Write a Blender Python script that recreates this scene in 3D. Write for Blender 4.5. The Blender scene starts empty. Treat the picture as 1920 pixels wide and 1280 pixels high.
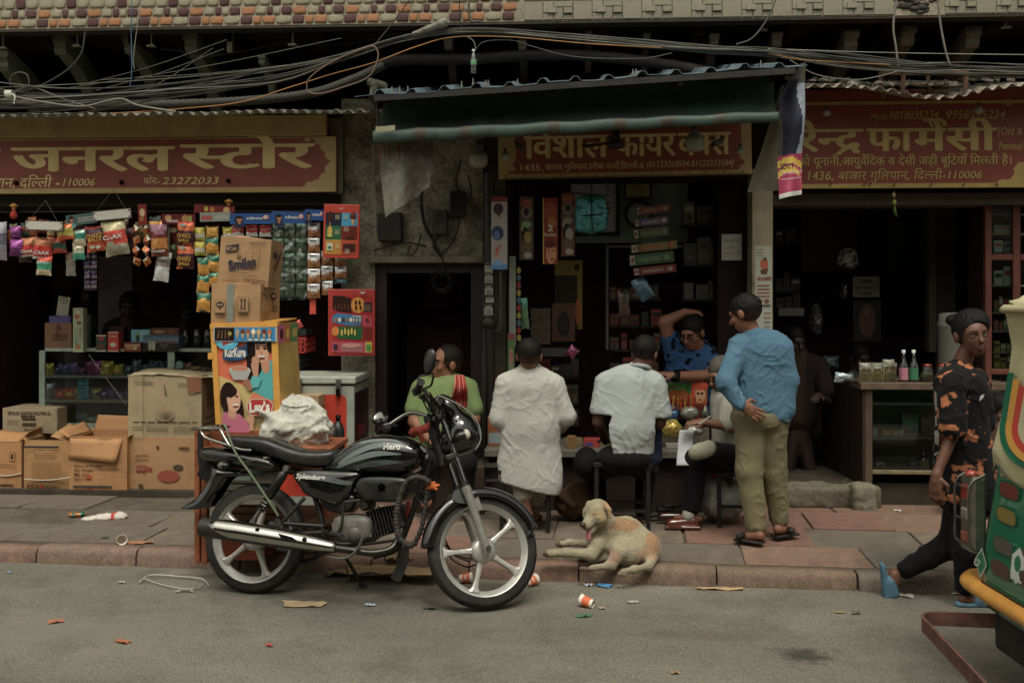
import bpy,bmesh,math,random
import numpy as np
from mathutils import Vector,Matrix,Euler,noise
R=math.radians
PI=math.pi
random.seed(7)
SC=bpy.context.scene
COL=SC.collection
# ------------------------------------------------------------------ camera, world, sun, exposure
YAW=R(3.2);FPX=1866.67;CH=1.65;HY=560.0
cam=bpy.data.cameras.new('camera');cam.lens=35;cam.sensor_width=36
cam.shift_y=-80/1920;cam.clip_end=500;cam.clip_start=.05
cam.dof.use_dof=True;cam.dof.focus_distance=5.9;cam.dof.aperture_fstop=9
camo=bpy.data.objects.new('camera',cam);COL.objects.link(camo)
camo.location=(0,0,CH);camo.rotation_euler=(R(90),0,YAW);SC.camera=camo
SUN_EL,SUN_ROT=R(62),R(200)
wd=bpy.data.worlds.new('World');SC.world=wd;wd.use_nodes=True
nt=wd.node_tree;bg=nt.nodes['Background']
sky=nt.nodes.new('ShaderNodeTexSky');sky.sky_type='NISHITA';sky.sun_disc=False
sky.sun_elevation=SUN_EL;sky.sun_rotation=SUN_ROT;sky.air_density=1.6;sky.dust_density=5;sky.ozone_density=1
hs=nt.nodes.new('ShaderNodeHueSaturation');hs.inputs['Saturation'].default_value=.12
tn=nt.nodes.new('ShaderNodeMix');tn.data_type='RGBA';tn.blend_type='MULTIPLY';tn.inputs[0].default_value=1
tn.inputs[7].default_value=(1.0,.985,.86,1)
nt.links.new(sky.outputs[0],hs.inputs['Color']);nt.links.new(hs.outputs[0],tn.inputs[6])
nt.links.new(tn.outputs[2],bg.inputs[0]);bg.inputs[1].default_value=.125
sl=bpy.data.lights.new('sun','SUN');sl.energy=1.45;sl.angle=R(18);sl.color=(1,.95,.84)
so=bpy.data.objects.new('sun',sl);COL.objects.link(so)
# light comes from above the street, slightly behind the camera
sd=Vector((-math.sin(R(-20))*math.cos(SUN_EL),-math.cos(R(-20))*math.cos(SUN_EL),math.sin(SUN_EL)))
so.rotation_euler=sd.to_track_quat('Z','Y').to_euler()
vs=SC.view_settings;vs.view_transform='Standard';vs.look='None';vs.gamma=1;vs.exposure=.2
try:vs.use_curve_mapping=False
except Exception:pass
SC.cycles.max_bounces=6;SC.cycles.transparent_max_bounces=12
SC.cycles.caustics_reflective=False;SC.cycles.caustics_refractive=False
# ------------------------------------------------------------------ photo pixel -> place
def ray(px,py):
 x,z=(px-960)/FPX,-(py-HY)/FPX
 return Vector((x*math.cos(YAW)-math.sin(YAW),x*math.sin(YAW)+math.cos(YAW),z))
def W(px,py,Y):
 d=ray(px,py);t=Y/d.y
 return Vector((d.x*t,Y,CH+d.z*t))
def G(px,py,z=0.):
 d=ray(px,py);t=(z-CH)/d.z
 return Vector((d.x*t,d.y*t,z))
def WR(x0,y0,x1,y1,Y):           # rectangle at depth plane Y: (X0, X1, Z0, Z1)
 a=W(x0,(y0+y1)/2,Y);b=W(x1,(y0+y1)/2,Y);m=(x0+x1)/2
 return a.x,b.x,W(m,y1,Y).z,W(m,y0,Y).z
# ------------------------------------------------------------------ colour
def lin(h):
 if not isinstance(h,str):return tuple(h[:3])
 h=h.lstrip('#');o=[]
 for i in(0,2,4):
  c=int(h[i:i+2],16)/255;o.append(c/12.92 if c<=.04045 else((c+.055)/1.055)**2.4)
 return tuple(o)
def C(h,g=1.0,mx=.82):
 c=lin(h);y=.16*(.3*c[0]+.6*c[1]+.1*c[2]);return tuple(min(mx,max(.002,(v*.84+y)*g*.93))for v in c)
# ------------------------------------------------------------------ materials (all read the base colour attribute)
MATS={}
def mat(name,rough=.6,metal=0.,var=.15,ns=8.,bump=.0,bs=60.,spec=.5,dirt=None,da=.5,dsc=3.,coat=0.,rv=.1,scl=(1,1,1),fleck=0,sheen=0):
 m=bpy.data.materials.new(name);m.use_nodes=True;n=m.node_tree.nodes;l=m.node_tree.links
 p=n['Principled BSDF'];at=n.new('ShaderNodeAttribute');at.attribute_name='Col'
 tc=n.new('ShaderNodeTexCoord');mp=n.new('ShaderNodeMapping');mp.inputs['Scale'].default_value=scl
 l.new(tc.outputs['Object'],mp.inputs[0])
 nz=n.new('ShaderNodeTexNoise');nz.inputs['Scale'].default_value=ns;nz.inputs['Detail'].default_value=6;nz.inputs['Roughness'].default_value=.65
 l.new(mp.outputs[0],nz.inputs[0])
 mr=n.new('ShaderNodeMapRange');mr.inputs[1].default_value=.3;mr.inputs[2].default_value=.7
 mr.inputs[3].default_value=1-var;mr.inputs[4].default_value=1+var;l.new(nz.outputs[0],mr.inputs[0])
 mx=n.new('ShaderNodeMix');mx.data_type='RGBA';mx.blend_type='MULTIPLY';mx.inputs[0].default_value=1
 l.new(at.outputs['Color'],mx.inputs[6]);l.new(mr.outputs[0],mx.inputs[7]);out=mx.outputs[2]
 if fleck:
  fz=n.new('ShaderNodeTexNoise');fz.inputs['Scale'].default_value=fleck;fz.inputs['Detail'].default_value=3;l.new(mp.outputs[0],fz.inputs[0])
  fr=n.new('ShaderNodeMapRange');fr.inputs[1].default_value=.35;fr.inputs[2].default_value=.65;fr.inputs[3].default_value=.72;fr.inputs[4].default_value=1.28
  l.new(fz.outputs[0],fr.inputs[0]);fm=n.new('ShaderNodeMix');fm.data_type='RGBA';fm.blend_type='MULTIPLY';fm.inputs[0].default_value=1
  l.new(out,fm.inputs[6]);l.new(fr.outputs[0],fm.inputs[7]);out=fm.outputs[2]
 if dirt:
  dz=n.new('ShaderNodeTexNoise');dz.inputs['Scale'].default_value=dsc;dz.inputs['Detail'].default_value=9;dz.inputs['Roughness'].default_value=.7
  l.new(tc.outputs['Object'],dz.inputs[0])
  dr=n.new('ShaderNodeMapRange');dr.inputs[1].default_value=.48;dr.inputs[2].default_value=.72;dr.inputs[4].default_value=da
  l.new(dz.outputs[0],dr.inputs[0]);dm=n.new('ShaderNodeMix');dm.data_type='RGBA'
  l.new(dr.outputs[0],dm.inputs[0]);l.new(out,dm.inputs[6]);dm.inputs[7].default_value=(*lin(dirt),1);out=dm.outputs[2]
 l.new(out,p.inputs['Base Color'])
 p.inputs['Metallic'].default_value=metal;p.inputs['Specular IOR Level'].default_value=spec
 if coat:p.inputs['Coat Weight'].default_value=coat;p.inputs['Coat Roughness'].default_value=.08
 if sheen:p.inputs['Sheen Weight'].default_value=sheen
 rr=n.new('ShaderNodeMapRange');rr.inputs[1].default_value=.3;rr.inputs[2].default_value=.7
 rr.inputs[3].default_value=max(.02,rough-rv);rr.inputs[4].default_value=min(1,rough+rv);l.new(nz.outputs[0],rr.inputs[0]);l.new(rr.outputs[0],p.inputs['Roughness'])
 if bump:
  bz=n.new('ShaderNodeTexNoise');bz.inputs['Scale'].default_value=bs;bz.inputs['Detail'].default_value=5;l.new(mp.outputs[0],bz.inputs[0])
  b=n.new('ShaderNodeBump');b.inputs['Strength'].default_value=bump;b.inputs['Distance'].default_value=.01
  l.new(bz.outputs[0],b.inputs['Height']);l.new(b.outputs[0],p.inputs['Normal'])
 MATS[name]=m;return m
mat('paint',.45,var=.12,bump=.05,dirt='#3a2f22',da=.35)
mat('dirtypaint',.6,var=.22,ns=5,bump=.15,dirt='#2a2018',da=.75,dsc=4)
mat('sign',.5,var=.13,ns=4,bump=.05,dirt='#3b2a1c',da=.3,dsc=5)
mat('print',.38,var=.05,rv=.03,spec=.4)
mat('paper',.7,var=.12,ns=14,bump=.1,bs=30)
mat('card',.75,var=.12,ns=5,bump=.12,bs=25,dirt='#4a3420',da=.4,dsc=4,scl=(1,1,1))
mat('foil',.28,metal=.35,var=.1,ns=20,bump=.5,bs=22,spec=.7)
mat('plastic',.38,var=.08,spec=.5)
mat('blackplastic',.36,var=.2,ns=12,spec=.5,dirt='#6b6250',da=.22,dsc=8,rv=.12)
mat('gloss',.12,var=.06,coat=.9,rv=.03,dirt='#55504a',da=.12,dsc=6)
mat('metal',.38,metal=.9,var=.15,ns=20,dirt='#3a332a',da=.4,dsc=14)
mat('chrome',.1,metal=1,var=.06,ns=10,rv=.06,dirt='#5a5044',da=.3,dsc=22)
mat('alloy',.34,metal=.55,var=.1,ns=25,dirt='#4a4032',da=.3,dsc=10)
mat('ironpaint',.5,var=.25,ns=15,bump=.1,dirt='#4a3a2c',da=.4,dsc=9)
mat('rubber',.72,var=.22,ns=25,bump=.12,bs=90,dirt='#4c4638',da=.35,dsc=9)
mat('fabric',.9,var=.07,ns=9,bump=.25,bs=150,spec=.15,sheen=.03)
mat('tarp',.6,var=.2,ns=6,bump=.25,bs=12,dirt='#1c1a14',da=.6,dsc=5)
mat('skin',.5,var=.09,ns=22,bump=.08,bs=120,spec=.4)
mat('hair',.62,var=.35,ns=60,bump=.6,bs=170,spec=.22,scl=(1,1,.3))
mat('fur',.9,var=.13,ns=30,bump=.5,bs=150,spec=.15,sheen=.2)
mat('wood',.6,var=.28,ns=7,bump=.2,bs=30,dirt='#140d09',da=.6,dsc=6,scl=(1,1,.15))
mat('plaster',.9,var=.5,ns=7,bump=.9,bs=11,dirt='#1c1611',da=.9,dsc=4.5,fleck=40)
mat('concrete',.9,var=.25,ns=5,bump=.5,bs=24,dirt='#2a2119',da=.6,dsc=3.4,fleck=120)
mat('slab',.85,var=.25,ns=3,bump=.5,bs=24,dirt='#4a3c30',da=.8,dsc=2.2,fleck=120)
mat('rock',.8,var=.2,ns=9,bump=.5,bs=22,dirt='#3a3026',da=.3)
mat('marble',.4,var=.16,ns=7,bump=.06,scl=(1,1,4),dirt='#4a463a',da=.35)
mat('rust',.85,var=.4,ns=14,bump=.4,bs=40,dirt='#3a1c10',da=.7,dsc=8)
mat('dark',.85,var=.35,ns=5,bump=.2,bs=14,spec=.2)
mat('cable',.5,var=.3,ns=3,spec=.4)
def road_mat():
 m=bpy.data.materials.new('asphalt');m.use_nodes=True;n=m.node_tree.nodes;l=m.node_tree.links;p=n['Principled BSDF']
 tc=n.new('ShaderNodeTexCoord')
 def nz(s,d=6,r=.6,sc=(1,1,1)):
  mp=n.new('ShaderNodeMapping');mp.inputs['Scale'].default_value=sc;l.new(tc.outputs['Object'],mp.inputs[0])
  t=n.new('ShaderNodeTexNoise');t.inputs['Scale'].default_value=s;t.inputs['Detail'].default_value=d;t.inputs['Roughness'].default_value=r
  l.new(mp.outputs[0],t.inputs[0]);return t.outputs[0]
 def rmp(o,a,b,c0,c1):
  r=n.new('ShaderNodeMapRange');r.inputs[1].default_value=a;r.inputs[2].default_value=b;r.inputs[3].default_value=c0;r.inputs[4].default_value=c1
  l.new(o,r.inputs[0]);return r.outputs[0]
 def mixc(f,a,b,bt='MIX'):
  x=n.new('ShaderNodeMix');x.data_type='RGBA';x.blend_type=bt
  for s,v in((0,f),(6,a),(7,b)):
   if isinstance(v,(int,float)):x.inputs[s].default_value=v
   elif isinstance(v,tuple):x.inputs[s].default_value=(*v,1)
   else:l.new(v,x.inputs[s])
  return x.outputs[2]
 base=mixc(rmp(nz(.7,5,.6,(.5,1.6,1)),.35,.65,0,1),(.128,.122,.104),(.2,.187,.155))
 base=mixc(rmp(nz(2.2,9,.7),.48,.72,0,.75),base,(.085,.08,.066))
 base=mixc(rmp(nz(230,2),.35,.65,0,1),mixc(1.,base,(.5,.5,.5),'MULTIPLY'),mixc(1.,base,(1.5,1.48,1.42),'MULTIPLY'))
 v=n.new('ShaderNodeTexVoronoi');v.inputs['Scale'].default_value=95;l.new(tc.outputs['Object'],v.inputs[0])
 base=mixc(rmp(v.outputs['Distance'],.0,.22,.55,0),base,(.05,.047,.04))
 # oil stain, dusty patches and a long darker patch beneath the motorcycle
 def spot(cx,cy,rx,ry,col,amt,nsc=9):
  nonlocal base
  mp=n.new('ShaderNodeMapping');mp.inputs['Location'].default_value=(-cx/rx,-cy/ry,0);mp.inputs['Scale'].default_value=(1/rx,1/ry,0)
  l.new(tc.outputs['Object'],mp.inputs[0]);ln=n.new('ShaderNodeVectorMath');ln.operation='LENGTH';l.new(mp.outputs[0],ln.inputs[0])
  a=n.new('ShaderNodeMath');a.operation='ADD';l.new(ln.outputs['Value'],a.inputs[0]);l.new(rmp(nz(nsc,8,.7),.2,.8,-.9,.9),a.inputs[1])
  base=mixc(rmp(a.outputs[0],.2,1.0,amt,0),base,col)
 q=G(1510,1228);spot(q.x,q.y,.2,.12,(.035,.03,.025),.8,14)
 q=G(1330,1190);spot(q.x,q.y,.5,.1,(.1,.08,.055),.4)
 q=G(660,1130);spot(q.x,q.y,.9,.18,(.06,.055,.045),.5)
 q=G(60,1180);spot(q.x,q.y,.9,.3,(.2,.185,.15),.5)
 l.new(base,p.inputs['Base Color']);p.inputs['Roughness'].default_value=.88;p.inputs['Specular IOR Level'].default_value=.3
 b=n.new('ShaderNodeBump');b.inputs['Strength'].default_value=.7;b.inputs['Distance'].default_value=.006
 l.new(nz(170,4),b.inputs['Height']);l.new(b.outputs[0],p.inputs['Normal']);MATS['asphalt']=m
road_mat()
def glass_mat(name,tint,gl=.1,rough=.05):
 m=bpy.data.materials.new(name);m.use_nodes=True;n=m.node_tree.nodes;l=m.node_tree.links;n.remove(n['Principled BSDF'])
 t=n.new('ShaderNodeBsdfTransparent');t.inputs[0].default_value=(*tint,1);g=n.new('ShaderNodeBsdfGlossy');g.inputs['Roughness'].default_value=rough
 x=n.new('ShaderNodeMixShader');lw=n.new('ShaderNodeFresnel');lw.inputs[0].default_value=1.5
 ad=n.new('ShaderNodeMath');ad.operation='ADD';ad.inputs[1].default_value=gl;l.new(lw.outputs[0],ad.inputs[0])
 l.new(ad.outputs[0],x.inputs[0]);l.new(t.outputs[0],x.inputs[1]);l.new(g.outputs[0],x.inputs[2]);l.new(x.outputs[0],n['Material Output'].inputs[0]);MATS[name]=m
glass_mat('glass',(.86,.92,.88),.03);glass_mat('film',(.9,.93,.92),.13,.2)
# ------------------------------------------------------------------ objects and things
def props(o,label=None,cat=None,group=None,kind=None):
 if label:o['label']=label
 if cat:o['category']=cat
 if group:o['group']=group
 if kind:o['kind']=kind
 return o
def thing(name,label,cat,loc=(0,0,0),group=None,rot=None,kind=None):
 o=bpy.data.objects.new(name,None);COL.objects.link(o);o.location=loc
 if rot:o.rotation_euler=rot
 o.empty_display_size=.1
 return props(o,label,cat,group,kind)
def root_matrix(p):
 m=Matrix.LocRotScale(p.location,p.rotation_euler,None)
 if p.parent:m=root_matrix(p.parent)@p.matrix_parent_inverse@m
 return m
def place(o,parent):
 COL.objects.link(o)
 if parent is not None:
  o.parent=parent;o.matrix_parent_inverse=root_matrix(parent).inverted()
 return o
def dup(o,dloc=(0,0,0),parent=None,label=None):
 c=o.copy();COL.objects.link(c)
 if parent is not None:c.parent=parent
 else:c.location=Vector(o.location)+Vector(dloc)
 if label:c['label']=label
 for ch in KIDS.get(o,()):dup(ch,parent=c)
 return c
class Kids(dict):
 def get(self,o,d=()):return[c for c in bpy.data.objects if c.parent==o]
KIDS=Kids()
class MB:
 def __init__(s,col=(.5,.5,.5),M=None):
  s.v=[];s.f=[];s.c=[];s.s=[];s.col=lin(col);s.M=M;s.arr=None
 def add(s,vs,fs,smooth=False,col=None):
  b=len(s.v)
  if s.M is not None:vs=[s.M@Vector(v)for v in vs]
  s.v.extend([tuple(v)for v in vs]);c=s.col if col is None else lin(col)
  for f in fs:s.f.append([i+b for i in f]);s.c.append(c);s.s.append(smooth)
  return s
 def box(s,x0,y0,z0,x1,y1,z1,col=None):
  v=[(x,y,z)for z in(z0,z1)for y in(y0,y1)for x in(x0,x1)]
  return s.add(v,[(0,2,3,1),(4,5,7,6),(0,1,5,4),(2,6,7,3),(0,4,6,2),(1,3,7,5)],False,col)
 def boxm(s,M,sx,sy,sz,col=None):
  v=[M@Vector((x,y,z))for z in(-sz/2,sz/2)for y in(-sy/2,sy/2)for x in(-sx/2,sx/2)]
  return s.add(v,[(0,2,3,1),(4,5,7,6),(0,1,5,4),(2,6,7,3),(0,4,6,2),(1,3,7,5)],False,col)
 def bar(s,a,b,w,h,col=None,up=(0,0,1)):
  a=Vector(a);b=Vector(b);d=b-a;L=d.length;z=d.normalized();u=Vector(up)
  if abs(z.dot(u))>.98:u=Vector((0,1,0))
  x=u.cross(z).normalized();y=z.cross(x);M=Matrix((x,y,z)).transposed().to_4x4();M.translation=(a+b)/2
  return s.boxm(M,w,h,L,col)
 def frames(s,pts):
  P=[Vector(p)for p in pts];T=[]
  for i in range(len(P)):
   t=(P[min(i+1,len(P)-1)]-P[max(i-1,0)]);T.append(t.normalized()if t.length>1e-9 else Vector((0,0,1)))
  u=Vector((0,0,1));
  if abs(T[0].dot(u))>.9:u=Vector((1,0,0))
  x=(u-T[0]*u.dot(T[0])).normalized();out=[]
  for i in range(len(P)):
   x=(x-T[i]*x.dot(T[i]));x=x.normalized()if x.length>1e-6 else Vector((0,1,0));out.append((P[i],x,T[i].cross(x)))
  return out
 def tube(s,pts,r,n=8,caps=True,col=None,flat=1.):
  fr=s.frames(pts);k=len(fr);rr=r if isinstance(r,(list,tuple))else[r]*k;v=[]
  for i,(p,x,y)in enumerate(fr):
   for j in range(n):
    a=2*PI*j/n;v.append(p+x*math.cos(a)*rr[i]+y*math.sin(a)*rr[i]*flat)
  f=[(i*n+j,i*n+(j+1)%n,(i+1)*n+(j+1)%n,(i+1)*n+j)for i in range(k-1)for j in range(n)]
  s.add(v,f,n>4,col)
  if caps:s.add(v[:n],[tuple(range(n))[::-1]],False,col);s.add(v[-n:],[tuple(range(n))],False,col)
  return s
 def cyl(s,a,b,r0,r1=None,n=16,caps=True,col=None):
  return s.tube([a,b],[r0,r0 if r1 is None else r1],n,caps,col)
 def lathe(s,prof,M=None,n=20,col=None,smooth=True,closed=False):   # prof: (r, h) about local z of M
  M=M or Matrix();v=[M@Vector((r*math.cos(2*PI*j/n),r*math.sin(2*PI*j/n),h))for r,h in prof for j in range(n)]
  k=len(prof);f=[(i*n+j,i*n+(j+1)%n,(i+1)*n+(j+1)%n,(i+1)*n+j)for i in range(k-1)for j in range(n)]
  if closed:f+=[((k-1)*n+j,(k-1)*n+(j+1)%n,(j+1)%n,j)for j in range(n)]
  return s.add(v,f,smooth,col)
 def ell(s,c,r,M=None,n=14,m=9,col=None):
  c=Vector(c);Q=M.to_3x3()if M is not None else Matrix.Identity(3);v=[]
  for i in range(m+1):
   ph=PI*i/m
   for j in range(n):
    th=2*PI*j/n;v.append(c+Q@Vector((r[0]*math.sin(ph)*math.cos(th),r[1]*math.sin(ph)*math.sin(th),r[2]*math.cos(ph))))
  f=[(i*n+j,(i+1)*n+j,(i+1)*n+(j+1)%n,i*n+(j+1)%n)for i in range(m)for j in range(n)]
  return s.add(v,f,True,col)
 def sheet(s,fn,nu,nv,smooth=True,col=None,cf=None):
  v=[fn(i/nu,j/nv)for j in range(nv+1)for i in range(nu+1)];b=len(s.f)
  s.add(v,[(j*(nu+1)+i,j*(nu+1)+i+1,(j+1)*(nu+1)+i+1,(j+1)*(nu+1)+i)for j in range(nv)for i in range(nu)],smooth,col)
  if cf:
   q=b
   for j in range(nv):
    for i in range(nu):
     c=cf((i+.5)/nu,(j+.5)/nv)
     if c is not None:s.c[q]=lin(c)
     q+=1
  return s
 def prism(s,out,t0,t1,plane='xz',smooth=False,col=None,M=None):   # outline in a plane, extruded along the third axis
  def q(p,t):
   v={'xz':(p[0],t,p[1]),'xy':(p[0],p[1],t),'yz':(t,p[0],p[1])}[plane];return(M@Vector(v))if M is not None else v
  n=len(out);v=[q(p,t0)for p in out]+[q(p,t1)for p in out]
  s.add(v,[tuple(range(n))[::-1],tuple(range(n,2*n))],False,col)
  return s.add(v,[(i,(i+1)%n,n+(i+1)%n,n+i)for i in range(n)],smooth,col)
 def ring(s,c,ax,R_,r,n=32,m=8,col=None,flat=1.):     # torus
  ax=Vector(ax).normalized();u=ax.orthogonal().normalized();w=ax.cross(u);v=[]
  for i in range(n):
   a=2*PI*i/n;d=u*math.cos(a)+w*math.sin(a)
   for j in range(m):
    b=2*PI*j/m;v.append(Vector(c)+d*(R_+r*math.cos(b))+ax*r*flat*math.sin(b))
  return s.add(v,[(i*m+j,((i+1)%n)*m+j,((i+1)%n)*m+(j+1)%m,i*m+(j+1)%m)for i in range(n)for j in range(m)],True,col)
 def raw(s,V,F,cols,smooth=True):s.arr=(V,F,cols,smooth);return s
 def mesh(s,name,m,center=True):
  me=bpy.data.meshes.new(name)
  if s.arr is not None:
   V,F,cols,smooth=s.arr;V=np.asarray(V,np.float32)
  else:
   V=np.array(s.v,np.float32)
  c=np.zeros(3,np.float32)
  if center and len(V):
   c=(V.min(0)+V.max(0))/2;c[2]=V[:,2].min()
  V=V-c
  if s.arr is not None:
   n=len(F);me.vertices.add(len(V));me.vertices.foreach_set('co',V.ravel());me.loops.add(n*4);me.loops.foreach_set('vertex_index',np.asarray(F,np.int32).ravel())
   me.polygons.add(n);me.polygons.foreach_set('loop_start',np.arange(n,dtype=np.int32)*4);me.polygons.foreach_set('use_smooth',np.full(n,smooth))
   me.update(calc_edges=True);fc=cols
  else:
   me.from_pydata(V.tolist(),[],s.f);me.polygons.foreach_set('use_smooth',s.s);me.update();fc=np.array(s.c,np.float32)if s.c else np.zeros((0,3))
  at=me.color_attributes.new('Col','FLOAT_COLOR','CORNER');cnt=np.array([p for p in(me.polygons[i].loop_total for i in range(len(me.polygons)))])if s.arr is None else np.full(len(fc),4)
  if len(fc):
   cc=np.repeat(np.c_[fc,np.ones(len(fc))],cnt,0).astype(np.float32);at.data.foreach_set('color',cc.ravel())
  me.materials.append(MATS[m]if isinstance(m,str)else m);return me,Vector([float(q)for q in c])
 def build(s,name,m,parent=None,label=None,cat=None,group=None,kind=None,bevel=0,seg=2,sub=0):
  me,c=s.mesh(name,m);o=bpy.data.objects.new(name,me);o.location=c;place(o,parent);props(o,label,cat,group,kind)
  if bevel:
   b=o.modifiers.new('bevel','BEVEL');b.width=bevel;b.segments=seg;b.limit_method='ANGLE';b.angle_limit=R(40)
  if sub:b=o.modifiers.new('subdivision','SUBSURF');b.levels=b.render_levels=sub
  return o
# ------------------------------------------------------------------ lettering
_G={}
_tc=bpy.data.curves.new('lettering_source','FONT');_tc.resolution_u=2;_to=bpy.data.objects.new('lettering_source',_tc);COL.objects.link(_to)
def _raw(s,off=0.):
 k=(s,off)
 if k not in _G:
  _tc.body=s;_tc.size=1;_tc.offset=off
  dg=bpy.context.evaluated_depsgraph_get();dg.update();e=_to.evaluated_get(dg);me=e.to_mesh()
  v=[(q.co.x,q.co.y)for q in me.vertices];f=[tuple(p.vertices)for p in me.polygons];e.to_mesh_clear();_G[k]=(v,f)
 return _G[k]
def _w(s):
 v,f=_raw(s);return(max(p[0]for p in v)-min(p[0]for p in v))if v else 0
_A={}
def _adv(ch):
 if ch not in _A:
  b='ल' if ord(ch)>0x900 else 'n';_A[ch]=_w(b+ch+b)-_w(b+b)
 return _A[ch]
def _cut(v,f,x0=None,x1=None):
 bm=bmesh.new();vv=[bm.verts.new((a,b,0))for a,b in v]
 for q in f:
  try:bm.faces.new([vv[i]for i in q])
  except ValueError:pass
 g=bm.verts[:]+bm.edges[:]+bm.faces[:]
 if x1 is not None:bmesh.ops.bisect_plane(bm,geom=g,plane_co=(x1,0,0),plane_no=(1,0,0),clear_outer=True)
 bm.verts.index_update();V=[(p.co.x,p.co.y)for p in bm.verts];F=[tuple(p.index for p in q.verts)for q in bm.faces];bm.free();return V,F
# '~' after a letter: its half form; '^': a reph over the letter before it; '`': a rakar below the letter before it
def layout(s,off=0.,sp=0.):
 """list of (verts, faces) glyph pieces in em units and the total width"""
 out=[];x=0.;i=0;last=(0,0)
 while i<len(s):
  ch=s[i]
  if ch=='^':
   cx=x-last[1]*.1;pts=[(cx-.2,.66),(cx-.27,.78),(cx-.2,.9),(cx-.06,.93),(cx+.06,.84),(cx+.1,.7),(cx+.02,.7),(cx-.02,.8),(cx-.1,.84),(cx-.17,.78),(cx-.13,.67)]
   out.append((pts,[tuple(range(len(pts)))[::-1]]));i+=1;continue
  if ch=='`':
   cx=x-last[1]*.5;pts=[(cx-.02,.2),(cx-.24,-.04),(cx-.19,-.1),(cx+.03,.1),(cx+.2,-.06),(cx+.25,0)]
   out.append((pts,[tuple(range(len(pts)))[::-1]]));i+=1;continue
  if ch==' ':x+=.3+sp;i+=1;continue
  dv=ord(ch)>0x900;v,f=_raw(ch,0. if dv else off);a=_adv(ch)
  if i+1<len(s)and s[i+1]=='~':
   xr=max([p[0]for p in v if p[1]<.06]or[a]);c=xr-.1;v,f=_cut(v,f,x1=c);a=c-.01;i+=1
  for sh in((-off,0,off)if dv and off>.009 else(0,)):out.append(([(p[0]+x+sh*1.1,p[1]+abs(sh)*.5)for p in v],f))
  last=(x,a if a>.05 else last[1]);x+=a+(sp if a>.05 else 0);i+=1
 return out,x
def text(mb,s,P,size=None,width=None,col=None,off=0.,shear=0.,align='l',sp=0.,stag=.0004,yscale=None):
 """P(u, v, h) -> point: u along, v up, h out of the surface"""
 g,w=layout(s,off,sp)
 if width and size is None:size=width/max(w,.01)
 sx=(width/max(w,.01))if width else size
 x0={'l':0,'c':-w*sx/2,'r':-w*sx}[align]
 for k,(v,f)in enumerate(g):
  if f:mb.add([P(x0+(p[0]+p[1]*shear)*sx,p[1]*size,stag*(1+(k%3)*.5))for p in v],f,False,col)
 return w*sx
class Art:
 """flat print on a surface: shapes stacked by a fraction of a millimetre"""
 def __init__(s,O,U,V,w,h,mb=None,step=.0005):
  s.O=Vector(O);s.U=Vector(U).normalized();s.V=Vector(V).normalized();s.N=s.U.cross(s.V);s.w=w;s.h=h
  s.mb=mb or MB();s.k=1;s.st=step
 def P(s,u,v,h=0):return s.O+s.U*u*1+s.V*v+s.N*(h+s.k*s.st)
 def pg(s,pts,col):
  s.mb.add([s.P(a*s.w,b*s.h)for a,b in pts],[tuple(range(len(pts)))],False,col);s.k+=1;return s
 def r(s,x0,y0,x1,y1,col):return s.pg([(x0,y0),(x1,y0),(x1,y1),(x0,y1)],col)
 def e(s,cx,cy,rx,ry,col,n=14):return s.pg([(cx+rx*math.cos(2*PI*i/n),cy+ry*math.sin(2*PI*i/n))for i in range(n)],col)
 def t(s,txt,x,y,size,col,width=None,off=0.,shear=0.,align='l',rot=0,sp=0):
  o=s.P(x*s.w,y*s.h);c,q=math.cos(rot),math.sin(rot)
  text(s.mb,txt,lambda u,v,h:o+s.U*(u*c-v*q)+s.V*(u*q+v*c)+s.N*h,size*s.h,width*s.w if width else None,col,off,shear,align,sp);s.k+=1;return s
 def lines(s,x0,y0,x1,y1,n,col,th=.4,seed=0):
  rn=random.Random(seed);hh=(y1-y0)/n
  for i in range(n):
   x=x0
   while x<x1:
    w=rn.uniform(.04,.12)*(x1-x0)*1.6;s.r(x,y0+i*hh,min(x1,x+w),y0+i*hh+hh*th,col);s.k-=1;x+=w+.02*(x1-x0)+.004
  s.k+=1;return s
 def woman(s,cx,cy,sc,skin,hair,top,asp=1.):
  a=sc*asp;E=lambda x,y,rx,ry,c:s.e(cx+x*a,cy+y*sc,rx*a,ry*sc,c)
  E(0,-.05,.62,.85,hair);E(.05,-1.35,.85,.6,top);E(.05,-.75,.22,.42,skin);E(.06,-.02,.42,.55,skin);E(0,.42,.46,.28,hair)
  E(-.1,.05,.1,.045,'#20120c');E(.25,.05,.1,.045,'#20120c');E(.1,-.26,.17,.07,'#f0e8e0');E(.1,-.31,.15,.04,'#a03a30');return s
# ------------------------------------------------------------------ smooth solid surfaces from blended shapes
def vnoise(P,sc,seed=0):
 q=np.asarray(P)*sc+seed*17.31;i=np.floor(q).astype(np.int64);f=q-i;f=f*f*(3-2*f)
 def h(x,y,z):
  n=(x*374761393+y*668265263+z*2147483647+seed*974711)&0xffffffff;n=((n^(n>>13))*1274126177)&0xffffffff;return((n^(n>>16))&0xffff)/65535.
 r=0
 for dx in(0,1):
  for dy in(0,1):
   for dz in(0,1):
    wt=(f[...,0]if dx else 1-f[...,0])*(f[...,1]if dy else 1-f[...,1])*(f[...,2]if dz else 1-f[...,2])
    r=r+wt*h(i[...,0]+dx,i[...,1]+dy,i[...,2]+dz)
 return r*2-1
def fbm(P,sc,seed=0,o=3):
 r=0;a=1;t=0
 for k in range(o):r=r+a*vnoise(P,sc*2**k,seed+k);t+=a;a*=.5
 return r/t
def cap(a,b,ra,rb=None,col=None,k=None,flat=None,sub=False):return('c',Vector(a),Vector(b),ra,ra if rb is None else rb,col,k,flat,sub)
def elp(c,r,col=None,k=None,rot=None,sub=False):return('e',Vector(c),tuple(r),rot,0,col,k,None,sub)
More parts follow.
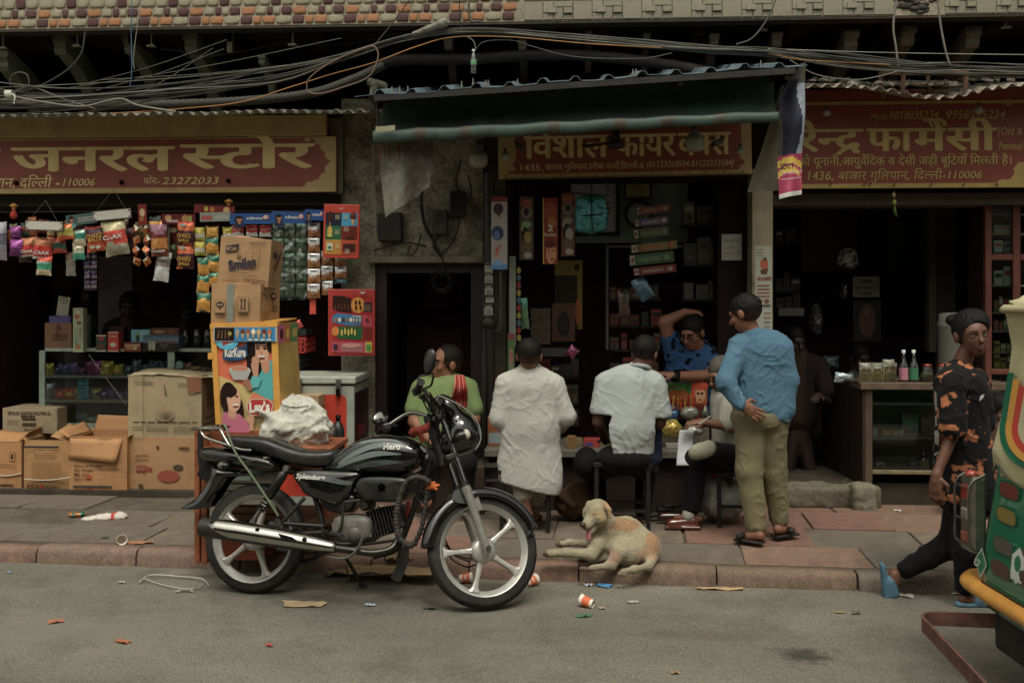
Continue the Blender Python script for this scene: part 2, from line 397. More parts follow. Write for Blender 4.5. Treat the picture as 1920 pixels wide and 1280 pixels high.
def bxx(c,h,rd=.01,col=None,k=None,rot=None,sub=False):return('b',Vector(c),tuple(h),rot,rd,col,k,None,sub)
def solid(prims,vox=.008,k=.02,col=(.5,.5,.5),disp=None,colf=None,smooth_it=0):
 lo=np.full(3,1e9);hi=-lo
 B=[]
 for p in prims:
  if p[0]=='c':r=max(p[3],p[4]);pts=[p[1],p[2]]
  else:r=max(p[2])*1.75 if p[0]=='b' else max(p[2]);pts=[p[1]]
  a=np.min([list(q)for q in pts],0)-r*(1.0 if not p[7]else max(1,p[7][1]));b=np.max([list(q)for q in pts],0)+r*(1.0 if not p[7]else max(1,p[7][1]));B.append((a,b))
  if not p[8]:lo=np.minimum(lo,a);hi=np.maximum(hi,b)
 lo=lo-3*vox;hi=hi+3*vox;n=np.ceil((hi-lo)/vox).astype(int)+1
 X=[(lo[i]+np.arange(n[i])*vox).astype(np.float32)for i in range(3)]
 D=np.full(n,.06,np.float32);I=np.zeros(n,np.int16)
 for idx,p in enumerate(prims):
  kk=p[6]if p[6]is not None else k;mg=kk+3*vox;a,b=B[idx]
  i0=np.clip(np.floor((a-mg-lo)/vox).astype(int),0,n-1);i1=np.clip(np.ceil((b+mg-lo)/vox).astype(int)+1,1,n)
  if(i1-i0).min()<1:continue
  sl=tuple(slice(i0[j],i1[j])for j in range(3));x,y,z=np.meshgrid(X[0][sl[0]],X[1][sl[1]],X[2][sl[2]],indexing='ij')
  if p[0]=='c':
   A,Bv=np.array(p[1]),np.array(p[2]);d=Bv-A;x=x-A[0];y=y-A[1];z=z-A[2];fl=p[7]
   if fl:
    ax=np.array(Vector(fl[0]).normalized());q=(x*ax[0]+y*ax[1]+z*ax[2])-0;dq=float(d@ax);s_=1/fl[1]-1
    x=x+ax[0]*q*s_;y=y+ax[1]*q*s_;z=z+ax[2]*q*s_;d=d+ax*dq*s_
   t=np.clip((x*d[0]+y*d[1]+z*d[2])/max(1e-9,float(d@d)),0,1);v=np.sqrt((x-t*d[0])**2+(y-t*d[1])**2+(z-t*d[2])**2)-(p[3]+(p[4]-p[3])*t)
   if fl and fl[1]<1:v=v*max(fl[1],.5)
  else:
   c=p[1];x=x-c[0];y=y-c[1];z=z-c[2]
   if p[3]is not None:
    m=np.array(p[3].to_3x3().transposed());x,y,z=(m[0,0]*x+m[0,1]*y+m[0,2]*z,m[1,0]*x+m[1,1]*y+m[1,2]*z,m[2,0]*x+m[2,1]*y+m[2,2]*z)
   r=p[2]
   if p[0]=='e':
    k0=np.sqrt((x/r[0])**2+(y/r[1])**2+(z/r[2])**2);k1=np.sqrt((x/r[0]**2)**2+(y/r[1]**2)**2+(z/r[2]**2)**2)+1e-6;v=k0*(k0-1)/k1
   else:
    rd=p[4];qx,qy,qz=abs(x)-r[0]+rd,abs(y)-r[1]+rd,abs(z)-r[2]+rd
    v=np.sqrt(np.maximum(qx,0)**2+np.maximum(qy,0)**2+np.maximum(qz,0)**2)+np.minimum(np.maximum(qx,np.maximum(qy,qz)),0)-rd
  d0=D[sl]
  if p[8]:
   h=np.clip(.5-.5*(d0+v)/kk,0,1);nd=d0*(1-h)-v*h+kk*h*(1-h)
   D[sl]=nd;
   if p[5]is not None:I[sl]=np.where(-v>d0-.004,idx,I[sl])
  else:
   I[sl]=np.where(v<d0,idx,I[sl])if p[5]is not None or idx==0 else np.where(v<d0,-1,I[sl])
   h=np.clip(.5+.5*(d0-v)/kk,0,1);D[sl]=d0*(1-h)+v*h-kk*h*(1-h)
 # surface nets
 S=D<0;c=n-1
 cnt=np.zeros(c,np.int8)
 for dx in(0,1):
  for dy in(0,1):
   for dz in(0,1):cnt+=S[dx:dx+c[0],dy:dy+c[1],dz:dz+c[2]]
 act=(cnt>0)&(cnt<8);ix=np.argwhere(act);vid=np.full(c,-1,np.int64);vid[act]=np.arange(len(ix))
 acc=np.zeros((len(ix),3));nn=np.zeros(len(ix))
 cor=[(a,b,e)for a in(0,1)for b in(0,1)for e in(0,1)]
 for a in cor:
  for ax in range(3):
   if a[ax]:continue
   b=list(a);b[ax]=1;A=D[tuple((ix+a).T)];Bq=D[tuple((ix+b).T)];m=(A<0)!=(Bq<0)
   t=np.where(m,A/np.where(m,A-Bq,1),0);q=np.tile(np.array(a,float),(len(ix),1));q[:,ax]=t;acc+=q*m[:,None];nn+=m
 V=lo+(ix+acc/np.maximum(nn,1)[:,None])*vox
 F=[]
 for ax in range(3):
  u,w=(ax+1)%3,(ax+2)%3;sa=[slice(None)]*3;sb=[slice(None)]*3;sa[ax]=slice(0,-1);sb[ax]=slice(1,None)
  e=S[tuple(sa)]!=S[tuple(sb)];e=e.copy();fl=S[tuple(sa)]
  for q in(u,w):
   t=[slice(None)]*3;t[q]=slice(0,1);e[tuple(t)]=False;t[q]=slice(-1,None);e[tuple(t)]=False
  E_=np.argwhere(e)
  if not len(E_):continue
  o1=np.zeros(3,int);o1[u]=1;o2=np.zeros(3,int);o2[w]=1
  q=np.stack([vid[tuple((E_-o1-o2).T)],vid[tuple((E_-o2).T)],vid[tuple(E_.T)],vid[tuple((E_-o1).T)]],1)
  ff=fl[tuple(E_.T)];q[~ff]=q[~ff][:,::-1];F.append(q)
 F=np.concatenate(F)
 cm=np.array([lin(p[5])if p[5]is not None else lin(col)for p in prims]+[lin(col)]);near=np.clip(np.round((V-lo)/vox).astype(int),0,n-1);pid=I[tuple(near.T)]
 vc=cm[pid]
 for _ in range(smooth_it):
  s_=np.zeros_like(V);w_=np.zeros(len(V))
  for j in range(4):
   np.add.at(s_,F[:,j],V[F[:,(j+1)%4]]+V[F[:,(j+3)%4]]);np.add.at(w_,F[:,j],2)
  V=V*.4+.6*s_/np.maximum(w_,1)[:,None]
 if disp is not None:
  nr=np.zeros_like(V);fn=np.cross(V[F[:,2]]-V[F[:,0]],V[F[:,3]]-V[F[:,1]])
  for j in range(4):np.add.at(nr,F[:,j],fn)
  nr/=np.linalg.norm(nr,axis=1)[:,None]+1e-12;V=V+nr*disp(V)[:,None]
 fc=vc[F].mean(1)
 if colf is not None:fc=colf(V[F].mean(1),fc)
 return V,F,fc
def blob(name,m,prims,parent=None,label=None,cat=None,group=None,kind=None,M=None,**kw):
 V,F,fc=solid(prims,**kw)
 if M is not None:A=np.array(M);V=V@A[:3,:3].T+A[:3,3]
 return MB().raw(V,F,fc).build(name,m,parent,label,cat,group,kind)
# ================================================================== helpers for layout from the photograph
def smooth(pts,n=6):
 P=[Vector(p)for p in pts];P=[P[0]*2-P[1]]+P+[P[-1]*2-P[-2]];o=[]
 for i in range(1,len(P)-2):
  for k in range(n):
   t=k/n;a,b,c,d=P[i-1:i+3]
   o.append(.5*((2*b)+(c-a)*t+(2*a-5*b+4*c-d)*t*t+(3*b-a-3*c+d)*t**3))
 o.append(P[-2]);return o
def pxart(x0,y0,x1,y1,Y,mb=None,step=.0005):
 a,b,z0,z1=WR(x0,y0,x1,y1,Y);A=Art((a,Y,z0),(1,0,0),(0,0,1),b-a,z1-z0,mb,step);A.px=(x0,y0,x1,y1)
 def u(px):return(px-x0)/(x1-x0)
 def v(py):return(y1-py)/(y1-y0)
 def T(txt,xa,xb,yb,yt,col,em=.64,off=0.,shear=0.):
  sz=(yb-yt)/em/(y1-y0);A.t(txt,u(xa),v(yb),sz,col,(xb-xa)/(x1-x0),off,shear);return A
 def RR(xa,ya,xb,yb,col):return A.r(u(xa),v(yb),u(xb),v(ya),col)
 def PP(pts,col):return A.pg([(u(a_),v(b_))for a_,b_ in pts][::-1]if area(pts)>0 else[(u(a_),v(b_))for a_,b_ in pts],col)
 def EE(cx,cy,rx,ry,col,n=16):return A.e(u(cx),v(cy),rx/(x1-x0),ry/(y1-y0),col,n)
 def LL(xa,ya,xb,yb,n,col,th=.45,seed=0):return A.lines(u(xa),v(yb),u(xb),v(ya),n,col,th,seed)
 A.T,A.R,A.PP,A.E,A.L,A.u,A.vv=T,RR,PP,EE,LL,u,v
 return A
def area(p):return sum(p[i][0]*p[(i+1)%len(p)][1]-p[(i+1)%len(p)][0]*p[i][1]for i in range(len(p)))/2
def pbox(mb,x0,y0,x1,y1,Y,dep,col=None,ins=0):
 a,b,z0,z1=WR(x0,y0,x1,y1,Y);mb.box(a+ins,Y,z0,b-ins,Y+dep,z1,col);return a,b,z0,z1
def path(pts,Y):return[W(x,y,Y if not callable(Y)else Y(x))for x,y in pts]
SW=.10      # pavement height
# ================================================================== ground, kerb, pavement
g=MB('#777777');g.box(-60,-60,-.05,60,60,0);g.build('road','asphalt',kind='structure')
kA=G(0,1054);kB=G(1640,1110);kd=(kB-kA);kd.z=0;kd.normalize();kn=Vector((-kd.y,kd.x,0))
def KP(s,t,z=0.):q=kA+kd*s+kn*t;return Vector((q.x,q.y,z))      # s along the kerb, t behind it
pav=MB(C('#4c4438',1.5));v=[KP(-25,.14),KP(35,.14),Vector((35,30,0)),Vector((-30,30,0))]
pav.prism([(p.x,p.y)for p in v],-.02,SW-.012,'xy');pavement=pav.build('pavement','concrete',kind='structure')
rk=random.Random(3);s=-6.0
while s<12:
 L=rk.uniform(.45,.85);c=rk.choice(['#5d4a3f','#584739','#61493d','#4f463c']);e=rk.uniform(-.012,.012);w=.15
 m=MB(C(c,2.0));hh=SW+rk.uniform(-.012,.006);a,b=s+.006,s+L-.006
 prof=[(0+e,-.01),(.004+e,hh*.62),(.022+e,hh*.93),(.05,hh),(w,hh),(w,-.01)]
 n=6;vs_=[]
 for i in range(n+1):
  q=a+(b-a)*i/n;jn=rk.uniform(-.006,.006);dd=.93 if i in(0,n)else 1
  for t,z in prof:vs_.append(KP(q,t+jn*(t<.1)+(.012 if i in(0,n)and t<.05 else 0),z*dd))
 k=len(prof);fs=[(i*k+j,(i+1)*k+j,(i+1)*k+j+1,i*k+j+1)for i in range(n)for j in range(k-1)]
 m.add(vs_,fs,True);m.add(vs_[:k],[tuple(range(k))]);m.add(vs_[-k:],[tuple(range(k))[::-1]]);m.build('kerb_stone','concrete',pavement);s+=L
cols_r=['#67493d','#5c4a3f','#674f40','#5a5044','#544c42','#684a3e','#5d5145','#504a42']
t=.155;row=0
for dt in(.46,.5,.52,.55,.5):
 s=-5.2+rk.uniform(0,.4)
 while s<9.5:
  L=rk.uniform(.5,.95);q=KP(s+L/2,t+dt/2);j=lambda:rk.uniform(-.012,.012)
  cs=[KP(s+.004+j(),t+.004),KP(s+L-.004+j(),t+.004),KP(s+L-.004+j(),t+dt-.004),KP(s+.004+j(),t+dt-.004)]
  px=960+FPX*(q.x/q.y);grey=q.x<-1.4 and row in(0,1,2)and q.x>-4.6
  if grey and rk.random()<.62:s+=L;continue       # broken-out slabs, bare concrete shows
  c=rk.choice(cols_r[3:6]if q.x<-.6 else cols_r);z1=SW+rk.uniform(-.004,.004);tl=[rk.uniform(-.003,.003)for _ in range(4)]
  m=MB(C(c,1.75));m.add([(p.x,p.y,SW-.03)for p in cs]+[(p.x,p.y,z1+tl[i])for i,p in enumerate(cs)],[(4,5,6,7),(0,1,5,4),(1,2,6,5),(2,3,7,6),(3,0,4,7)])
  if rk.random()<.3 and not grey:pass
  m.build('paving_slab','slab',pavement,bevel=.004,seg=1);s+=L
 t+=dt;row+=1
# loose crumbs of concrete where the slabs are missing
m=MB(C('#5a5448',1.8))
for i in range(420):
 q=KP(rk.uniform(-.6,2.6),rk.uniform(.2,1.2))if i<300 else KP(rk.uniform(-1,7.5),rk.choice([-.02,.0,-.05,.17])+rk.uniform(-.05,.03))
 r=rk.uniform(.003,.012)if i<300 else rk.uniform(.002,.007);z=SW-.014 if i<300 or q.y>KP(0,.16).y+9 else 0
 m.add([(q.x+r*math.cos(a)*rk.uniform(.6,1.2),q.y+r*math.sin(a)*rk.uniform(.6,1.2),z)for a in(0,2.1,4.2)]+[(q.x,q.y,z+r*.9)],[(0,1,3),(1,2,3),(2,0,3)])
m.build('gravel','concrete',kind='stuff')
# ================================================================== buildings across the street, behind the camera
m=MB(C('#8a8272',1.5));m.box(-14,-6.2,0,14,-5.2,6.5)
for i in range(9):
 x=-12.5+i*3;m.box(x-1.2,-5.195,.1,x+1.2,-5.1,2.7,C('#2a211a'));m.box(x-.6,-5.195,3.8,x+.6,-5.12,5.3,C('#2c2a28'))
m.build('opposite_row','plaster',label='plain plastered row of shops across the street, opposite the signboards',cat='building')
# ================================================================== overhanging upper storey
YO=6.95;ZO=W(960,44,YO).z
up=thing('upper_storey','overhanging upper storey clad in coloured stones and marble tiles','building',(0,7.5,ZO))
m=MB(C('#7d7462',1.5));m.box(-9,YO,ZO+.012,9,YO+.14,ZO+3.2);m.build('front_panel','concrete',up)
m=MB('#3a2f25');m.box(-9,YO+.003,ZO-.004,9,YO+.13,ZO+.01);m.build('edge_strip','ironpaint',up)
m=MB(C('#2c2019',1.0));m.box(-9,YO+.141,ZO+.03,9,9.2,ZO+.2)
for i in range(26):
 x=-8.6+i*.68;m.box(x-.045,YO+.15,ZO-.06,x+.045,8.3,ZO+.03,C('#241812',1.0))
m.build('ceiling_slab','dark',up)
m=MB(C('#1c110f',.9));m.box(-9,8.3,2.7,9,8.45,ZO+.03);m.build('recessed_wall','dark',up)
def stone_mesh(w,h,col,seed):
 r=random.Random(seed);n=12;o=[]
 for i in range(n):
  a=2*PI*i/n;cx,cy=math.cos(a),math.sin(a);o.append((math.copysign(abs(cx)**.35,cx)*w/2*r.uniform(.88,1.04),math.copysign(abs(cy)**.32,cy)*h/2*r.uniform(.88,1.03)))
 m=MB(col);v=[(x,0,z)for x,z in o]+[(x*.95,-.007,z*.92)for x,z in o]+[(x*.78,-.009+r.uniform(-.002,.002),z*.7)for x,z in o]
 f=[(j*n+i,j*n+(i+1)%n,(j+1)*n+(i+1)%n,(j+1)*n+i)for j in(0,1)for i in range(n)]+[tuple(range(2*n,3*n))]
 m.add(v,f,True);return m.mesh('stone','rock',center=False)[0]
sc_t={'t':'#7e7762','o':'#8a5a34','m':'#46282a'};px2=YO/FPX
SMESH={}
def stone(x,z,w,h,c,k):
 key=(round(w,3),round(h,3),c,k)
 if key not in SMESH:SMESH[key]=stone_mesh(w,h,C(sc_t[c],1.55),hash(key[:2])%999+k*7)
 o=bpy.data.objects.new('stone',SMESH[key]);o.location=(x,YO,z);place(o,up)
rows=[(.5,17,[('m',25),('o',17),('o',27),('t',31)]),(18,17,[('t',22),('m',13),('t',14),('m',23),('o',28)]),(35.5,24,[('m',21),('t',25),('t',32),('t',22)]),
  (60,17,[('o',28),('t',22),('m',23),('t',27)]),(78,17,[('t',30),('m',22),('o',20),('t',28)])]
xs0=W(-120,44,YO).x;xs1=W(981,30,YO).x;xe=W(2060,30,YO).x
for ri,(zb,hh,pat)in enumerate(rows):
 x=xs0+ri*.11;i=0
 while x<xs1:
  c,w=pat[i%len(pat)];ww=w*px2*1.0
  if x+ww<xs1:stone(x+ww/2,ZO+.018+(zb+hh/2)*px2,ww*.93,hh*px2*.92,c,i%2)
  x+=ww;i+=1
TM={}
def tile(x,z,w,h,th,c):
 key=(round(w,4),round(h,4),round(th,4),c)
 if key not in TM:
  m=MB(C(c,1.5));b=.004;v=[(sx*(w/2),0,sz*(h/2))for sx,sz in((-1,-1),(1,-1),(1,1),(-1,1))];v2=[(sx*(w/2-b),-th,sz*(h/2-b))for sx,sz in((-1,-1),(1,-1),(1,1),(-1,1))]
  m.add(v+v2,[(4,5,6,7),(0,1,5,4),(1,2,6,5),(2,3,7,6),(3,0,4,7)]);TM[key]=m.mesh('tile','marble',center=False)[0]
 o=bpy.data.objects.new('tile',TM[key]);o.location=(x,YO,z);place(o,up)
x=xs1+.004;U_=px2;i=0;gx0,gx1=W(1690,20,YO).x,W(1748,20,YO).x
mc=['#76705e','#706b5b','#7b7563']
while x<xe:
 for lv in(0,1,2):
  zb=ZO+.016+lv*37*U_;seg=[(0,0,36,36,.008,0),(36,0,20,13,.007,1),(36,13,20,23,.008,2),(56,0,18,24,.008,1),(56,24,36,12,.008,0),(43,12,19,13,.02,2),(74,0,18,11,.007,1),(74,11,18,13,.022,0)]
  for(a,b,w,h,th,ci)in seg:
   xx=x+(a+w/2)*U_
   if gx0-.06<xx<gx1+.06 and lv<2:continue
   tile(xx,zb+(b+h/2)*U_,(w-.6)*U_,(h-.6)*U_,th,mc[ci])
 x+=92*U_;i+=1
m=MB(C('#2a2420',1.4));rr=random.Random(5)
for i in range(46):
 xx=rr.uniform(gx0-.03,gx1+.03);zz=ZO+.03+rr.uniform(0,.2);r=rr.uniform(.012,.03);m.ell((xx,YO,zz),(r*1.6,r*.6,r*.7),n=6,m=4,col=C(rr.choice(['#2e2823','#3c362f','#201a17']),1.4))
m.build('exposed_rubble','rock',up)
def bracket(px,py,s=1.,col='#59604c',Yb=7.12):
 p=W(px,py,Yb);m=MB(C(col,1.2));w=.045*s
 pr=[(0,0),(0,-.05),(.02,-.07),(.015,-.10),(.04,-.13),(.09,-.12),(.12,-.14),(.25,-.19),(.42,-.30),(.55,-.48),(.62,-.5),(.62,-.3),(.5,-.16),(.35,-.07),(.2,-.02),(.12,0)]
 m.prism([(a*s,b*s)for a,b in pr],-w,w,'yz',M=Matrix.Translation(p));m.box(p.x-w*1.25,p.y-.006,p.z-.045*s,p.x+w*1.25,p.y+.1*s,p.z+.01*s);m.build('bracket','dirtypaint',up,bevel=.005,seg=1)
for px,py,s in[(0,96,1.1),(110,68,1),(242,66,1),(356,64,1),(490,104,.5),(840,72,.6),(979,76,.6),(1104,58,.5),(1213,62,.5),(1340,64,.65),(1458,62,.7),(1597,58,1),(1704,50,1),(1826,52,1.05)]:bracket(px,py,s,'#59604c' if px<500 else '#5a4f3e')
for px,py in[(6,92),(145,88),(284,88),(549,86),(1430,58),(1886,53)]:
 p=W(px,py,7.1);m=MB(C('#8a8570',1.2));m.cyl((p.x,p.y,p.z),(p.x,p.y,ZO+.03),.006);m.prism([(-.035,0),(-.02,.012),(.02,.012),(.035,0)],-.02,.02,M=Matrix.Translation(p));m.build('ceiling_hook','ironpaint',up)
for px in(430,990):
 p=W(px,62,7.1);q=W(px,98 if px<500 else 58,7.1);m=MB(C('#6b604a',1.2));m.box(p.x-.018,7.1,q.z,p.x+.018,7.14,ZO);m.build('batten','wood',up)
# ================================================================== shop fronts
YF=7.65
def wallbox(name,x0,y0,x1,y1,Y,dep,col,mt,lab,z0=None,z1=None,cat='wall',bevel=0,kind=None):
 a,b,c,d=WR(x0,y0,x1,y1,Y);m=MB(col);m.box(a,Y,c if z0 is None else z0,b,Y+dep,d if z1 is None else z1)
 return m.build(name,mt,label=lab,cat=cat,bevel=bevel,kind=kind)
PL=C('#6c6858',1.75)
wallbox('plaster_pillar',640,420,703,940,YF,.35,PL,'plaster','peeling grey plaster pillar left of the dark doorway behind the red ice cream menus',z0=SW,z1=3.2)
m=MB(PL);a,b,c,d=WR(703,205,906,488,YF);rb=random.Random(8)
def rough(u,v):
 p=Vector((a+(b-a)*u,YF,c+(d-c)*v));n=noise.noise(p*3.1)*.03+noise.noise(p*9)*.012;return(p.x,YF-.02-n-.02*(v<.12),p.z)
m.sheet(rough,46,60);m.box(a,YF+.03,c,b,YF+.3,d);m.build('plaster_wall','plaster',label='crumbling grey plaster wall above the dark doorway with meter boxes on it',cat='wall')
m=MB(C('#6a6553',1.5));pbox(m,690,480,910,493,YF-.06,.12);m.build('stone_ledge','concrete',label='chipped pale stone ledge just above the dark doorway',cat='ledge',bevel=.01)
wallbox('door_pillar',904,330,948,940,YF+.02,.35,C('#3c362b',1.4),'dirtypaint','dirty brown pillar right of the dark doorway behind the drain pipe',z0=SW,z1=3.2)
wallbox('shop_post',1411,330,1449,940,YF-.1,.4,C('#857a5e',1.4),'dirtypaint','cream painted post between the fireworks shop and the pharmacy',z0=SW,z1=2.62)
wallbox('inner_post',1346,330,1411,940,YF+.12,.3,C('#1f1413',1.2),'dark','dark brown partition beside the cream post with a white notice on it',z0=SW,z1=2.62)
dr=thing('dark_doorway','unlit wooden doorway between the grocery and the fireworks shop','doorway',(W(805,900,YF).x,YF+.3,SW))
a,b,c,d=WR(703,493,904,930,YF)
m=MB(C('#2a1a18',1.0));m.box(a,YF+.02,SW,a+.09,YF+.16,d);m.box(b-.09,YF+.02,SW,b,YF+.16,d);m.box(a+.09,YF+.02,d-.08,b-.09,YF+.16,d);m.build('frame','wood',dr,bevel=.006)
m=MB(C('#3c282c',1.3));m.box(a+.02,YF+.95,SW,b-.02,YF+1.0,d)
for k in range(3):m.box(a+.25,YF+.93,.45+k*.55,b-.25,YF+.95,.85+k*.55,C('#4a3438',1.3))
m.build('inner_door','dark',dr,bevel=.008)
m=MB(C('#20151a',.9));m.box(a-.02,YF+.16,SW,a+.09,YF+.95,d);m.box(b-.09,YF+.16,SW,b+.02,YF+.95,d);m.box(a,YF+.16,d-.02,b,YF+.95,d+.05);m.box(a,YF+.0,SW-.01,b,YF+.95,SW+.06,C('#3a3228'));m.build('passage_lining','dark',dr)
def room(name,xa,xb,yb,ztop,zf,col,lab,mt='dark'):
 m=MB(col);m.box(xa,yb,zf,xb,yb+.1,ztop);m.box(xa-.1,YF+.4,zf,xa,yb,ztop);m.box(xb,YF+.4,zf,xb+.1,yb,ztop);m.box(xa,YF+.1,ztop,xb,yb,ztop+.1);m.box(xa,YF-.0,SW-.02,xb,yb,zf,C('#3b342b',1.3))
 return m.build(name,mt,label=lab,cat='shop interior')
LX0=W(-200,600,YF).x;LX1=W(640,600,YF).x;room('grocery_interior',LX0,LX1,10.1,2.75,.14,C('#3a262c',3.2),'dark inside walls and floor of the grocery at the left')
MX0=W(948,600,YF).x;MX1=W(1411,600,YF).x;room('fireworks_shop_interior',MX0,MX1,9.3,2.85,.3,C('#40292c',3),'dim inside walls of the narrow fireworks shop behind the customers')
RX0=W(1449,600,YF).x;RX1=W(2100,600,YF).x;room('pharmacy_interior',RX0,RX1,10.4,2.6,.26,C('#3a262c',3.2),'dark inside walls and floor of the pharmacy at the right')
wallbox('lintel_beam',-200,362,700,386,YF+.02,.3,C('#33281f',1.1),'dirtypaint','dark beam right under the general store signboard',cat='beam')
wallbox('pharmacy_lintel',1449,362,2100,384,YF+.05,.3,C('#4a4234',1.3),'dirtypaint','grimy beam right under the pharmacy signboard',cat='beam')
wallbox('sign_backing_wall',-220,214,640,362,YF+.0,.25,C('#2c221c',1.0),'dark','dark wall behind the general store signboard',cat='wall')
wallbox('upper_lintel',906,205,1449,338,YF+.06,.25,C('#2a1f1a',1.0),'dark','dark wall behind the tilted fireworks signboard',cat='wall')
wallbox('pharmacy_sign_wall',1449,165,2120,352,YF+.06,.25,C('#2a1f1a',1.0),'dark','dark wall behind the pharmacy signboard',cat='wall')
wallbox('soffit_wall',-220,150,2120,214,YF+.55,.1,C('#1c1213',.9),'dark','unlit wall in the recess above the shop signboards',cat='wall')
# step and counter footing of the pharmacy
m=MB(C('#5c5646',1.4));a,b,c,d=WR(1463,905,1655,948,YF-.14)
V,F,fc=solid([bxx(((a+b)/2,YF+.05,.17),((b-a)/2,.19,.085),.03)],vox=.014,k=.01,col=C('#5c5646',1.4),disp=lambda P:fbm(P,9,3)*.02)
MB().raw(V,F,fc).build('stone_step','concrete',label='worn stone step up into the pharmacy behind the standing man',cat='step')
a,b,c,d=WR(1606,905,1645,955,YF-.25)
V,F,fc=solid([bxx(((a+b)/2,YF-.15,.17),(.085,.09,.115),.03)],vox=.01,k=.01,col=C('#6c6654',1.4),disp=lambda P:fbm(P,12,5)*.022)
MB().raw(V,F,fc).build('footing_stone','concrete',label='rounded stone block under the corner of the pharmacy display counter',cat='stone')
m=MB(C('#231d18',1.2));m.box(W(1645,900,YF).x,YF+.1,SW,RX1,YF+.35,.33);m.build('counter_plinth','concrete',label='low dark masonry plinth under the pharmacy display counter',cat='plinth')
m=MB(C('#4a453a',1.3));m.box(W(905,900,YF).x,YF-.2,SW,W(1411,900,YF).x,YF+.1,.2)
m.build('shop_threshold','concrete',label='low concrete threshold under the fireworks shop counter',cat='step',bevel=.01)
# ================================================================== signboards
YEL=C('#8f7845',1.75);RED=C('#6b2d1d',1.9);INK=C('#b09a5e',1.75)
s1=thing('signboard','wide red and cream Hindi signboard reading general store over the grocery','signboard',tuple(W(300,362,7.5)))
m=MB(YEL);a,b,z0,z1=WR(-130,259,630,362,7.5);m.box(a,7.5,z0,b,7.54,z1);m.build('board','sign',s1,bevel=.004)
m=MB(YEL);a,b,z0,z1=WR(-130,219,612,258,7.5);m.box(a,7.49,z0,b,7.56,z1);m.build('upper_board','sign',s1,bevel=.004)
m=MB(C('#5a5040',1.2));a,b,z0,z1=WR(614,219,640,362,7.5);m.box(a,7.55,z0,b,7.6,z1);m.build('end_post','dirtypaint',s1)
A=pxart(-130,259,630,362,7.499)
A.R(-130,253+9,570,352,RED);A.PP([(560,256+6),(580,259),(588,263),(592,272),(600,275),(603,284),(610,288),(609,296),(613,300),(620,305),(613,312),(609,317),(610,325),(602,329),(598,338),(590,340),(582,346),(570,350),(560,352)],RED)
A.E(578,264,6,5,YEL);A.E(581,347,7,4,YEL)
A.T('न',-60,-1,322,277,INK,off=.03);A.T('जनरल',28,326,321,275,INK,off=.035);A.T('स~टोर',347,584,318,272,INK,off=.035)
A.T('यान, दिल~ली -',-12,116,350,333,INK,off=.01,shear=.2);A.T('110006',118,182,348,334,INK,em=.7,off=.01,shear=.25)
A.T('फोनः-',274,305,346,334,INK,off=.01,shear=.15);A.T('23272033',308,413,346,333,INK,em=.7,off=.01,shear=.25)
A.mb.build('lettering','sign',s1)
m=MB('#150e0c')
for px,py in((30,343),(228,342),(428,339)):p=W(px,py,7.49);m.ell(p,(.018,.02,.018),n=10,m=6)
m.build('nail_head','metal',s1)
s2=thing('signboard','tilted red Hindi fireworks signboard half hidden behind the green awning','signboard',tuple(W(1160,335,7.48)))
def tilt(px,py):return py-(px-935)*.021
a0,a1=W(933,300,7.5),W(1410,300,7.5);b0=W(935,336,7.5);b1=W(1410,326,7.5)
U=(b1-b0).normalized();Vv=U.cross(Vector((0,1,0)));Vv=-Vv if Vv.z<0 else Vv
wS=(b1-b0).length;hS=.44
m=MB(YEL);mm=[b0,b1,b1+Vv*hS,b0+Vv*hS];m.add([tuple(p)for p in mm]+[tuple(p+Vector((0,.04,0)))for p in mm],[(0,1,2,3),(0,4,5,1),(1,5,6,2),(3,2,6,7),(0,3,7,4)]);m.build('board','sign',s2,bevel=.004)
A=Art(b0+Vector((0,-.001,0)),U,Vv,wS,hS);e=1/477
sgn=[(.035,.09),(.07,.08),(.08,.075),(.94,.075),(.955,.1),(.95,.14),(.965,.16),(.975,.2),(.965,.25),(.95,.27),(.96,.33),(.96,.95),(.07,.95),(.07,.3),(.058,.27),(.06,.2),(.07,.17),(.06,.13),(.035,.12)]
A.pg(sgn,RED)
A.t('विशाल'.replace('वि','िव'),.105,.335,.60,INK,.33,.03);A.t('फायर',.465,.335,.60,INK,.235,.03);A.t('वक^~स'.replace('^~','~'),.715,.335,.60,INK,.2,.03)
A.t('1435',.08,.135,.15,INK,.088,.012);A.t(', बाजार गुिलयान,दरीबा कलाँ,िदल~ली-6',.172,.135,.145,INK,.405,.01);A.t('(01123269504,01123273584)',.585,.145,.15,INK,.345,.004,.2)
A.r(.02,.0,.98,.012,C('#5b4630'));A.mb.build('lettering','sign',s2)
m=MB('#1a1210')
for i in range(14):p=b0+U*(wS*(.03+i*.072))+Vector((0,-.003,.02));m.ell(p,(.006,.006,.006),n=6,m=4)
m.build('nail_head','metal',s2)
s3=thing('signboard','large red Hindi pharmacy signboard with yellow lettering at the right','signboard',tuple(W(1700,352,7.5)))
YEL3=C('#8c7434',1.7);INK3=C('#94803f',1.75);RED3=C('#692618',1.8)
m=MB(YEL3);a,b,z0,z1=WR(1478,188,2100,352,7.5);m.box(a,7.5,z0,b,7.54,z1);m.build('board','sign',s3,bevel=.004)
m=MB(RED3);a,b,z0,z1=WR(1478,166,2100,187,7.5);m.box(a,7.505,z0,b,7.54,z1);m.build('upper_board','sign',s3)
A=pxart(1478,188,2100,352,7.499)
A.R(1486,195,2100,343,RED3);A.E(1893,193,9,6,YEL3);A.PP([(1870,346),(1876,338),(1896,337),(1905,325),(1902,318),(1912,305),(2100,305),(2100,346)],YEL3)
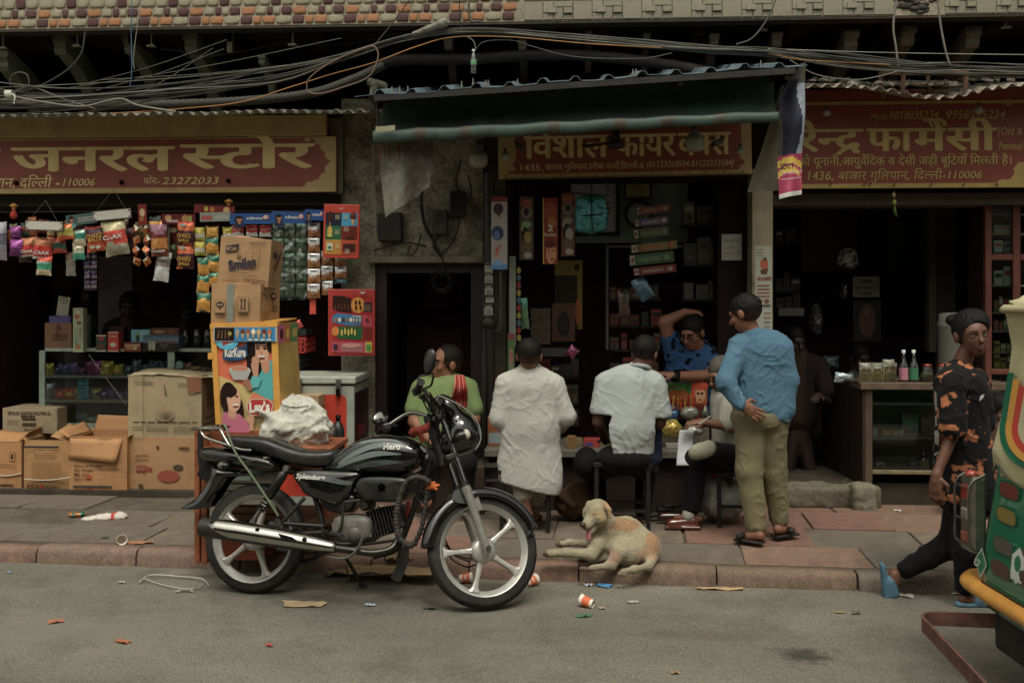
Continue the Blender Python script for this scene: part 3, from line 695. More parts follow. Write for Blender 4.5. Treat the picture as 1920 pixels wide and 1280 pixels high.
A.T('Mob:-',1632,1672,222,212,INK3,em=.7,off=.004,shear=.35);A.T('9818035234,',1668,1765,223,207,INK3,em=.7,off=.004,shear=.25);A.T('9958595234',1774,1886,223,207,INK3,em=.7,off=.004,shear=.25)
A.T('नरेन~द`',1444,1616,283,240,INK3,off=.03);A.T('फा',1629,1712,283,240,INK3,off=.03);A.T('मे^सी',1716,1868,283,240,INK3,off=.03)
A.T('(Old &',1872,1918,254,240,INK3,em=.7,off=.006,shear=.2);A.T('Famous)',1874,1919,281,267,INK3,em=.7,off=.006,shear=.2)
A.T('को यूनानी,आयुवे^िदक व देसी जड़ी बूिटयाँ िमलती है।',1496,1900,309,294,INK3,off=.012);A.T('1436, बाजार गुिलयान, िदल~ली-',1510,1775,336,321,INK3,off=.008,shear=.15);A.T('110006',1775,1842,335,321,INK3,em=.7,off=.008,shear=.2)
A.mb.build('lettering','sign',s3)
m=MB('#1a1210')
for i,px in enumerate((1556,1620,1630,1676,1745,1806,1868)):
 p=W(px,348,7.49);m.tube([p+Vector((-.008,0,.01)),p+Vector((0,-.004,-.006)),p+Vector((.008,0,.008)),p+Vector((.012,0,.02))],.003,5)
m.build('wire_hook','metal',s3)
# ================================================================== rusty corrugated canopies over the signs
def corr(name,lab,x0,x1,ya,yb,Y,depth,amp,period,col,sag=0,seed=0,rise=.1,mt='rust'):
 r=random.Random(seed);a=W(x0,ya,Y);b=W(x1,yb,Y);n=int((b.x-a.x)/period*8);m=MB(col);jag=[noise.noise(Vector((i*.11,seed,0)))*.05 for i in range(n+1)]
 def fn(u,v):
  x=a.x+(b.x-a.x)*u;i=min(n,int(round(u*n)));z=a.z+(b.z-a.z)*u-sag*math.exp(-((u-.42)/.16)**2)+amp*math.sin(2*PI*x/period)+rise*v+.012*noise.noise(Vector((x*2,v*3,seed)))
  return(x,Y+depth*v+(jag[i]if v==0 else 0),z)
 m.sheet(fn,n,4);o=m.build(name,mt,label=lab,cat='canopy');sm=o.modifiers.new('thickness','SOLIDIFY');sm.thickness=.003;return o
corr('corrugated_canopy','rusty wavy metal canopy sheet above the general store sign',-150,690,219,207,7.15,.7,.014,.085,C('#8f8b7e',1.4),seed=2,rise=.12)
corr('corrugated_canopy','dusty wavy metal canopy sheet above the pharmacy sign, littered with rubble',1503,2100,160,158,7.1,.7,.015,.09,C('#958a7a',1.4),sag=.085,seed=5,rise=.16)
# ================================================================== sheet metal awning with green tarpaulin
aw=thing('awning','sheet metal awning with rolled green tarpaulin over the fireworks shop','awning',tuple(W(1080,200,7)))
a=W(664,181,6.5);b=W(1514,121,6.38);n=14;per=1/13.6
def roof(u,v):
 t=(u*13.6)%1;h=0 if t<.62 else(.03*min(1,(t-.62)/.09)if t<.87 else .03*max(0,1-(t-.87)/.09));p=a.lerp(b,u)
 return(p.x+v*.0,p.y+v*1.05,p.z+h+v*.235+.006*math.sin(u*31))
m=MB(C('#5f7480',1.1));m.sheet(roof,14*14,6,smooth=False);o=m.build('roof_sheet','ironpaint',aw);o.modifiers.new('thickness','SOLIDIFY').thickness=.004
m=MB(C('#1b1413',1.0));
for v in(.02,.5):p,q=Vector(roof(.045,v)),Vector(roof(.975,v));m.bar(p-Vector((0,0,.03)),q-Vector((0,0,.03)),.035,.04)
for u in(.05,.28,.5,.73,.96):p,q=Vector(roof(u,.02)),Vector(roof(u,1));m.bar(p-Vector((0,0,.07)),q-Vector((0,0,.07)),.03,.03)
m.build('beam','ironpaint',aw)
m=MB(C('#9a9484',1.3));rb=random.Random(11)
for px in(697,738,753,769,873,895,919,924,980,1197,1203,1432):
 m=MB(C('#9a9484',1.3));u=(px-668)/(1512-668);p=Vector(roof(u,.06));m.cyl(p-Vector((0,0,.03)),p+Vector((0,0,.045)),.004,n=6);m.cyl(p+Vector((0,0,.004)),p+Vector((0,0,.012)),.009,n=6);m.build('bolt','metal',aw)
L0=W(701,258,6.6);L1=W(1458,219,6.48)
def tarp(u,v):
 p=L0.lerp(L1,u);tp=Vector(roof(.04+.92*u,.42));t=v;q=p.lerp(tp,t);sag=-.05*math.sin(PI*t)+.012*math.sin(u*23+t*4)*math.sin(PI*min(1,t*1.1))+.01*noise.noise(Vector((u*9,t*4,0)));tl=(.045*(1-u)+.02*u)
 return(q.x,q.y+.06*math.sin(PI*t)*(1-.3*u),q.z+sag*.8)
GT=C('#2f453c',1.15)
m=MB(C('#36463d',1.6));m.sheet(tarp,60,14);m.build('tarpaulin','tarp',aw)
m=MB(GT)
def roll(u,w):
 p=L0.lerp(L1,u);r1=.046*(1-u)+.034*u;an=2*PI*w;wr=1+.06*noise.noise(Vector((u*14,w*5,2)))
 return(p.x,p.y-.01+math.cos(an)*r1*.62*wr,p.z+math.sin(an)*r1*wr-.004*math.sin(u*40))
m.sheet(roll,110,14)
for u in(.12,.235,.455,.62,.735,.86):      # straps round the roll
 def st(s_,w,u=u):x,y,z=roll(u+(s_-.5)*.028,w);p=L0.lerp(L1,u);return(x,p.y+(y-p.y)*1.05,p.z+(z-p.z)*1.05)
 m.sheet(st,2,14,col=C('#40372c',1.0))
m.build('rolled_edge','tarp',aw)
for(pt,h,c)in(((706,195),(705,262),'#6b665a'),((699,270),(703,450),'#5a5346')):
 m=MB(C(c));p=smooth([W(*pt,6.75),W((pt[0]+h[0])/2+2,(pt[1]+h[1])/2,6.74),W(*h,6.72)]);m.tube(p,.005,6);m.build('rope','cable',aw)
m=MB(C('#8a8468',1.2));p=W(722,243,6.55);m.sheet(lambda u,v:(p.x-.06+.13*u,p.y-.02-.006*math.sin(9*u),p.z-.02+.035*v+.01*u),8,3);m.build('torn_patch','paper',aw)
# white post leaning at the right end of the awning
m=MB(C('#7b7462',1.3));p,q=W(1478,160,6.75),W(1432,360,6.9)
def clo(u,v):b_=p.lerp(q,v);w=.04+.06*v;x=(u-.5)*w*2.1;return(b_.x+x,b_.y+.025*math.sin(u*7+v*2)+.02*math.sin(v*9+u*3),b_.z+.01*u)
m.sheet(clo,16,30);m.build('cloth_strip','fabric',label='pale bleached cloth hanging at the right end of the green awning',cat='cloth')
# printed banner hanging by the pharmacy sign
m=MB(C('#23232f',1.0));bx=lambda v:(1462+6*v,1507-6*v)
def ban(u,v):
 py=118+(v*246);x0=1508-(min(v,.3)/.3)*44 if v<.3 else 1464;x0=1500-38*min(1,v/.25)-2*v;x1=1511-(7*v)
 P_=W(x0+(x1-x0)*u,py+8*(1-u)*v*1.2,6.62);return(P_.x,P_.y+.035*math.sin(u*5+v*3)*(.3+.7*v)+.02*math.sin(v*11),P_.z)
def bcol(u,v):
 if v>.96:return C('#c9c6ba',1.2)
 if v>.68:
  w=v+.03*math.sin(u*4)
  return C('#c7a21c',1.3)if(.725<w<.775 or .80<w<.845 and u<.9)else(C('#8f1f47',1.6))
 if v>.12 and abs(u-.42+.1*math.sin(v*9))*2.1<.85-abs(v-.4)*.9:return C('#1c2240',1.0)if math.sin(u*40+v*60)<.4 else C('#141425')
 return C('#8f98a6',1.2)if u>.5 and v>.15 else C('#4a4640',1.2)
m.sheet(ban,18,60,cf=bcol);
text(m,'SONY',lambda u,v,h:(lambda q:(q.x,q.y-.005-h,q.z+v*.0))(W(1462+u*1,318-v*1,6.57)),16,26,C('#0c0c10'),.02)
text(m,'LTD VARASI-10',lambda u,v,h:W(1464+u,328-v-u*.12,6.57-h),7,40,C('#e8e4da'),.0);text(m,'www.sony.co.in',lambda u,v,h:W(1464+u,338-v-u*.12,6.57-h),5,38,C('#e8e4da'),.0)
m.build('hanging_banner','tarp',label='twisted vinyl banner in magenta and yellow hanging beside the pharmacy sign',cat='banner')
# dirty poster hanging under the left end of the awning
m=MB(C('#8d8672',1.2))
def pos(u,v):
 py=262+v*(145-60*u*(1 if u>.5 else .9))*1.0;px_=707+(810-707)*u+14*v*(1-u)-6*v*u;q=W(px_,py,6.66);return(q.x,q.y+.09*u+.03*math.sin(u*9+v*2)*(v),q.z)
def pcol(u,v):
 n=noise.noise(Vector((u*7,v*9,3)))
 if u<.42 and v<.3 and math.sin(u*70)>.2:return C('#6a4038',1.2)
 if u>.45:return C('#5f5248',1.0)if n<.2 else C('#6a6456',1.0)
 return C('#6a685c',1.0)if n<.1 else C('#77745f',1.0)
m.sheet(pos,40,50,cf=pcol);m.build('hanging_poster','tarp',label='crumpled dirty paper poster hanging below the left end of the green awning',cat='poster')
# ================================================================== overhead cables
rc=random.Random(21)
main=[(-60,182),(120,186),(320,168),(520,140),(640,108),(760,70),(880,58),(1040,68),(1200,82),(1330,92),(1440,98),(1560,112),(1700,124),(1820,130),(1990,138)]
for i in range(24):
 m=MB(C(rc.choice(['#5a584e','#4a4a44','#6a685c','#3c3832','#77746a','#2e2a28']),1.0));o1,o2=rc.uniform(-1,1),rc.uniform(-1,1);fr=rc.uniform(.6,2.2);ph=rc.uniform(0,6)
 pts=[]
 for k,(x,y)in enumerate(main):
  sp=26 if x<300 else(14 if x<640 else(4.5 if x<1100 else 6 if x<1470 else 12));w=.5 if 380>x>0 else 1
  pts.append(W(x,y+sp*(o1*.7+.45*math.sin(fr*k+ph))+(12*o2 if x<500 else 3*o2),6.83+.05*o2+.02*math.sin(k+ph)))
 m.tube(smooth(pts,5),rc.uniform(.0028,.0055),5);m.build('overhead_cable','cable',label='grey cable in the bundle strung along under the upper storey',cat='cable',group='cables bundled above the shop signs')
def cable(pts,r,col,lab,Y=6.8,n=6,grp=None,mt='cable',nm='cable'):
 m=MB(C(col));m.tube(smooth([W(x,y,Y if not isinstance(Y,(list,tuple))else Y[i])for i,(x,y)in enumerate(pts)],7),r,n);return m.build(nm,mt,label=lab,cat='cable',group=grp)
cable([(210,213),(330,205),(450,192),(540,165),(620,140),(700,118),(780,88),(850,70),(960,70),(1100,82),(1240,90)],.004,'#a8702c','thin yellow cable winding through the grey cable bundle',6.77)
cable([(1440,100),(1500,112),(1580,117),(1670,122)],.004,'#a8702c','short orange cable stretch left of the rusty iron frame',6.8)
cable([(575,160),(578,172),(600,176),(640,165),(690,145),(708,112),(706,92),(692,88),(640,108),(600,130),(578,150),(575,162)],.0055,'#7a5c4c','brown cable looped in a wide oval beside the awning',6.72)
cable([(20,165),(20,145),(34,136),(50,140),(54,158),(42,172),(22,172)],.004,'#55534b','small cable loop tied at the far left of the bundle',6.8)
cable([(-30,160),(40,172),(110,143),(150,105),(160,60)],.007,'#3a3833','thick dark cable rising from the tied knot at the far left',6.85)
cable([(20,180),(70,190),(150,200),(200,190),(230,186),(260,198),(330,210)],.0075,'#77746a','thick pale cable dipping below the bundle at the left',6.76)
cable([(25,172),(60,164),(120,186),(180,205)],.005,'#6b695e','pale cable crossing down from the knot at the left',6.78)
cable([(247,-5),(246,60),(247,130),(244,162)],.0035,'#3d6a86','thin blue wire hanging straight down in front of the stone cladding',6.86)
cable([(262,20),(256,60),(250,110),(252,130)],.003,'#87887c','thin pale wire dangling beside the blue wire',6.87)
cable([(768,0),(735,45),(700,88)],.0045,'#4a3f3a','dark wire slanting from the stones down to the cable bundle',6.85)
cable([(861,-5),(862,30),(866,58)],.004,'#2e2a28','black wire hanging over the stones above the plastic bottle',6.86)
cable([(880,-5),(879,22),(884,40),(900,40)],.008,'#55534b','thick grey hose hanging in front of the stone cladding',6.84)
cable([(1455,0),(1436,40),(1410,72),(1380,84)],.005,'#55534b','grey wire coming down from the marble tiles to the bundle',6.84)
cable([(1681,0),(1675,50),(1680,90),(1684,124)],.0075,'#77746a','thick grey cable hanging down to the rusty frame, left of its twin',6.8)
cable([(1758,0),(1764,50),(1774,100),(1782,124)],.0075,'#77746a','thick grey cable hanging down to the rusty frame, right of its twin',6.8)
cable([(1440,92),(1620,98),(1760,101),(1990,104)],.0035,'#8a887c','single taut wire above the cables at the right',6.86)
cable([(1480,112),(1530,140),(1600,150),(1650,143),(1690,132)],.0045,'#6b695e','slack pale wire sagging toward the rusty frame',6.78)
cable([(875,68),(888,78),(892,92)],.004,'#6b695e','short wire tied to the neck of the hanging plastic bottle',6.75)
cable([(892,92),(910,78),(960,76),(1000,88),(1080,107),(1200,110),(1260,100)],.0035,'#4a4741','thin slack wire running right from the plastic bottle',6.78)
for k,(A_,B_)in enumerate([((150,160),(425,75)),((130,165),(640,72)),((180,170),(420,92)),((240,186),(400,90)),((190,150),(640,110))]):
 cable([A_,((A_[0]+B_[0])/2,(A_[1]+B_[1])/2+6),B_],.003,'#5b584e','thin wire fanning up from the left end of the bundle',6.9,grp='thin wires fanning up at the left')
for k,(A_,B_)in enumerate([((510,80),(760,60)),((300,92),(520,84)),((330,84),(380,106)),((430,100),(330,84))]):
 cable([A_,((A_[0]+B_[0])/2,(A_[1]+B_[1])/2+14),B_],.004,'#3c3833','dark slack wire in the recess under the overhang',7.2,grp='dark wires in the recess under the overhang')
def hose(pts,r,col,lab,Y):
 P=smooth([W(x,y,Y)for x,y in pts],26);m=MB(C(col));m.tube(P,[r*(1 if i%2 else .86)for i in range(len(P))],12);m.build('ribbed_conduit','rubber',label=lab,cat='pipe')
hose([(-60,192),(120,198),(300,196),(450,190),(580,176),(660,150),(720,122)],.036,'#3d3c36','thick grey ribbed conduit pipe running behind the cables at the left',7.1)
hose([(715,120),(760,112),(860,112),(980,105),(1080,104),(1180,112),(1290,128),(1400,150)],.044,'#241c1c','thick black ribbed conduit pipe above the awning',7.15)
# plaster-wrapped cable end and knot
p,q=W(776,64,6.8),W(828,45,6.75);blob('cable_sleeve','concrete',[cap(p,q,.016,.028,k=.01),cap(q,q+Vector((.02,0,.01)),.026,.03)],label='grey plaster-coated sleeve on the cables above the awning',cat='sleeve',vox=.006,col=C('#77756a',1.3),disp=lambda P:fbm(P,40,1)*.004)
m=MB(C('#a8a698',1.3))
for i in range(5):p=W(14+i*2.4,178,6.74);m.ring(p,(1,0,.2),.03,.005,16,5,flat=1.6)
m.tube(smooth([W(22,175,6.72),W(28,182,6.7),(W(26,195,6.7))]),.006,5);m.build('cable_tie','plastic',label='white strip of plastic knotted round the cables at the far left',cat='cable tie')
p=W(703,160,6.85);blob('cloth_knot','fabric',[cap(p,p+Vector((0,0,-.12)),.03,.02),cap(p+Vector((-.03,0,.02)),p+Vector((.07,0,0)),.028,.02),cap(p+Vector((.05,-.01,0)),p+Vector((.09,0,-.06)),.018),cap(p,p+Vector((-.03,-.01,-.1)),.015)],label='grey rag knotted round the left end of the awning',cat='rag',vox=.007,col=C('#4d4a40',1.2),disp=lambda P:fbm(P,30,4)*.012)
# rusty iron frame and rubble lying on the pharmacy canopy
fr=MB(C('#7a5a44',1.2));z=W(1740,165,7.2).z
c0,c1=W(1672,128,7.0),W(1815,130,7.0);y2=7.25
for(p,q)in(((c0.x,7.0,c0.z-.02),(c1.x,7.0,c1.z-.02)),((c0.x,y2,c0.z+.02),(c1.x,y2,c1.z+.02)),((c0.x,7.0,c0.z-.02),(c0.x,y2,c0.z+.02)),((c1.x,7.0,c1.z-.02),(c1.x,y2,c1.z+.02)),((c0.x+.08,7.0,c0.z-.02),(c0.x+.09,7.05,c0.z-.17)),((c1.x-.01,7.0,c1.z-.02),(c1.x-.01,7.03,c1.z-.14)),((c0.x,y2,c0.z),(c0.x+.02,y2,c0.z-.16)),((c0.x+.33,y2,c0.z),(c0.x+.35,y2,c0.z-.14)),((c0.x+.1,7.1,c0.z-.0),(c0.x+.4,7.12,c0.z+.01))):fr.bar(p,q,.028,.022)
fr.build('iron_frame','rust',label='rusty upturned iron frame lying on the pharmacy canopy',cat='metal frame',bevel=.003,seg=1)
m=MB('#6a6354');rr=random.Random(9)
for i in range(150):
 px=rr.choice([rr.gauss(1700,45),rr.gauss(1640,40),rr.gauss(1780,40),rr.uniform(1520,1920)]);y=rr.uniform(7.12,7.5);base=W(px,176-(8 if px<1600 or px>1830 else 0),7.1);r=rr.uniform(.008,.03)
 q=Matrix.Rotation(rr.uniform(0,3),4,'Z')@Matrix.Rotation(rr.uniform(-.6,.6),4,'X');q.translation=(base.x,y,base.z+.06+(y-7.1)*.23+r*.3);m.boxm(q,r*rr.uniform(1,3),r*2,r*rr.uniform(.4,1.2),C(rr.choice(['#6a6354','#5a5448','#7d7a70','#6b5444','#84807a']),1.4))
m.build('rubble','concrete',kind='stuff',label='heap of broken plaster and dust on the pharmacy canopy')
# plastic bottle hung from the cables
p=W(888,138,6.75);bt=thing('plastic_bottle','small clear plastic bottle hanging from the cables above the awning','bottle',tuple(p))
m=MB(C('#b9c9bf',1.2));m.lathe([(.0,0),(.018,.002),(.021,.01),(.019,.03),(.021,.04),(.019,.055),(.021,.065),(.021,.1),(.016,.125),(.009,.14),(.009,.15),(0,.15)],Matrix.Translation(p),14);m.build('shell','film',bt)
m=MB(C('#5c8f6a',1.1));m.lathe([(.0215,.055),(.0218,.056),(.0218,.09),(.0215,.091)],Matrix.Translation(p),14);m.build('label_band','print',bt)
m=MB(C('#d8dcd2',1.1));m.cyl(p+Vector((0,0,.15)),p+Vector((0,0,.163)),.011,n=10);m.lathe([(0,.001),(.017,.003),(.018,.02),(0,.02)],Matrix.Translation(p),12,C('#aab4ac'));m.build('cap','plastic',bt)
# ================================================================== parked motorcycle
from mathutils.bvhtree import BVHTree
def hit(px,py,Mw,y):              # photo pixel -> point on the local plane y of a thing with world matrix Mw, in its local space
 Mi=Mw.inverted();o=Mi@Vector((0,0,CH));d=(Mi.to_3x3()@ray(px,py));t=(y-o.y)/d.y;return o+d*t
RC=G(472,1111.5);FC=G(908,1141);yawb=math.atan2(FC.y-RC.y,FC.x-RC.x)
MBK=Matrix.Translation(RC)@Matrix.Rotation(yawb,4,'Z')@Matrix.Rotation(R(-9),4,'X')
def BP(px,py,y=0.):return hit(px,py,MBK,y)
bike=thing('motorcycle','black commuter motorcycle with grey tank stripes parked at the kerb, front wheel turned','motorcycle',tuple(RC),rot=None)
def KM(col='#101010'):return MB(C(col),MBK)
def loft(m,st,PF,n=18,pw=2.6,col=None,cf=None):
 """st: (px, py_top, py_bottom, half width)"""
 rings=[]
 for(px,pt,pb,hw)in st:
  a=PF(px,pt);b=PF(px,pb);c=(a+b)/2;h=(a.z-b.z)/2
  rings.append([Vector((c.x,c.y+hw*math.copysign(abs(math.cos(t))**(2/pw),math.cos(t)),c.z+h*math.copysign(abs(math.sin(t))**(2/pw),math.sin(t))))for t in[2*PI*(j+.5)/n for j in range(n)]])
 v=[p for r_ in rings for p in r_];k=len(rings);f=[(i*n+j,i*n+(j+1)%n,(i+1)*n+(j+1)%n,(i+1)*n+j)for i in range(k-1)for j in range(n)]
 f=[q[::-1]for q in f];b0=len(m.f);m.add(v,f+[tuple(range(n)),tuple(range((k-1)*n,k*n))[::-1]],True,col);return rings
def dens(st,n=4):                    # densify a station list smoothly
 P=[np.array(s,float)for s in st];P=[P[0]*2-P[1]]+P+[P[-1]*2-P[-2]];o=[]
 for i in range(1,len(P)-2):
  for k in range(n):
   t=k/n;a,b,c,d=P[i-1:i+3];o.append(tuple(.5*((2*b)+(c-a)*t+(2*a-5*b+4*c-d)*t*t+(3*b-a-3*c+d)*t**3)))
 o.append(tuple(P[-2]));return o
def pxpoly(pts,y):return[(BP(a,b,y).x,BP(a,b,y).z)for a,b in pts]
BVHs={}
def onto(name_mb,px,py,lift=.0015):  # point of the near (right-hand) side surface under a photo pixel, local space
 bv=BVHs[name_mb];Mi=MBK.inverted();o=Mi@Vector((0,0,CH));d=(Mi.to_3x3()@ray(px,py)).normalized();h=bv.ray_cast(o,d)
 return(h[0]-d*lift)if h[0]is not None else None
def bvh(name,m):
 Mi=MBK.inverted();BVHs[name]=BVHTree.FromPolygons([Mi@Vector(v)for v in m.v],m.f)
def decal(m,surf,pts,col,lift=.0015):
 """thin painted patch: a strip given as list of (pxA, pxB) pairs, laid on the surface"""
 A_=[];B_=[]
 for a,b in pts:
  p,q=onto(surf,*a,lift),onto(surf,*b,lift)
  if p is None or q is None:continue
  A_.append(p);B_.append(q)
 n=len(A_)
 if n>1:m.add(A_+B_,[(i,i+1,n+i+1,n+i)for i in range(n-1)],True,col)
def stxt(m,surf,s,xa,xb,yb,yt,col,off=.02,shear=0,rise=0,em=.7,lift=.002):
 g,w=layout(s,off)
 sx=(xb-xa)/w;sz=(yb-yt)/em
 for v,f in g:
  P_=[onto(surf,xa+p[0]*sx+p[1]*sz*shear,yb-p[1]*sz-(p[0]*sx)*rise,lift)for p in v]
  if f and all(q is not None for q in P_):m.add(P_,f,False,col)
# --- wheels
def frame_at(c,fwd,left,up):M=Matrix((fwd,left,up)).transposed().to_4x4();M.translation=c;return M
RR=.303
def wheel(root_M,name_lab,wd,ph,tread,hubr,nm):
 """root_M: x forward, y axle, z up at the wheel centre (world)"""
 wh=MB(C('#121211',1.2),root_M);na,nb=216,18;ro,ri=RR,.243
 def ty(u,v):
  a=2*PI*u;b=PI*(v*1.0);cb,sb=math.cos(b),math.sin(b);y=-cb*wd*.5*(1.0 if abs(cb)<.9 else .92);r=ri+(ro-ri)*sb**.62
  if sb>.45:
   fr=(u*tread+abs(cb)*1.3)%1;fr2=(u*tread+.5-abs(cb)*1.3)%1
   if(fr<.3 and cb<-.12)or(fr2<.3 and cb>.12)or abs(abs(cb)-.1)<.045:r-=.0065
  return(r*math.cos(a),y,r*math.sin(a))
 v=[ty(i/na,j/nb)for i in range(na)for j in range(nb+1)];k=nb+1
 wh.add(v,[(i*k+j,i*k+j+1,((i+1)%na)*k+j+1,((i+1)%na)*k+j)for i in range(na)for j in range(nb)],True);w=wh.build('wheel','rubber',bike)
 rm=MB(C('#9a9892',1.9),root_M);X=Matrix.Rotation(R(90),4,'X');hw=wd*.36
 rm.lathe([(.247,-hw-.004),(.251,-hw),(.251,-hw*.7),(.243,-hw*.62),(.228,-hw*.3),(.222,-hw*.15),(.222,hw*.15),(.228,hw*.3),(.243,hw*.62),(.251,hw*.7),(.251,hw),(.247,hw+.004),(.238,hw),(.232,hw*.6),(.214,hw*.3),(.212,0),(.214,-hw*.3),(.232,-hw*.6),(.238,-hw)],X,72,closed=True)
 rm.build('rim','alloy',w)
 for i in range(5):
  a=R(ph+72*i);d=Vector((math.cos(a),0,math.sin(a)));e=Vector((-math.sin(a),0,math.cos(a)));sp=MB(C('#9a9892',1.9),root_M)
  for s_,(y0,y1)in((1,(-.016,.016)),):
   q=[]
   for r_,hwid,th in((.04,.021,.019),(.09,.015,.015),(.16,.0125,.012),(.2,.019,.012),(.222,.036,.013)):
    q.append([d*r_-e*hwid+Vector((0,-th,0)),d*r_-e*hwid*.45+Vector((0,-th-.005,0)),d*r_+e*hwid*.45+Vector((0,-th-.005,0)),d*r_+e*hwid+Vector((0,-th,0)),d*r_+e*hwid+Vector((0,th,0)),d*r_-e*hwid+Vector((0,th,0))])
   vv=[p for r_ in q for p in r_];sp.add(vv,[(i_*6+j,(i_+1)*6+j,(i_+1)*6+(j+1)%6,i_*6+(j+1)%6)for i_ in range(4)for j in range(6)],False)
  sp.build('spoke','alloy',w,bevel=.003,seg=1)
 hb=MB(C('#94928c',1.8),root_M)
 hb.lathe([(0,-.055),(.012,-.055),(.014,-.044),(hubr*.5,-.042),(hubr,-.036),(hubr+.004,-.028),(hubr,.03),(hubr*.6,.04),(0,.042)],X,36);hb.build('hub','alloy',w)
 return w
MR=MBK@Matrix.Translation((0,0,RR));wheel(MR,'',.092,-68,62,.068,'rear')
# steering frame
AX=BP(905,1035,0);AX.z=RR*1.0;FTp=BP(826,800,0);u=(FTp-AX).normalized();f0=Vector((1,0,0));f0=(f0-u*f0.dot(u)).normalized()
rot=Matrix.Rotation(R(30),3,u);f=rot@f0;l=u.cross(f)
MS=MBK@frame_at(AX,f,l,u)
MW=MBK@frame_at(AX,(lambda ff:(ff-l*ff.dot(l)).normalized())(Vector((f.x,f.y,0)).normalized()),l,Vector((0,0,0)))
fw=(Vector((f.x,f.y,f.z)));up2=Vector((0,0,1));up2=(up2-l*up2.dot(l)).normalized();fw2=l.cross(up2).normalized()
if fw2.dot(f)<0:fw2=-fw2
MW=MBK@frame_at(AX,fw2,l,up2)
wheel(MW,'',.08,41,80,.066,'front')
def SM(col='#101010'):return MB(C(col),MS)
def SPp(px,py,y=0.):return hit(px,py,MS,y)       # photo pixel -> steering frame
# fork legs
for sy in(-.088,.088):
 m=SM();m.cyl((0,sy,-.03),(0,sy,.04),.021,n=16,col=C('#8a8880',1.5));m.tube([(0,sy,-.012),(0,sy,.05),(0,sy,.29),(0,sy,.315),(0,sy,.345)],[.02,.0215,.0235,.027,.026],16,col=C('#85837c',1.5));m.tube([(-.02,sy,.235),(.035,sy*1.02,.235)],.012,8,col=C('#85837c'));m.box(.012,sy-.014,.2,.045,sy+.014,.27,C('#7a7872',1.4));m.build('fork_leg','alloy',bike)
 m=SM('#888888');m.cyl((0,sy,.33),(0,sy,.80),.0155,n=16);m.build('fork_tube','chrome',bike)
 m=SM('#0d0d0d');m.cyl((0,sy,.345),(0,sy,.375),.023,.019,n=14);m.build('fork_seal','rubber',bike)
m=SM('#6b6962');m.cyl((0,-.125,0),(0,.125,0),.009,n=10,col=C('#7a7872',1.2));m.cyl((0,-.13,0),(0,-.118,0),.016,n=6,col=C('#55534e'));m.cyl((0,.118,0),(0,.13,0),.016,n=6,col=C('#55534e'));m.build('axle','metal',bike)
m=SM('#1a1a1a');m.boxm(Matrix.Translation((-.02,0,.52)),.07,.21,.03);m.boxm(Matrix.Translation((-.02,0,.74)),.08,.21,.028);m.cyl((-.05,0,.5),(-.05,0,.78),.028,n=14);m.build('fork_yoke','ironpaint',bike,bevel=.006)
# front mudguard
m=SM('#0c0d0f')
def fen(u_,v_,r0=.335):
 a=R(16+u_*162);w=.058*(1-.18*abs(u_-.5));y=(v_-.5)*2;rr=r0-.03*abs(y)**2.2-(.028*(abs(y)>.9));e=1-.1*(u_<.03)
 fx=Vector((math.cos(a),0,math.sin(a)))*rr*e;q=MS.inverted().to_3x3()@(MW.to_3x3()@Vector((fx.x,0,fx.z)));return(q.x,q.y+y*w,q.z)
m.sheet(fen,48,12);o=m.build('front_mudguard','gloss',bike);sm=o.modifiers.new('t','SOLIDIFY');sm.thickness=.003
for sy in(-1,1):
 m=SM('#3b3d3d');q0=[(.0-.01,.25),(-.075,.285),(-.085,.315),(-.06,.345),(.02,.34),(.035,.3),(.03,.26)]
 m.prism(q0,sy*.062-.003,sy*.062+.003,'xz');m.build('mudguard_bracket','gloss',bike,bevel=.002,seg=1)
# headlamp cowl
def SB(name,mt,prims,**kw):return blob(name,mt,prims,bike,M=MS,**kw)
SB('headlamp_cowl','gloss',[elp((.10,0,.64),(.10,.105,.115)),elp((.07,0,.78),(.06,.085,.10),rot=Matrix.Rotation(R(-18),3,'Y')),cap((.03,0,.6),(.12,0,.60),.08),elp((.23,0,.65),(.05,.2,.2),sub=True,k=.008)],vox=.006,k=.03,col=C('#0d0e10'))
m=SM('#b9bab4');m.lathe([(.0,.03),(.04,.028),(.08,.014),(.092,0)],Matrix.Translation((.175,0,.645))@Matrix.Rotation(R(90),4,'Y'),24);m.build('headlamp_lens','film',bike)
m=SM(C('#8a8880',1.0));pts=[(.0+.02,-.094,.86),(.085,-.105,.80),(.15,-.112,.72),(.178,-.108,.64),(.165,-.1,.56),(.12,-.085,.515)]
m.tube(smooth(pts),.0038,6,flat=.7);m.build('cowl_trim','plastic',bike)
m=SM('#15171a');m.sheet(lambda u_,v_:(.045+.07*v_*0-.10*v_+.03*math.cos((u_-.5)*3),(u_-.5)*.17*(1-.25*v_),.80+.115*v_),8,6);o=m.build('visor','gloss',bike);o.modifiers.new('t','SOLIDIFY').thickness=.003
m=SM('#121212');m.boxm(Matrix.Translation((.02,0,.83))@Matrix.Rotation(R(-35),4,'Y'),.06,.17,.05);m.build('instrument_panel','blackplastic',bike,bevel=.01)
for sy in(-1,1):
 m=SM('#141414');m.cyl((.04,sy*.09,.6),(.045,sy*.15,.6),.01,n=8);m.build('indicator_stalk','rubber',bike)
 SB('indicator','plastic',[elp((.05,sy*.175,.6),(.042,.022,.026)),elp((.075,sy*.175,.6),(.02,.023,.028),C('#b9b3a2',1.2))],vox=.005,k=.006,col=C('#1a1a1a'))
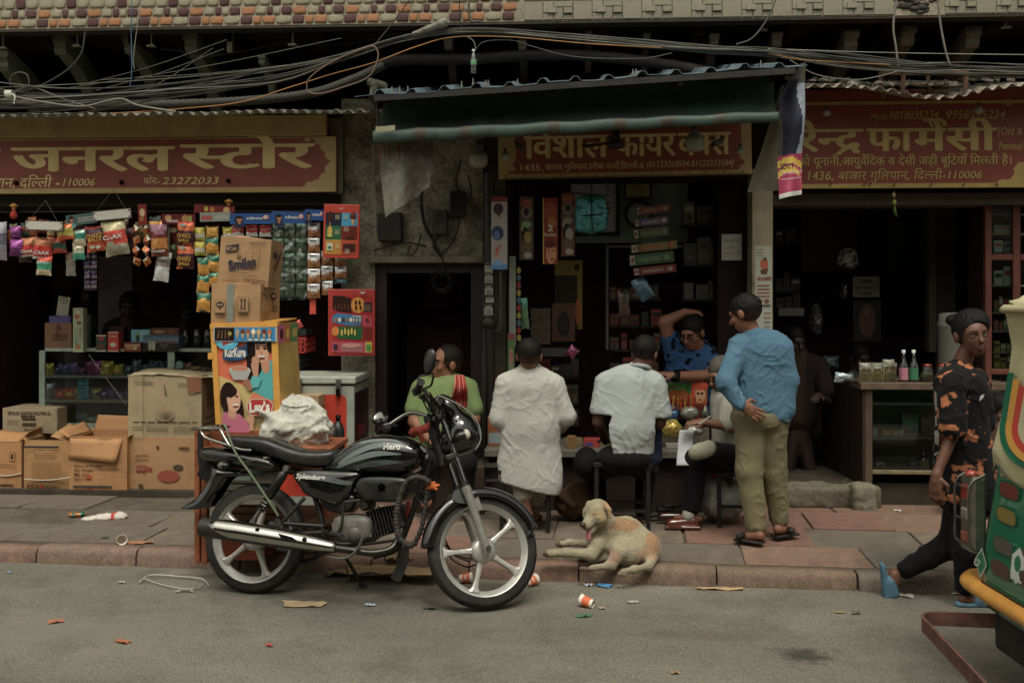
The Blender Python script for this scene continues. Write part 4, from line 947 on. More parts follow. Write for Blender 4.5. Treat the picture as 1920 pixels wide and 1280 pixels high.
# handlebar, grips, levers, mirrors
gR=SPp(790,716,-.34);gL=SPp(716,806,.36)
bc=SPp(812,792,-.02)
for side,gp,yy in((-1,gR,-.34),(1,gL,.36)):
 e=gp;root=Vector((-.035,side*.05,.79));mid=Vector((e.x*.35-.02,side*.16,(root.z+e.z)/2+.04));inn=e+Vector((.04*0,-side*.125,-.012))
 m=SM('#9a9a9a');m.tube(smooth([root,mid,inn+Vector((0,-side*.03,0)),inn]),.011,10);m.build('handlebar','chrome',bike)
 m=SM('#0e0e0e');gd=(e-inn);m.tube([inn,inn+gd*.05,inn+gd*.1,inn+gd*.95,e],[.02,.022,.0165,.0165,.02],12)
 for k in range(9):m.ring(inn+gd*(.15+.085*k),gd,.0165,.0022,12,5)
 m.build('grip','rubber',bike)
 m=SM('#141414');m.boxm(Matrix.Translation(inn-gd*.18),.045,.05,.04);m.build('switch_housing','blackplastic',bike,bevel=.008)
 m=SM('#1a1a1a');m.tube(smooth([inn-gd*.1+Vector((.03,0,0)),inn+gd*.2+Vector((.07,0,-.005)),inn+gd*.9+Vector((.07,0,.005)),e+Vector((.075,side*.012,.01))]),[.007]*0 or .006,8);m.build('brake_lever','blackplastic',bike)
mr=SPp(806,678,-.27);ml=SPp(712,783,.27)
for side,c,base,R3 in((-1,mr,gR+Vector((0,.12,0)),(16,50)),(1,ml,gL+Vector((0,-.12,0)),(17,15))):
 m=SM('#151515');m.tube(smooth([base,base+Vector((.03,0,.05)),(base+c)/2+Vector((.02,-side*.02,0)),c+Vector((.01,0,-.035))]),.0055,8);m.build('mirror_stalk','ironpaint',bike)
Mi=MS.inverted()
def mirror(px,py,w,h,tilt_,y,nose,glass):
 c=MS@SPp(px,py,y);fwd=(Vector((0,0,CH))-c).normalized();side=fwd.cross(Vector((0,0,1))).normalized();upv=side.cross(fwd)
 q=Matrix((side,upv,fwd)).transposed().to_4x4();q.translation=c;Q=q@Matrix.Rotation(R(tilt_),4,'Z')@Matrix.Rotation(R(nose),4,'Y')
 m=MB(C('#121212'),Q);m.ell((0,0,-.006),(w,h,.02),n=20,m=10);sh=m.build('mirror','blackplastic',bike)
 m=MB(C('#c8c8c0' if glass else '#262828'),Q);m.lathe([(.0,.0151),(w*.86,.0145),(w*.9,.0125)],Matrix.Diagonal((1,h/w,1,1)),24);m.build('mirror_glass','chrome' if glass else 'blackplastic',sh)
mirror(806,677,.036,.07,8,-.27,42,0);mirror(712,783,.055,.034,-28,.27,-35,1)
for k,(a_,c_,d_)in enumerate([((795,742),(815,775),(822,830)),((800,738),(828,770),(828,850)),((797,745),(822,790),(812,840)),((805,735),(838,790),(835,815)),((792,748),(808,790),(800,850))]):
 m=SM('#0c0c0c');m.tube(smooth([SPp(*a_,-.2),SPp(*c_,-.16+.02*k),SPp(*d_,-.06)]),.0045,6);m.build('control_cable','cable',bike)
for pts in([(838,1035),(850,1050),(875,1062),(892,1058)],[(834,1020),(855,1042),(880,1052)],[(830,1000),(845,1030),(870,1045),(895,1046)]):
 m=SM('#0c0c0c');m.tube(smooth([SPp(x,y,.12)for x,y in pts]),.0045,6);m.build('brake_cable','cable',bike)
c=MS@SPp(790,806,-.02);blob('tied_cloth','fabric',[cap(c+Vector((-.04,-.05,-.01)),c+Vector((.03,-.05,.015)),.02,.022),cap(c+Vector((.03,-.05,.01)),c+Vector((.05,-.06,.04)),.016,.01),cap(c+Vector((0,-.06,0)),c+Vector((.01,-.06,-.05)),.018,.01),elp(c+Vector((-.03,-.06,0)),(.025,.02,.022))],label='red and orange cloth knotted round the motorcycle handlebar',cat='cloth',vox=.005,k=.006,col=C('#7a2c20',1.2),disp=lambda P:fbm(P,60,2)*.008)
# --- tank, seat, panels
TK=dens([(612,876,882,.05),(640,848,889,.10),(662,832,889,.118),(690,819,890,.128),(722,814,891,.132),(760,818,891,.13),(785,829,882,.118),(796,842,868,.085),(800,850,857,.03)],5)
m=KM('#0b0c0e');loft(m,TK,lambda x,y:BP(x,y,0),28,2.7);bvh('tank',m);m.build('fuel_tank','gloss',bike)
def stripe(m,surf,top,bot,col,n=16):
 T_=smooth([(x,y,0)for x,y in top],8);B_=smooth([(x,y,0)for x,y in bot],8);k=min(len(T_),len(B_));decal(m,surf,[((T_[i].x,T_[i].y),(B_[i].x,B_[i].y))for i in range(k)],col)
m=KM();gc=C('#5b6465',1.5)
stripe(m,'tank',[(634,868),(660,848),(700,832),(740,834)],[(634,872),(662,856),(702,840),(742,836)],gc)
stripe(m,'tank',[(628,876),(660,858),(705,845),(752,850)],[(634,878),(664,866),(708,855),(752,852)],gc)
stripe(m,'tank',[(650,838),(690,824),(735,823),(760,832)],[(652,843),(692,829),(735,827),(760,834)],gc)
stripe(m,'tank',[(640,880),(680,868),(720,862),(757,866)],[(644,883),(682,876),(720,871),(757,867)],C('#434b4c',1.3));m.build('tank_stripe','print',bike)
m=KM();stxt(m,'tank','Hero',718,751,842,831,C('#d5d3c8',1.2),.018);m.build('tank_lettering','print',bike)
m=KM('#8c8b85');p=BP(700,815,0);m.cyl(p+Vector((.03,0,-.006)),p+Vector((.03,0,.008)),.03,n=20);m.build('fuel_cap','chrome',bike)
m=KM('#17191a');ST=dens([(428,822,838,.08),(438,817,840,.115),(455,815.5,842,.125),(482,817,846,.128),(512,820,852,.128),(536,829,863,.122),(571,841,873,.118),(601,844,877,.11),(628,843,874,.09),(641,842,864,.05)],5)
loft(m,ST,lambda x,y:BP(x,y,0),28,3.4);bvh('seat',m);m.build('seat','blackplastic',bike)
m=KM('#0f1010');TL=dens([(384,842,858,.05),(392,838,864,.075),(408,837,867,.095),(440,841,869,.12),(480,848,877,.128),(515,856,881,.128),(530,868,880,.11)],4);loft(m,TL,lambda x,y:BP(x,y,0),24,3);bvh('tail',m);m.build('tail_panel','gloss',bike)
m=KM();stripe(m,'tail',[(440,866),(475,862),(505,866),(524,878)],[(442,869),(475,873),(505,879),(524,880)],C('#4c5152',1.4));stxt(m,'tail','i3S',492,509,858,853,C('#d0cec2',1.2),.03,shear=.25);m.build('tail_lettering','print',bike)
m=KM('#0f0f10');m.boxm(Matrix.Translation(BP(389,851,0)),.03,.12,.06);m.build('tail_lamp_housing','blackplastic',bike,bevel=.01)
m=KM('#5a1612');m.boxm(Matrix.Translation(BP(383.5,850,0)),.012,.1,.045);m.build('tail_lamp','plastic',bike,bevel=.006)
# rear mudguard
rf_t=[(455,880),(420,878),(404,872),(396,900),(374,932),(347,949)];rf_b=[(470,892),(440,893),(424,903),(408,930),(386,952),(352,953)]
T_=smooth([(x,y,0)for x,y in rf_t],5);B_=smooth([(x,y,0)for x,y in rf_b],5);m=KM('#141617')
vs_=[]
for a,b in zip(T_,B_):
 p,q=BP(a.x,a.y,0),BP(b.x,b.y,0);vs_+=[q+Vector((0,-.065,0)),p.lerp(q,.35)+Vector((0,-.062,0)),p+Vector((0,-.035,0)),p+Vector((0,.035,0)),p.lerp(q,.35)+Vector((0,.062,0)),q+Vector((0,.065,0))]
k=len(T_);m.add(vs_,[(i*6+j,i*6+j+1,(i+1)*6+j+1,(i+1)*6+j)for i in range(k-1)for j in range(5)],True);o=m.build('rear_mudguard','gloss',bike);o.modifiers.new('t','SOLIDIFY').thickness=.003
m=KM('#0c0c0c');a,b=BP(403,872,0),BP(388,902,0);m.bar(a,b,.15,.012,up=(0,1,0));m.build('number_plate','blackplastic',bike,bevel=.004)
for sy in(-1,1):
 c=BP(420,873,sy*.14);B_l=[elp(c,(.034,.022,.022)),elp(c+Vector((-.012,0,0)),(.026,.023,.023),C('#59574f'))];blob('indicator','plastic',B_l,bike,M=MBK,vox=.005,k=.006,col=C('#151515'));m=KM('#121212');m.cyl(c,(c.x+.01,sy*.05,c.z+.005),.009,n=8);m.build('indicator_stalk','rubber',bike)
# grab rail
for sy in(-1,1):
 Y_=sy*.115
 m=KM('#9c9b95');m.tube(smooth([BP(361,804,Y_*.6),BP(374,803,Y_),BP(395,803,Y_),BP(412,802,Y_*1.05)],5),.0085,10)
 m.tube(smooth([BP(374,803,Y_),BP(379,813,Y_),BP(390,822,Y_*1.05),BP(430,835,Y_*1.12),BP(450,842,Y_*1.15),BP(472,844,Y_*1.15)],6),.0085,10)
 m.tube(smooth([BP(408,797,Y_*.7),BP(414,806,Y_),BP(421,820,Y_*1.08),BP(430,835,Y_*1.12)],5),.0095,10);m.build('grab_rail','chrome',bike)
m=KM('#9c9b95')
for(x,y)in((362,804),(388,804),(408,798)):a_,b_=BP(x,y,-.07),BP(x,y,-.07);b_.y=.07;m.tube([a_,b_],.0075,8)
for yy in(-.04,.0,.04):a_=BP(362,804,0);b_=BP(408,799,0);a_.y=b_.y=yy;m.tube([a_,b_],.005,8)
m.build('luggage_rack','chrome',bike)
m=KM(C('#5c6a4e',1.3));m.tube(smooth([BP(421,806,.05),BP(419,796,-.06),BP(424,802,-.125),BP(441,847,-.165),BP(470,888,-.19),BP(500,933,-.2),BP(522,967,-.19)],6),.0065,6);m.tube(smooth([BP(500,933,-.2),BP(512,945,-.2),BP(519,962,-.19)]),.004,5);m.build('green_strap','fabric',bike)
# side panel and tool cover
def slabx(name,mt,pts,y,th,col,key=None,bev=.012,dome=.02):
 P_=pxpoly(pts,y);cx=sum(p[0]for p in P_)/len(P_);cz=sum(p[1]for p in P_)/len(P_);S_=smooth([(a,0,b)for a,b in P_+P_[:1]],4)[:-1];n=len(S_);m=KM(col);v=[]
 for sc_,yy in((.96,y+th),(1,y+th*.3),(1,y+.004),(.93,y-.008),(.72,y-dome*.75),(.35,y-dome)):
  v+=[(cx+(p.x-cx)*sc_,yy,cz+(p.z-cz)*sc_)for p in S_]
 ffs=[(j*n+i,j*n+(i+1)%n,(j+1)*n+(i+1)%n,(j+1)*n+i)for j in range(5)for i in range(n)]+[tuple(range(5*n,6*n))];m.add(v,ffs,True)
 if key:bvh(key,m)
 m.build(name,mt,bike);return m
slabx('side_panel','gloss',[(550,884),(580,880),(625,882),(673,886),(664,906),(652,930),(628,946),(600,938),(572,926),(562,912),(551,896)],-.115,.22,'#0c0d0e','side')
m=KM();stripe(m,'side',[(560,888),(600,889),(640,899),(662,902)],[(562,896),(600,900),(640,908),(658,909)],C('#4c5252',1.4));stxt(m,'side','Splendor+',554,609,896,887,C('#c9c7bb',1.3),.02,shear=.3,rise=-.07);m.build('side_lettering','print',bike)
slabx('tool_cover','blackplastic',[(668,904),(676,896),(700,893),(740,894),(762,898),(762,912),(757,932),(740,941),(690,938),(672,928),(666,914)],-.12,.22,'#161818','tool',dome=.016)
m=KM('#888780');p=BP(715,913,-.145);m.cyl(p,p+Vector((0,.02,0)),.02,n=18,col='#222222');m.cyl(p-Vector((0,.004,0)),p+Vector((0,.02,0)),.011,n=14);m.build('cover_lock','chrome',bike)
slabx('lower_panel','blackplastic',[(600,925),(640,925),(665,930),(660,950),(640,962),(612,955),(600,940)],-.09,.16,'#0e0e0e',dome=.012)
# frame tubes
def tb(name,pts,r,col,mt='ironpaint',n=10,sm_=True):
 m=KM(col);P_=[BP(*p)for p in pts];m.tube(smooth(P_,5)if sm_ and len(P_)>2 else P_,r,n);return m.build(name,mt,bike)
tb('frame_tube',[(808,860,0),(795,900,0),(775,955,0),(756,1005,0),(740,1030,0),(700,1042,0)],.018,'#111111');tb('frame_tube',[(800,868,0),(720,893,0),(640,893,0),(560,885,0),(440,868,0)],.018,'#111111')
tb('frame_tube',[(575,890,-.06),(600,960,-.06),(606,1005,-.06)],.016,'#111111');tb('frame_tube',[(575,890,.06),(600,960,.06),(606,1005,.06)],.016,'#111111')
tb('swingarm',[(477,1006,-.085),(540,1003,-.08),(606,998,-.06)],.018,'#141414');tb('swingarm',[(477,1006,.085),(540,1003,.08),(606,998,.06)],.018,'#141414')
tb('footrest_bracket',[(530,978,-.15),(571,933,-.13)],.011,'#1a1a1a');tb('footrest_bracket',[(533,981,-.15),(607,986,-.12)],.011,'#1a1a1a');tb('axle_stub',[(472,1007,-.13),(472,1007,.13)],.012,'#33312e','metal')
tb('chain_case',[(480,1002,.1),(560,1008,.1),(620,1000,.1)],[.05]*11,'#101010','blackplastic')
for(a,b,r,c,n_)in(((506,983,-.17),(527,985,-.17),.02,'#0e0e0e','footrest'),((518,972,-.17),(528,992,-.17),.018,'#121212','footrest')):tb(n_,[a,b],r,c,'rubber')
tb('brake_arm',[(445,1006,-.06),(470,1012,-.09),(506,1007,-.09),(560,990,-.1)],.006,'#2a2926','metal')
# shock absorbers
for sy in(-1,1):
 Y_=sy*.13;a,b=BP(475,977,Y_),BP(538,877,Y_);d=(b-a)
 m=KM('#8a8880');m.cyl(a,a+d*.25,.013,n=12);m.cyl(a-Vector((0,.015,0)),a+Vector((0,.015,0)),.016,n=12);m.cyl(b-Vector((0,.018,0)),b+Vector((0,.018,0)),.017,n=12);m.cyl(a+d*.9,b,.013,n=12);sh=m.build('shock_absorber','metal',bike)
 m=KM('#101010');m.tube([a+d*.46,a+d*.48,a+d*.9,a+d*.92],[.02,.027,.027,.02],18);m.build('shock_cover','blackplastic',sh)
 m=KM('#2a2a28');z_=d.normalized();x_=z_.orthogonal().normalized();y_=z_.cross(x_);pts=[a+d*(.2+.32*t/60)+(x_*math.cos(t*.62)+y_*math.sin(t*.62))*.022 for t in range(61)];m.tube(pts,.0045,6);m.build('spring','metal',sh)
# exhaust
Y_=-.205
ex=[(379,987),(400,990),(450,997),(506,1006),(560,1015),(600,1022),(630,1027)];rr_=[.052,.054,.054,.052,.045,.035,.023]
m=KM('#1b1b1a');P_=smooth([BP(x,y,Y_)for x,y in ex],4);rads=[np.interp(i,np.arange(7)*4,rr_)for i in range(25)];m.tube(P_,rads,22);sil=m.build('muffler','ironpaint',bike)
m=KM('#b8b7b0')
idx=list(range(4,25));v=[];nn=14;fr_=m.frames(P_)
for i in idx:
 p,x,y=fr_[i];rad=rads[i]+.005;t0=(i-4)/20;half=R(64)*(1 if i>7 else .25+.25*(i-4));
 cdir=Vector((0,-.86,.5));cdir=(cdir-P_[min(i+1,24)].__sub__(P_[i-1]).normalized()*0).normalized();tdir=(P_[min(i+1,24)]-P_[i-1]).normalized();cdir=(cdir-tdir*cdir.dot(tdir)).normalized();sdir=tdir.cross(cdir)
 for j in range(nn+1):a=-half+2*half*j/nn;v.append(p+(cdir*math.cos(a)+sdir*math.sin(a))*rad)
K=nn+1;m.add(v,[(i*K+j,i*K+j+1,(i+1)*K+j+1,(i+1)*K+j)for i in range(len(idx)-1)for j in range(nn)],True);o=m.build('heat_shield','chrome',sil);o.modifiers.new('t','SOLIDIFY').thickness=.002
m=KM('#0a0a0a');m.prism([(BP(x,y,Y_-.052).x,BP(x,y,Y_-.052).z)for x,y in((521,999),(548,1006),(556,1012),(530,1012))],-.262,-.258);m.build('shield_slot','dark',sil)
for x,y in((482,993),(570,1011)):
 m=KM('#a8a79f');p=BP(x,y,Y_-.052);m.cyl(p,p+Vector((0,.01,0)),.012,n=14);m.cyl(p-Vector((0,.003,0)),p,.006,n=6,col='#444444');m.build('screw','chrome',sil)
m=KM('#4a4843');m.tube(smooth([BP(628,1027,Y_),BP(666,1032,-.2),BP(700,1036,-.17),BP(733,1028,-.12),BP(748,1008,-.08),BP(752,985,-.03),BP(735,965,0)],6),.019,14);m.build('exhaust_pipe','metal',bike)
# engine
def EB(name,mt,prims,**kw):return blob(name,mt,prims,bike,M=MBK,**kw)
e=BP(658,992,-.10)
EB('crankcase','ironpaint',[bxx((e.x,.0,e.z),(.10,.10,.075),.03),elp((e.x+.08,0,e.z-.005),(.07,.09,.06)),cap((e.x+.03,-.09,e.z-.02),(e.x+.03,.09,e.z-.02),.06)],vox=.008,k=.015,col=C('#4c4944',1.2))
slabx('engine_cover','ironpaint',[(624,978),(630,969),(655,965),(682,968),(693,976),(694,1000),(686,1012),(660,1017),(632,1013),(622,1000)],-.115,.09,C('#5f5b53',1.3),'eng',dome=.022)
m=KM();v=[onto('eng',*q,.001)for q in((640,990),(673,990),(673,977),(640,977))];m.add(v,[(0,1,2,3)],False,C('#474440',1.2));stxt(m,'eng','Hero',644,669,987,980,C('#6d6a60',1.5),.03,lift=.003);m.build('engine_badge','print',bike)
c0=BP(702,982,0);c1=BP(748,968,0);d=(c1-c0);dn=d.normalized()
for k in range(9):
 m=KM('#1c1c1b');c=c0+d*(k/8);q=Matrix.Translation(c)@Matrix.Rotation(-math.atan2(d.z,d.x),4,'Y');m.boxm(q,.005,.17-.004*(k%2),.15 if k<6 else .13);m.build('cooling_fin','ironpaint',bike)
m=KM('#151515');m.cyl(c0,c1,.05,n=16);m.boxm(Matrix.Translation(c1+dn*.015)@Matrix.Rotation(-math.atan2(d.z,d.x),4,'Y'),.04,.13,.12,C('#2a2927'));m.build('cylinder_head','ironpaint',bike,bevel=.006)
p=BP(684,947,-.06);m=KM('#3a3936');m.cyl(p,p+Vector((0,.1,0)),.03,n=18);m.cyl(p-Vector((0,.012,0)),p,.02,n=16,col=C('#6a6862'));m.build('carburettor','metal',bike)
tb('kick_starter',[(632,998,-.15),(640,985,-.155),(645,945,-.16),(652,940,-.17),(676,937,-.19)],.0085,'#5c5a54','metal');tb('footpeg',[(620,1000,-.12),(636,1003,-.16),(642,1006,-.2)],.015,'#1b1b1b','rubber')
tb('brake_pedal',[(616,1042,-.2),(640,1046,-.22),(660,1040,-.23),(674,1022,-.23),(682,1007,-.23),(694,1003,-.25)],.0085,'#8f8d86','chrome');tb('gear_rod',[(600,1012,-.1),(640,1022,-.1),(696,1018,-.1),(742,1012,-.08)],.008,'#2a2a28','metal')
tb('stand_bar',[(520,1030,.02),(560,1033,.02),(612,1028,0)],.014,'#121212');tb('stand_bar',[(612,1028,.05),(585,1048,.06),(560,1052,.06)],.012,'#121212')
m=KM();a,b=BP(649,1046,.12),BP(680,1098,.2);m.bar(a,b,.02,.014,col='#121212');m.bar(BP(648,1062,.13),BP(660,1092,.17),.006,.006,col='#1c1c1c');q=MBK@b;m.ell(b,(.03,.02,.008),n=10,m=5,col='#121212');m.build('side_stand','ironpaint',bike)
# crash guard wrapped in rope
gp=[(806,905),(794,897),(778,895),(763,903),(753,922),(747,945),(743,973),(747,1002),(756,1016),(768,1022),(780,1016)]
P_=smooth([BP(x,y,-.14)for x,y in gp],12);m=KM(C('#2e2822',1.2));m.tube(P_,[.0165+.0035*math.sin(i*2.2)+.0015*math.sin(i*.7)for i in range(len(P_))],12);m.build('rope_wrap','rubber',bike)
P_=smooth([BP(x,y,-.10)for x,y in((778,1019),(790,990),(796,960),(800,930),(806,905))],10);m=KM(C('#2a2520',1.1));m.tube(P_,[.0135+.003*math.sin(i*2.0)for i in range(len(P_))],10);m.build('rope_wrap','rubber',bike)
p=BP(794,932,-.08);m=KM('#1a1a19');m.cyl(p,p+Vector((0,.03,0)),.034,n=22);m.ring(p,(0,1,0),.03,.005,24,6,col='#4a4944');m.ring(p,(0,1,0),.015,.003,20,5,col='#4a4944');m.build('horn','metal',bike)
c=MBK@BP(810,910,-.1);blob('ribbon_flower','fabric',[elp(c,(.022,.02,.02))]+[cap(c,c+Vector((math.cos(a)*.04,-.01,math.sin(a)*.022)),.012,.006)for a in(.2,1.2,2.6,4.0,5.4)],label='small orange ribbon tied to the motorcycle crash guard',cat='ribbon',vox=.004,k=.006,col=C('#b85a1c',1.5),disp=lambda P:fbm(P,90,2)*.005)
m=KM('#141312');fp=pxpoly([(752,1024),(772,1022),(771,1046),(765,1066),(756,1087),(746,1087),(737,1080),(748,1060)],0);m.prism(fp,-.05,-.042);m.build('mud_flap','rubber',bike,bevel=.002,seg=1)
m=KM('#a02a20');p=BP(765,962,.02);m.boxm(Matrix.Translation(p),.02,.02,.13);m.build('red_tag','plastic',bike,bevel=.003)
# ================================================================== goods
ORD=['first','second','third','fourth','fifth','sixth','seventh','eighth','ninth','tenth','eleventh','twelfth','thirteenth','fourteenth','fifteenth','sixteenth','seventeenth','eighteenth','nineteenth','twentieth','next to last','last']
K=1.55
def pillow(mb,w,h,bands,puff=.3,nu=8,nv=10,seed=0,P=lambda x,y,z:(x,y,z),crimp=True):
 """bands: [(upto fraction from the top, colour)]"""
 def f(s):
  def g(u,v):
   b=(1-abs(2*u-1)**2.6)*(1-abs(2*v-1)**3)
   wr=noise.noise(Vector((u*5+seed,v*6,seed)))*.12*w*b**.5
   x=(u-.5)*w*(1-.07*(1-abs(2*v-1)**2));return P(x+.02*w*math.sin(v*20+seed)*(u in(0,1)),s*(-puff*w*b)+wr-0*s,(.5-v)*h*(1-.04*(1-abs(2*u-1))))
  return g
 def cf(u,v):
  for lim,c in bands:
   if v<=lim+.03*math.sin(u*6+seed):return c
  return bands[-1][1]
 mb.sheet(f(1),nu,nv,cf=cf);mb.sheet(lambda u,v:f(-1)(1-u,v),4,5,col=bands[-1][1])
RS=random.Random(4)
def rotm(px,py,Y,rot,yaw=0):
 return Matrix.Translation(W(px,py,Y))@Matrix.Rotation(R(-rot),4,'Y')@Matrix.Rotation(R(yaw),4,'Z')
def packet(x0,y0,x1,y1,Y,bands,lab,txt=None,tc='#f0e8d8',rot=0,yaw=0,puff=.22,ty=.5,ts=.2,grp=None,art=None,mt='foil',name='snack_packet',cat='snack packet',tw=.8,rt=False):
 a,b,z0,z1=WR(x0,y0,x1,y1,Y);w,h=(b-a)*1.1,(z1-z0)*1.08;m=MB('#888888',rotm((x0+x1)/2,(y0+y1)/2,Y,rot,yaw));sd=RS.random()*50
 bands=[(f_,C(c,K*1.22))for f_,c in bands];pillow(m,w,h,bands,puff,seed=sd)
 A=Art((-w/2,-puff*w-.002,-h/2),(1,0,0),(0,0,1),w,h,m)
 if art:art(A)
 if txt:A.t(txt,.5,1-ty-ts*.35,ts,C(tc,1.3),tw,.03,align='c',rot=R(180)if rt else 0)
 return m.build(name,mt,label=lab,cat=cat,group=grp)
def strip(x0,y0,x1,y1,Y,n,m_,bands,lab,txt=None,tc='#ffffff',name='sachet_strip',cat='sachet strip',puff=.14,rot=0,art=None,grp=None,mt='foil'):
 a,b,z0,z1=WR(x0,y0,x1,y1,Y);w,h=(b-a)/m_,(z1-z0)/n;c=Vector(((a+b)/2,Y,(z0+z1)/2));t=thing(name,lab,cat,tuple(c),grp)
 meshes=[]
 for k in range(2):
  mb=MB();pillow(mb,w*.95,h*.96,[(f_,C(q,K*1.25))for f_,q in bands],puff,6,7,seed=k*7+x0)
  A=Art((-w*.47,-puff*w-.002,-h/2),(1,0,0),(0,0,1),w*.94,h,mb)
  if art:art(A)
  if txt:A.t(txt,.5,.62,.16,C(tc,1.3),.7,.02,align='c')
  meshes.append(mb.mesh('sachet',mt,center=False)[0])
 Rm=Matrix.Rotation(R(-rot),4,'Y')
 for i in range(n):
  for j in range(m_):
   o=bpy.data.objects.new('sachet',meshes[(i+j)%2]);o.location=c+(Rm@Vector(((j+.5-m_/2)*w,RS.uniform(-.004,.004),(n/2-i-.5)*h)));o.rotation_euler=(RS.uniform(-.12,.12),R(rot)*-1+RS.uniform(-.03,.03),RS.uniform(-.15,.15));place(o,t)
 return t
def carton(x0,y0,x1,y1,Y,dep,col,lab,arts=None,side=None,name='cardboard_box',cat='box',mt='card',yaw=0,rot=0,grp=None,bev=.004,rough=0,k=1.6,kind=None):
 a,b,z0,z1=WR(x0,y0,x1,y1,Y);w,h=b-a,z1-z0;c=W((x0+x1)/2,y1,Y)
 M=Matrix.Translation(c)@Matrix.Rotation(R(-rot),4,'Y')@Matrix.Rotation(R(yaw),4,'Z');m=MB(C(col,k),M)
 if rough:
  n=8
  def bow(u,v,s):return rough*math.sin(PI*u)*math.sin(PI*v)*s+rough*.5*noise.noise(Vector((u*3,v*3,x0)))
  m.sheet(lambda u,v:(-w/2+w*u,-bow(u,v,1)*.6,h*v),n,n);m.sheet(lambda u,v:(w/2+bow(u,v,1)*.6,dep*u,h*v),n,n);m.sheet(lambda u,v:(-w/2,dep*(1-u),h*v),2,2);m.sheet(lambda u,v:(-w/2+w*u,dep*v,h+bow(u,v,1)*.5),n,n);m.sheet(lambda u,v:(w/2-w*u,dep,h*v),2,2);m.sheet(lambda u,v:(-w/2+w*u,dep*(1-v),0),2,2)
  off=-rough*.75
 else:m.box(-w/2,0,0,w/2,dep,h);off=0
 if arts:arts(Art((-w/2,off-.0005,0),(1,0,0),(0,0,1),w,h,m))
 if side:side(Art((w/2-off+.0005,0,0),(0,1,0),(0,0,1),dep,h,m))
 o=m.build(name,mt,label=lab,cat=cat,group=grp,kind=kind)
 return o
# ---------------------------------------------------------------- grocery: hanging packets
YP=7.55
m=MB(C('#3a332c'));
for y in(7.58,7.7):m.tube([W(-100,398,y),W(640,396,y)],.009,6)
m.build('hanging_rail','metal',label='thin iron rail under the grocery sign from which the packets hang',cat='rail')
def blanksign(x0,y0,x1,y1,rot,lab):
 a,b,z0,z1=WR(x0,y0,x1,y1,7.45);w,h=b-a,z1-z0;t=thing('blank_sign',lab,'sign',tuple(W((x0+x1)/2,(y0+y1)/2,7.45)));M_=rotm((x0+x1)/2,(y0+y1)/2,7.45,rot)
 m=MB(C('#55463e',1.2),M_);m.box(-w/2,0,-h/2,w/2,.012,h/2);m.box(-w/2+.006,-.001,-h/2+.006,w/2-.006,0,h/2-.006,C('#c9c6ba',1.15));m.build('plate','paint',t)
 for sx in(-1,1):
  for sz in(-1,1):m=MB('#222222',M_);m.ell((sx*(w/2-.015),-.003,sz*(h/2-.015)),(.006,.004,.006),n=8,m=4);m.build('rivet','metal',t)
 m=MB(C('#6a665a'));p=W((x0+x1)/2+3,y0-38,7.45);m.tube([M_@Vector((-w*.4,0,h/2)),p],.002,5);m.tube([M_@Vector((w*.35,0,h/2)),p],.002,5);m.build('string','cable',t)
blanksign(47,414,118,432,-2,'blank white sign plate hanging over the orange chip packets at the far left');blanksign(174,393,246,412,5,'blank white sign plate hanging just right of the woman header card')
def girl(A):A.r(0,0,1,1,C('#3f5a58',K)).woman(.17,.55,.42,'#b98266','#1a1210','#5fa8a0',.35).lines(.4,.25,.95,.75,3,C('#c8c4b4',1.2))
def girlblue(A):A.r(0,0,1,1,C('#1f4a86',K)).woman(.22,.45,.4,'#b98266','#140e0c','#2a3550',.45).t('clinic',.4,.42,.35,C('#d8d8d4',1.2),.4,.02).e(.87,.62,.08,.22,C('#b04040',K)).e(.87,.62,.06,.17,C('#d8d0c8',1.2)).t('10',.87,.52,.2,'#882020',.07,.03,align='c')
def card(x0,y0,x1,y1,Y,art,lab,rot=0,col='#555555',name='header_card'):
 a,b,z0,z1=WR(x0,y0,x1,y1,Y);w,h=b-a,z1-z0;m=MB(C(col,K),rotm((x0+x1)/2,(y0+y1)/2,Y,rot));m.box(-w/2,0,-h/2,w/2,.004,h/2);art(Art((-w/2,-.001,-h/2),(1,0,0),(0,0,1),w,h,m));return m.build(name,'print',label=lab,cat='display card')
card(124,401,182,421,7.5,girl,'teal header card with a woman, hanging between the two blank plates',6)
card(431,400,509,420,7.45,girlblue,'blue shampoo header card with a woman, above three red sachets')
card(509,397,573,419,7.45,girlblue,'blue header card above the sheet of green sachets',-2);card(571,393,607,413,7.44,girlblue,'blue header card partly hidden behind the orange ice cream menu',-3)
card(364,385,440,401,7.5,lambda A:A.r(0,0,1,1,C('#6d1f1c',K)).e(.3,.5,.05,.3,C('#a8a040',K)).e(.45,.5,.06,.3,C('#b06a30',K)).e(.8,.5,.08,.4,C('#c09a60',K)),'dark red header card with small chillies left of the gold doll',-4)
card(375,398,432,415,7.47,lambda A:A.r(0,0,1,1,C('#7d857c',K)).e(.1,.4,.06,.3,C('#a04040',K)).e(.22,.4,.06,.3,C('#a04040',K)).e(.34,.4,.06,.3,C('#a04040',K)).lines(.5,.3,.95,.7,2,C('#d0d0c4',1.2)),'grey header card with three women in red',1)
card(303,401,366,420,7.5,lambda A:A.r(0,0,1,1,C('#5a1518',K)).e(.2,.6,.1,.3,C('#b08040',K)).t('Chocon',.15,.2,.4,C('#d8d4c8',1.2),.35,.03).e(.7,.5,.1,.4,C('#a07040',K)).r(.8,.1,.9,.8,C('#8a8c3a',K)),'maroon header card with a cartoonless biscuit print right of the twisted snacks')
card(259,383,275,422,7.5,lambda A:A.r(0,0,1,1,C('#7a1f18',K)).e(.5,.6,.3,.2,C('#c0a080',K)).e(.4,.3,.25,.12,C('#8a6030',K)),'narrow upright red card above the twisted snacks',3)
crax=[(.42,'#a5613a'),(.9,'#b3241c'),(1,'#c9c0b0')]
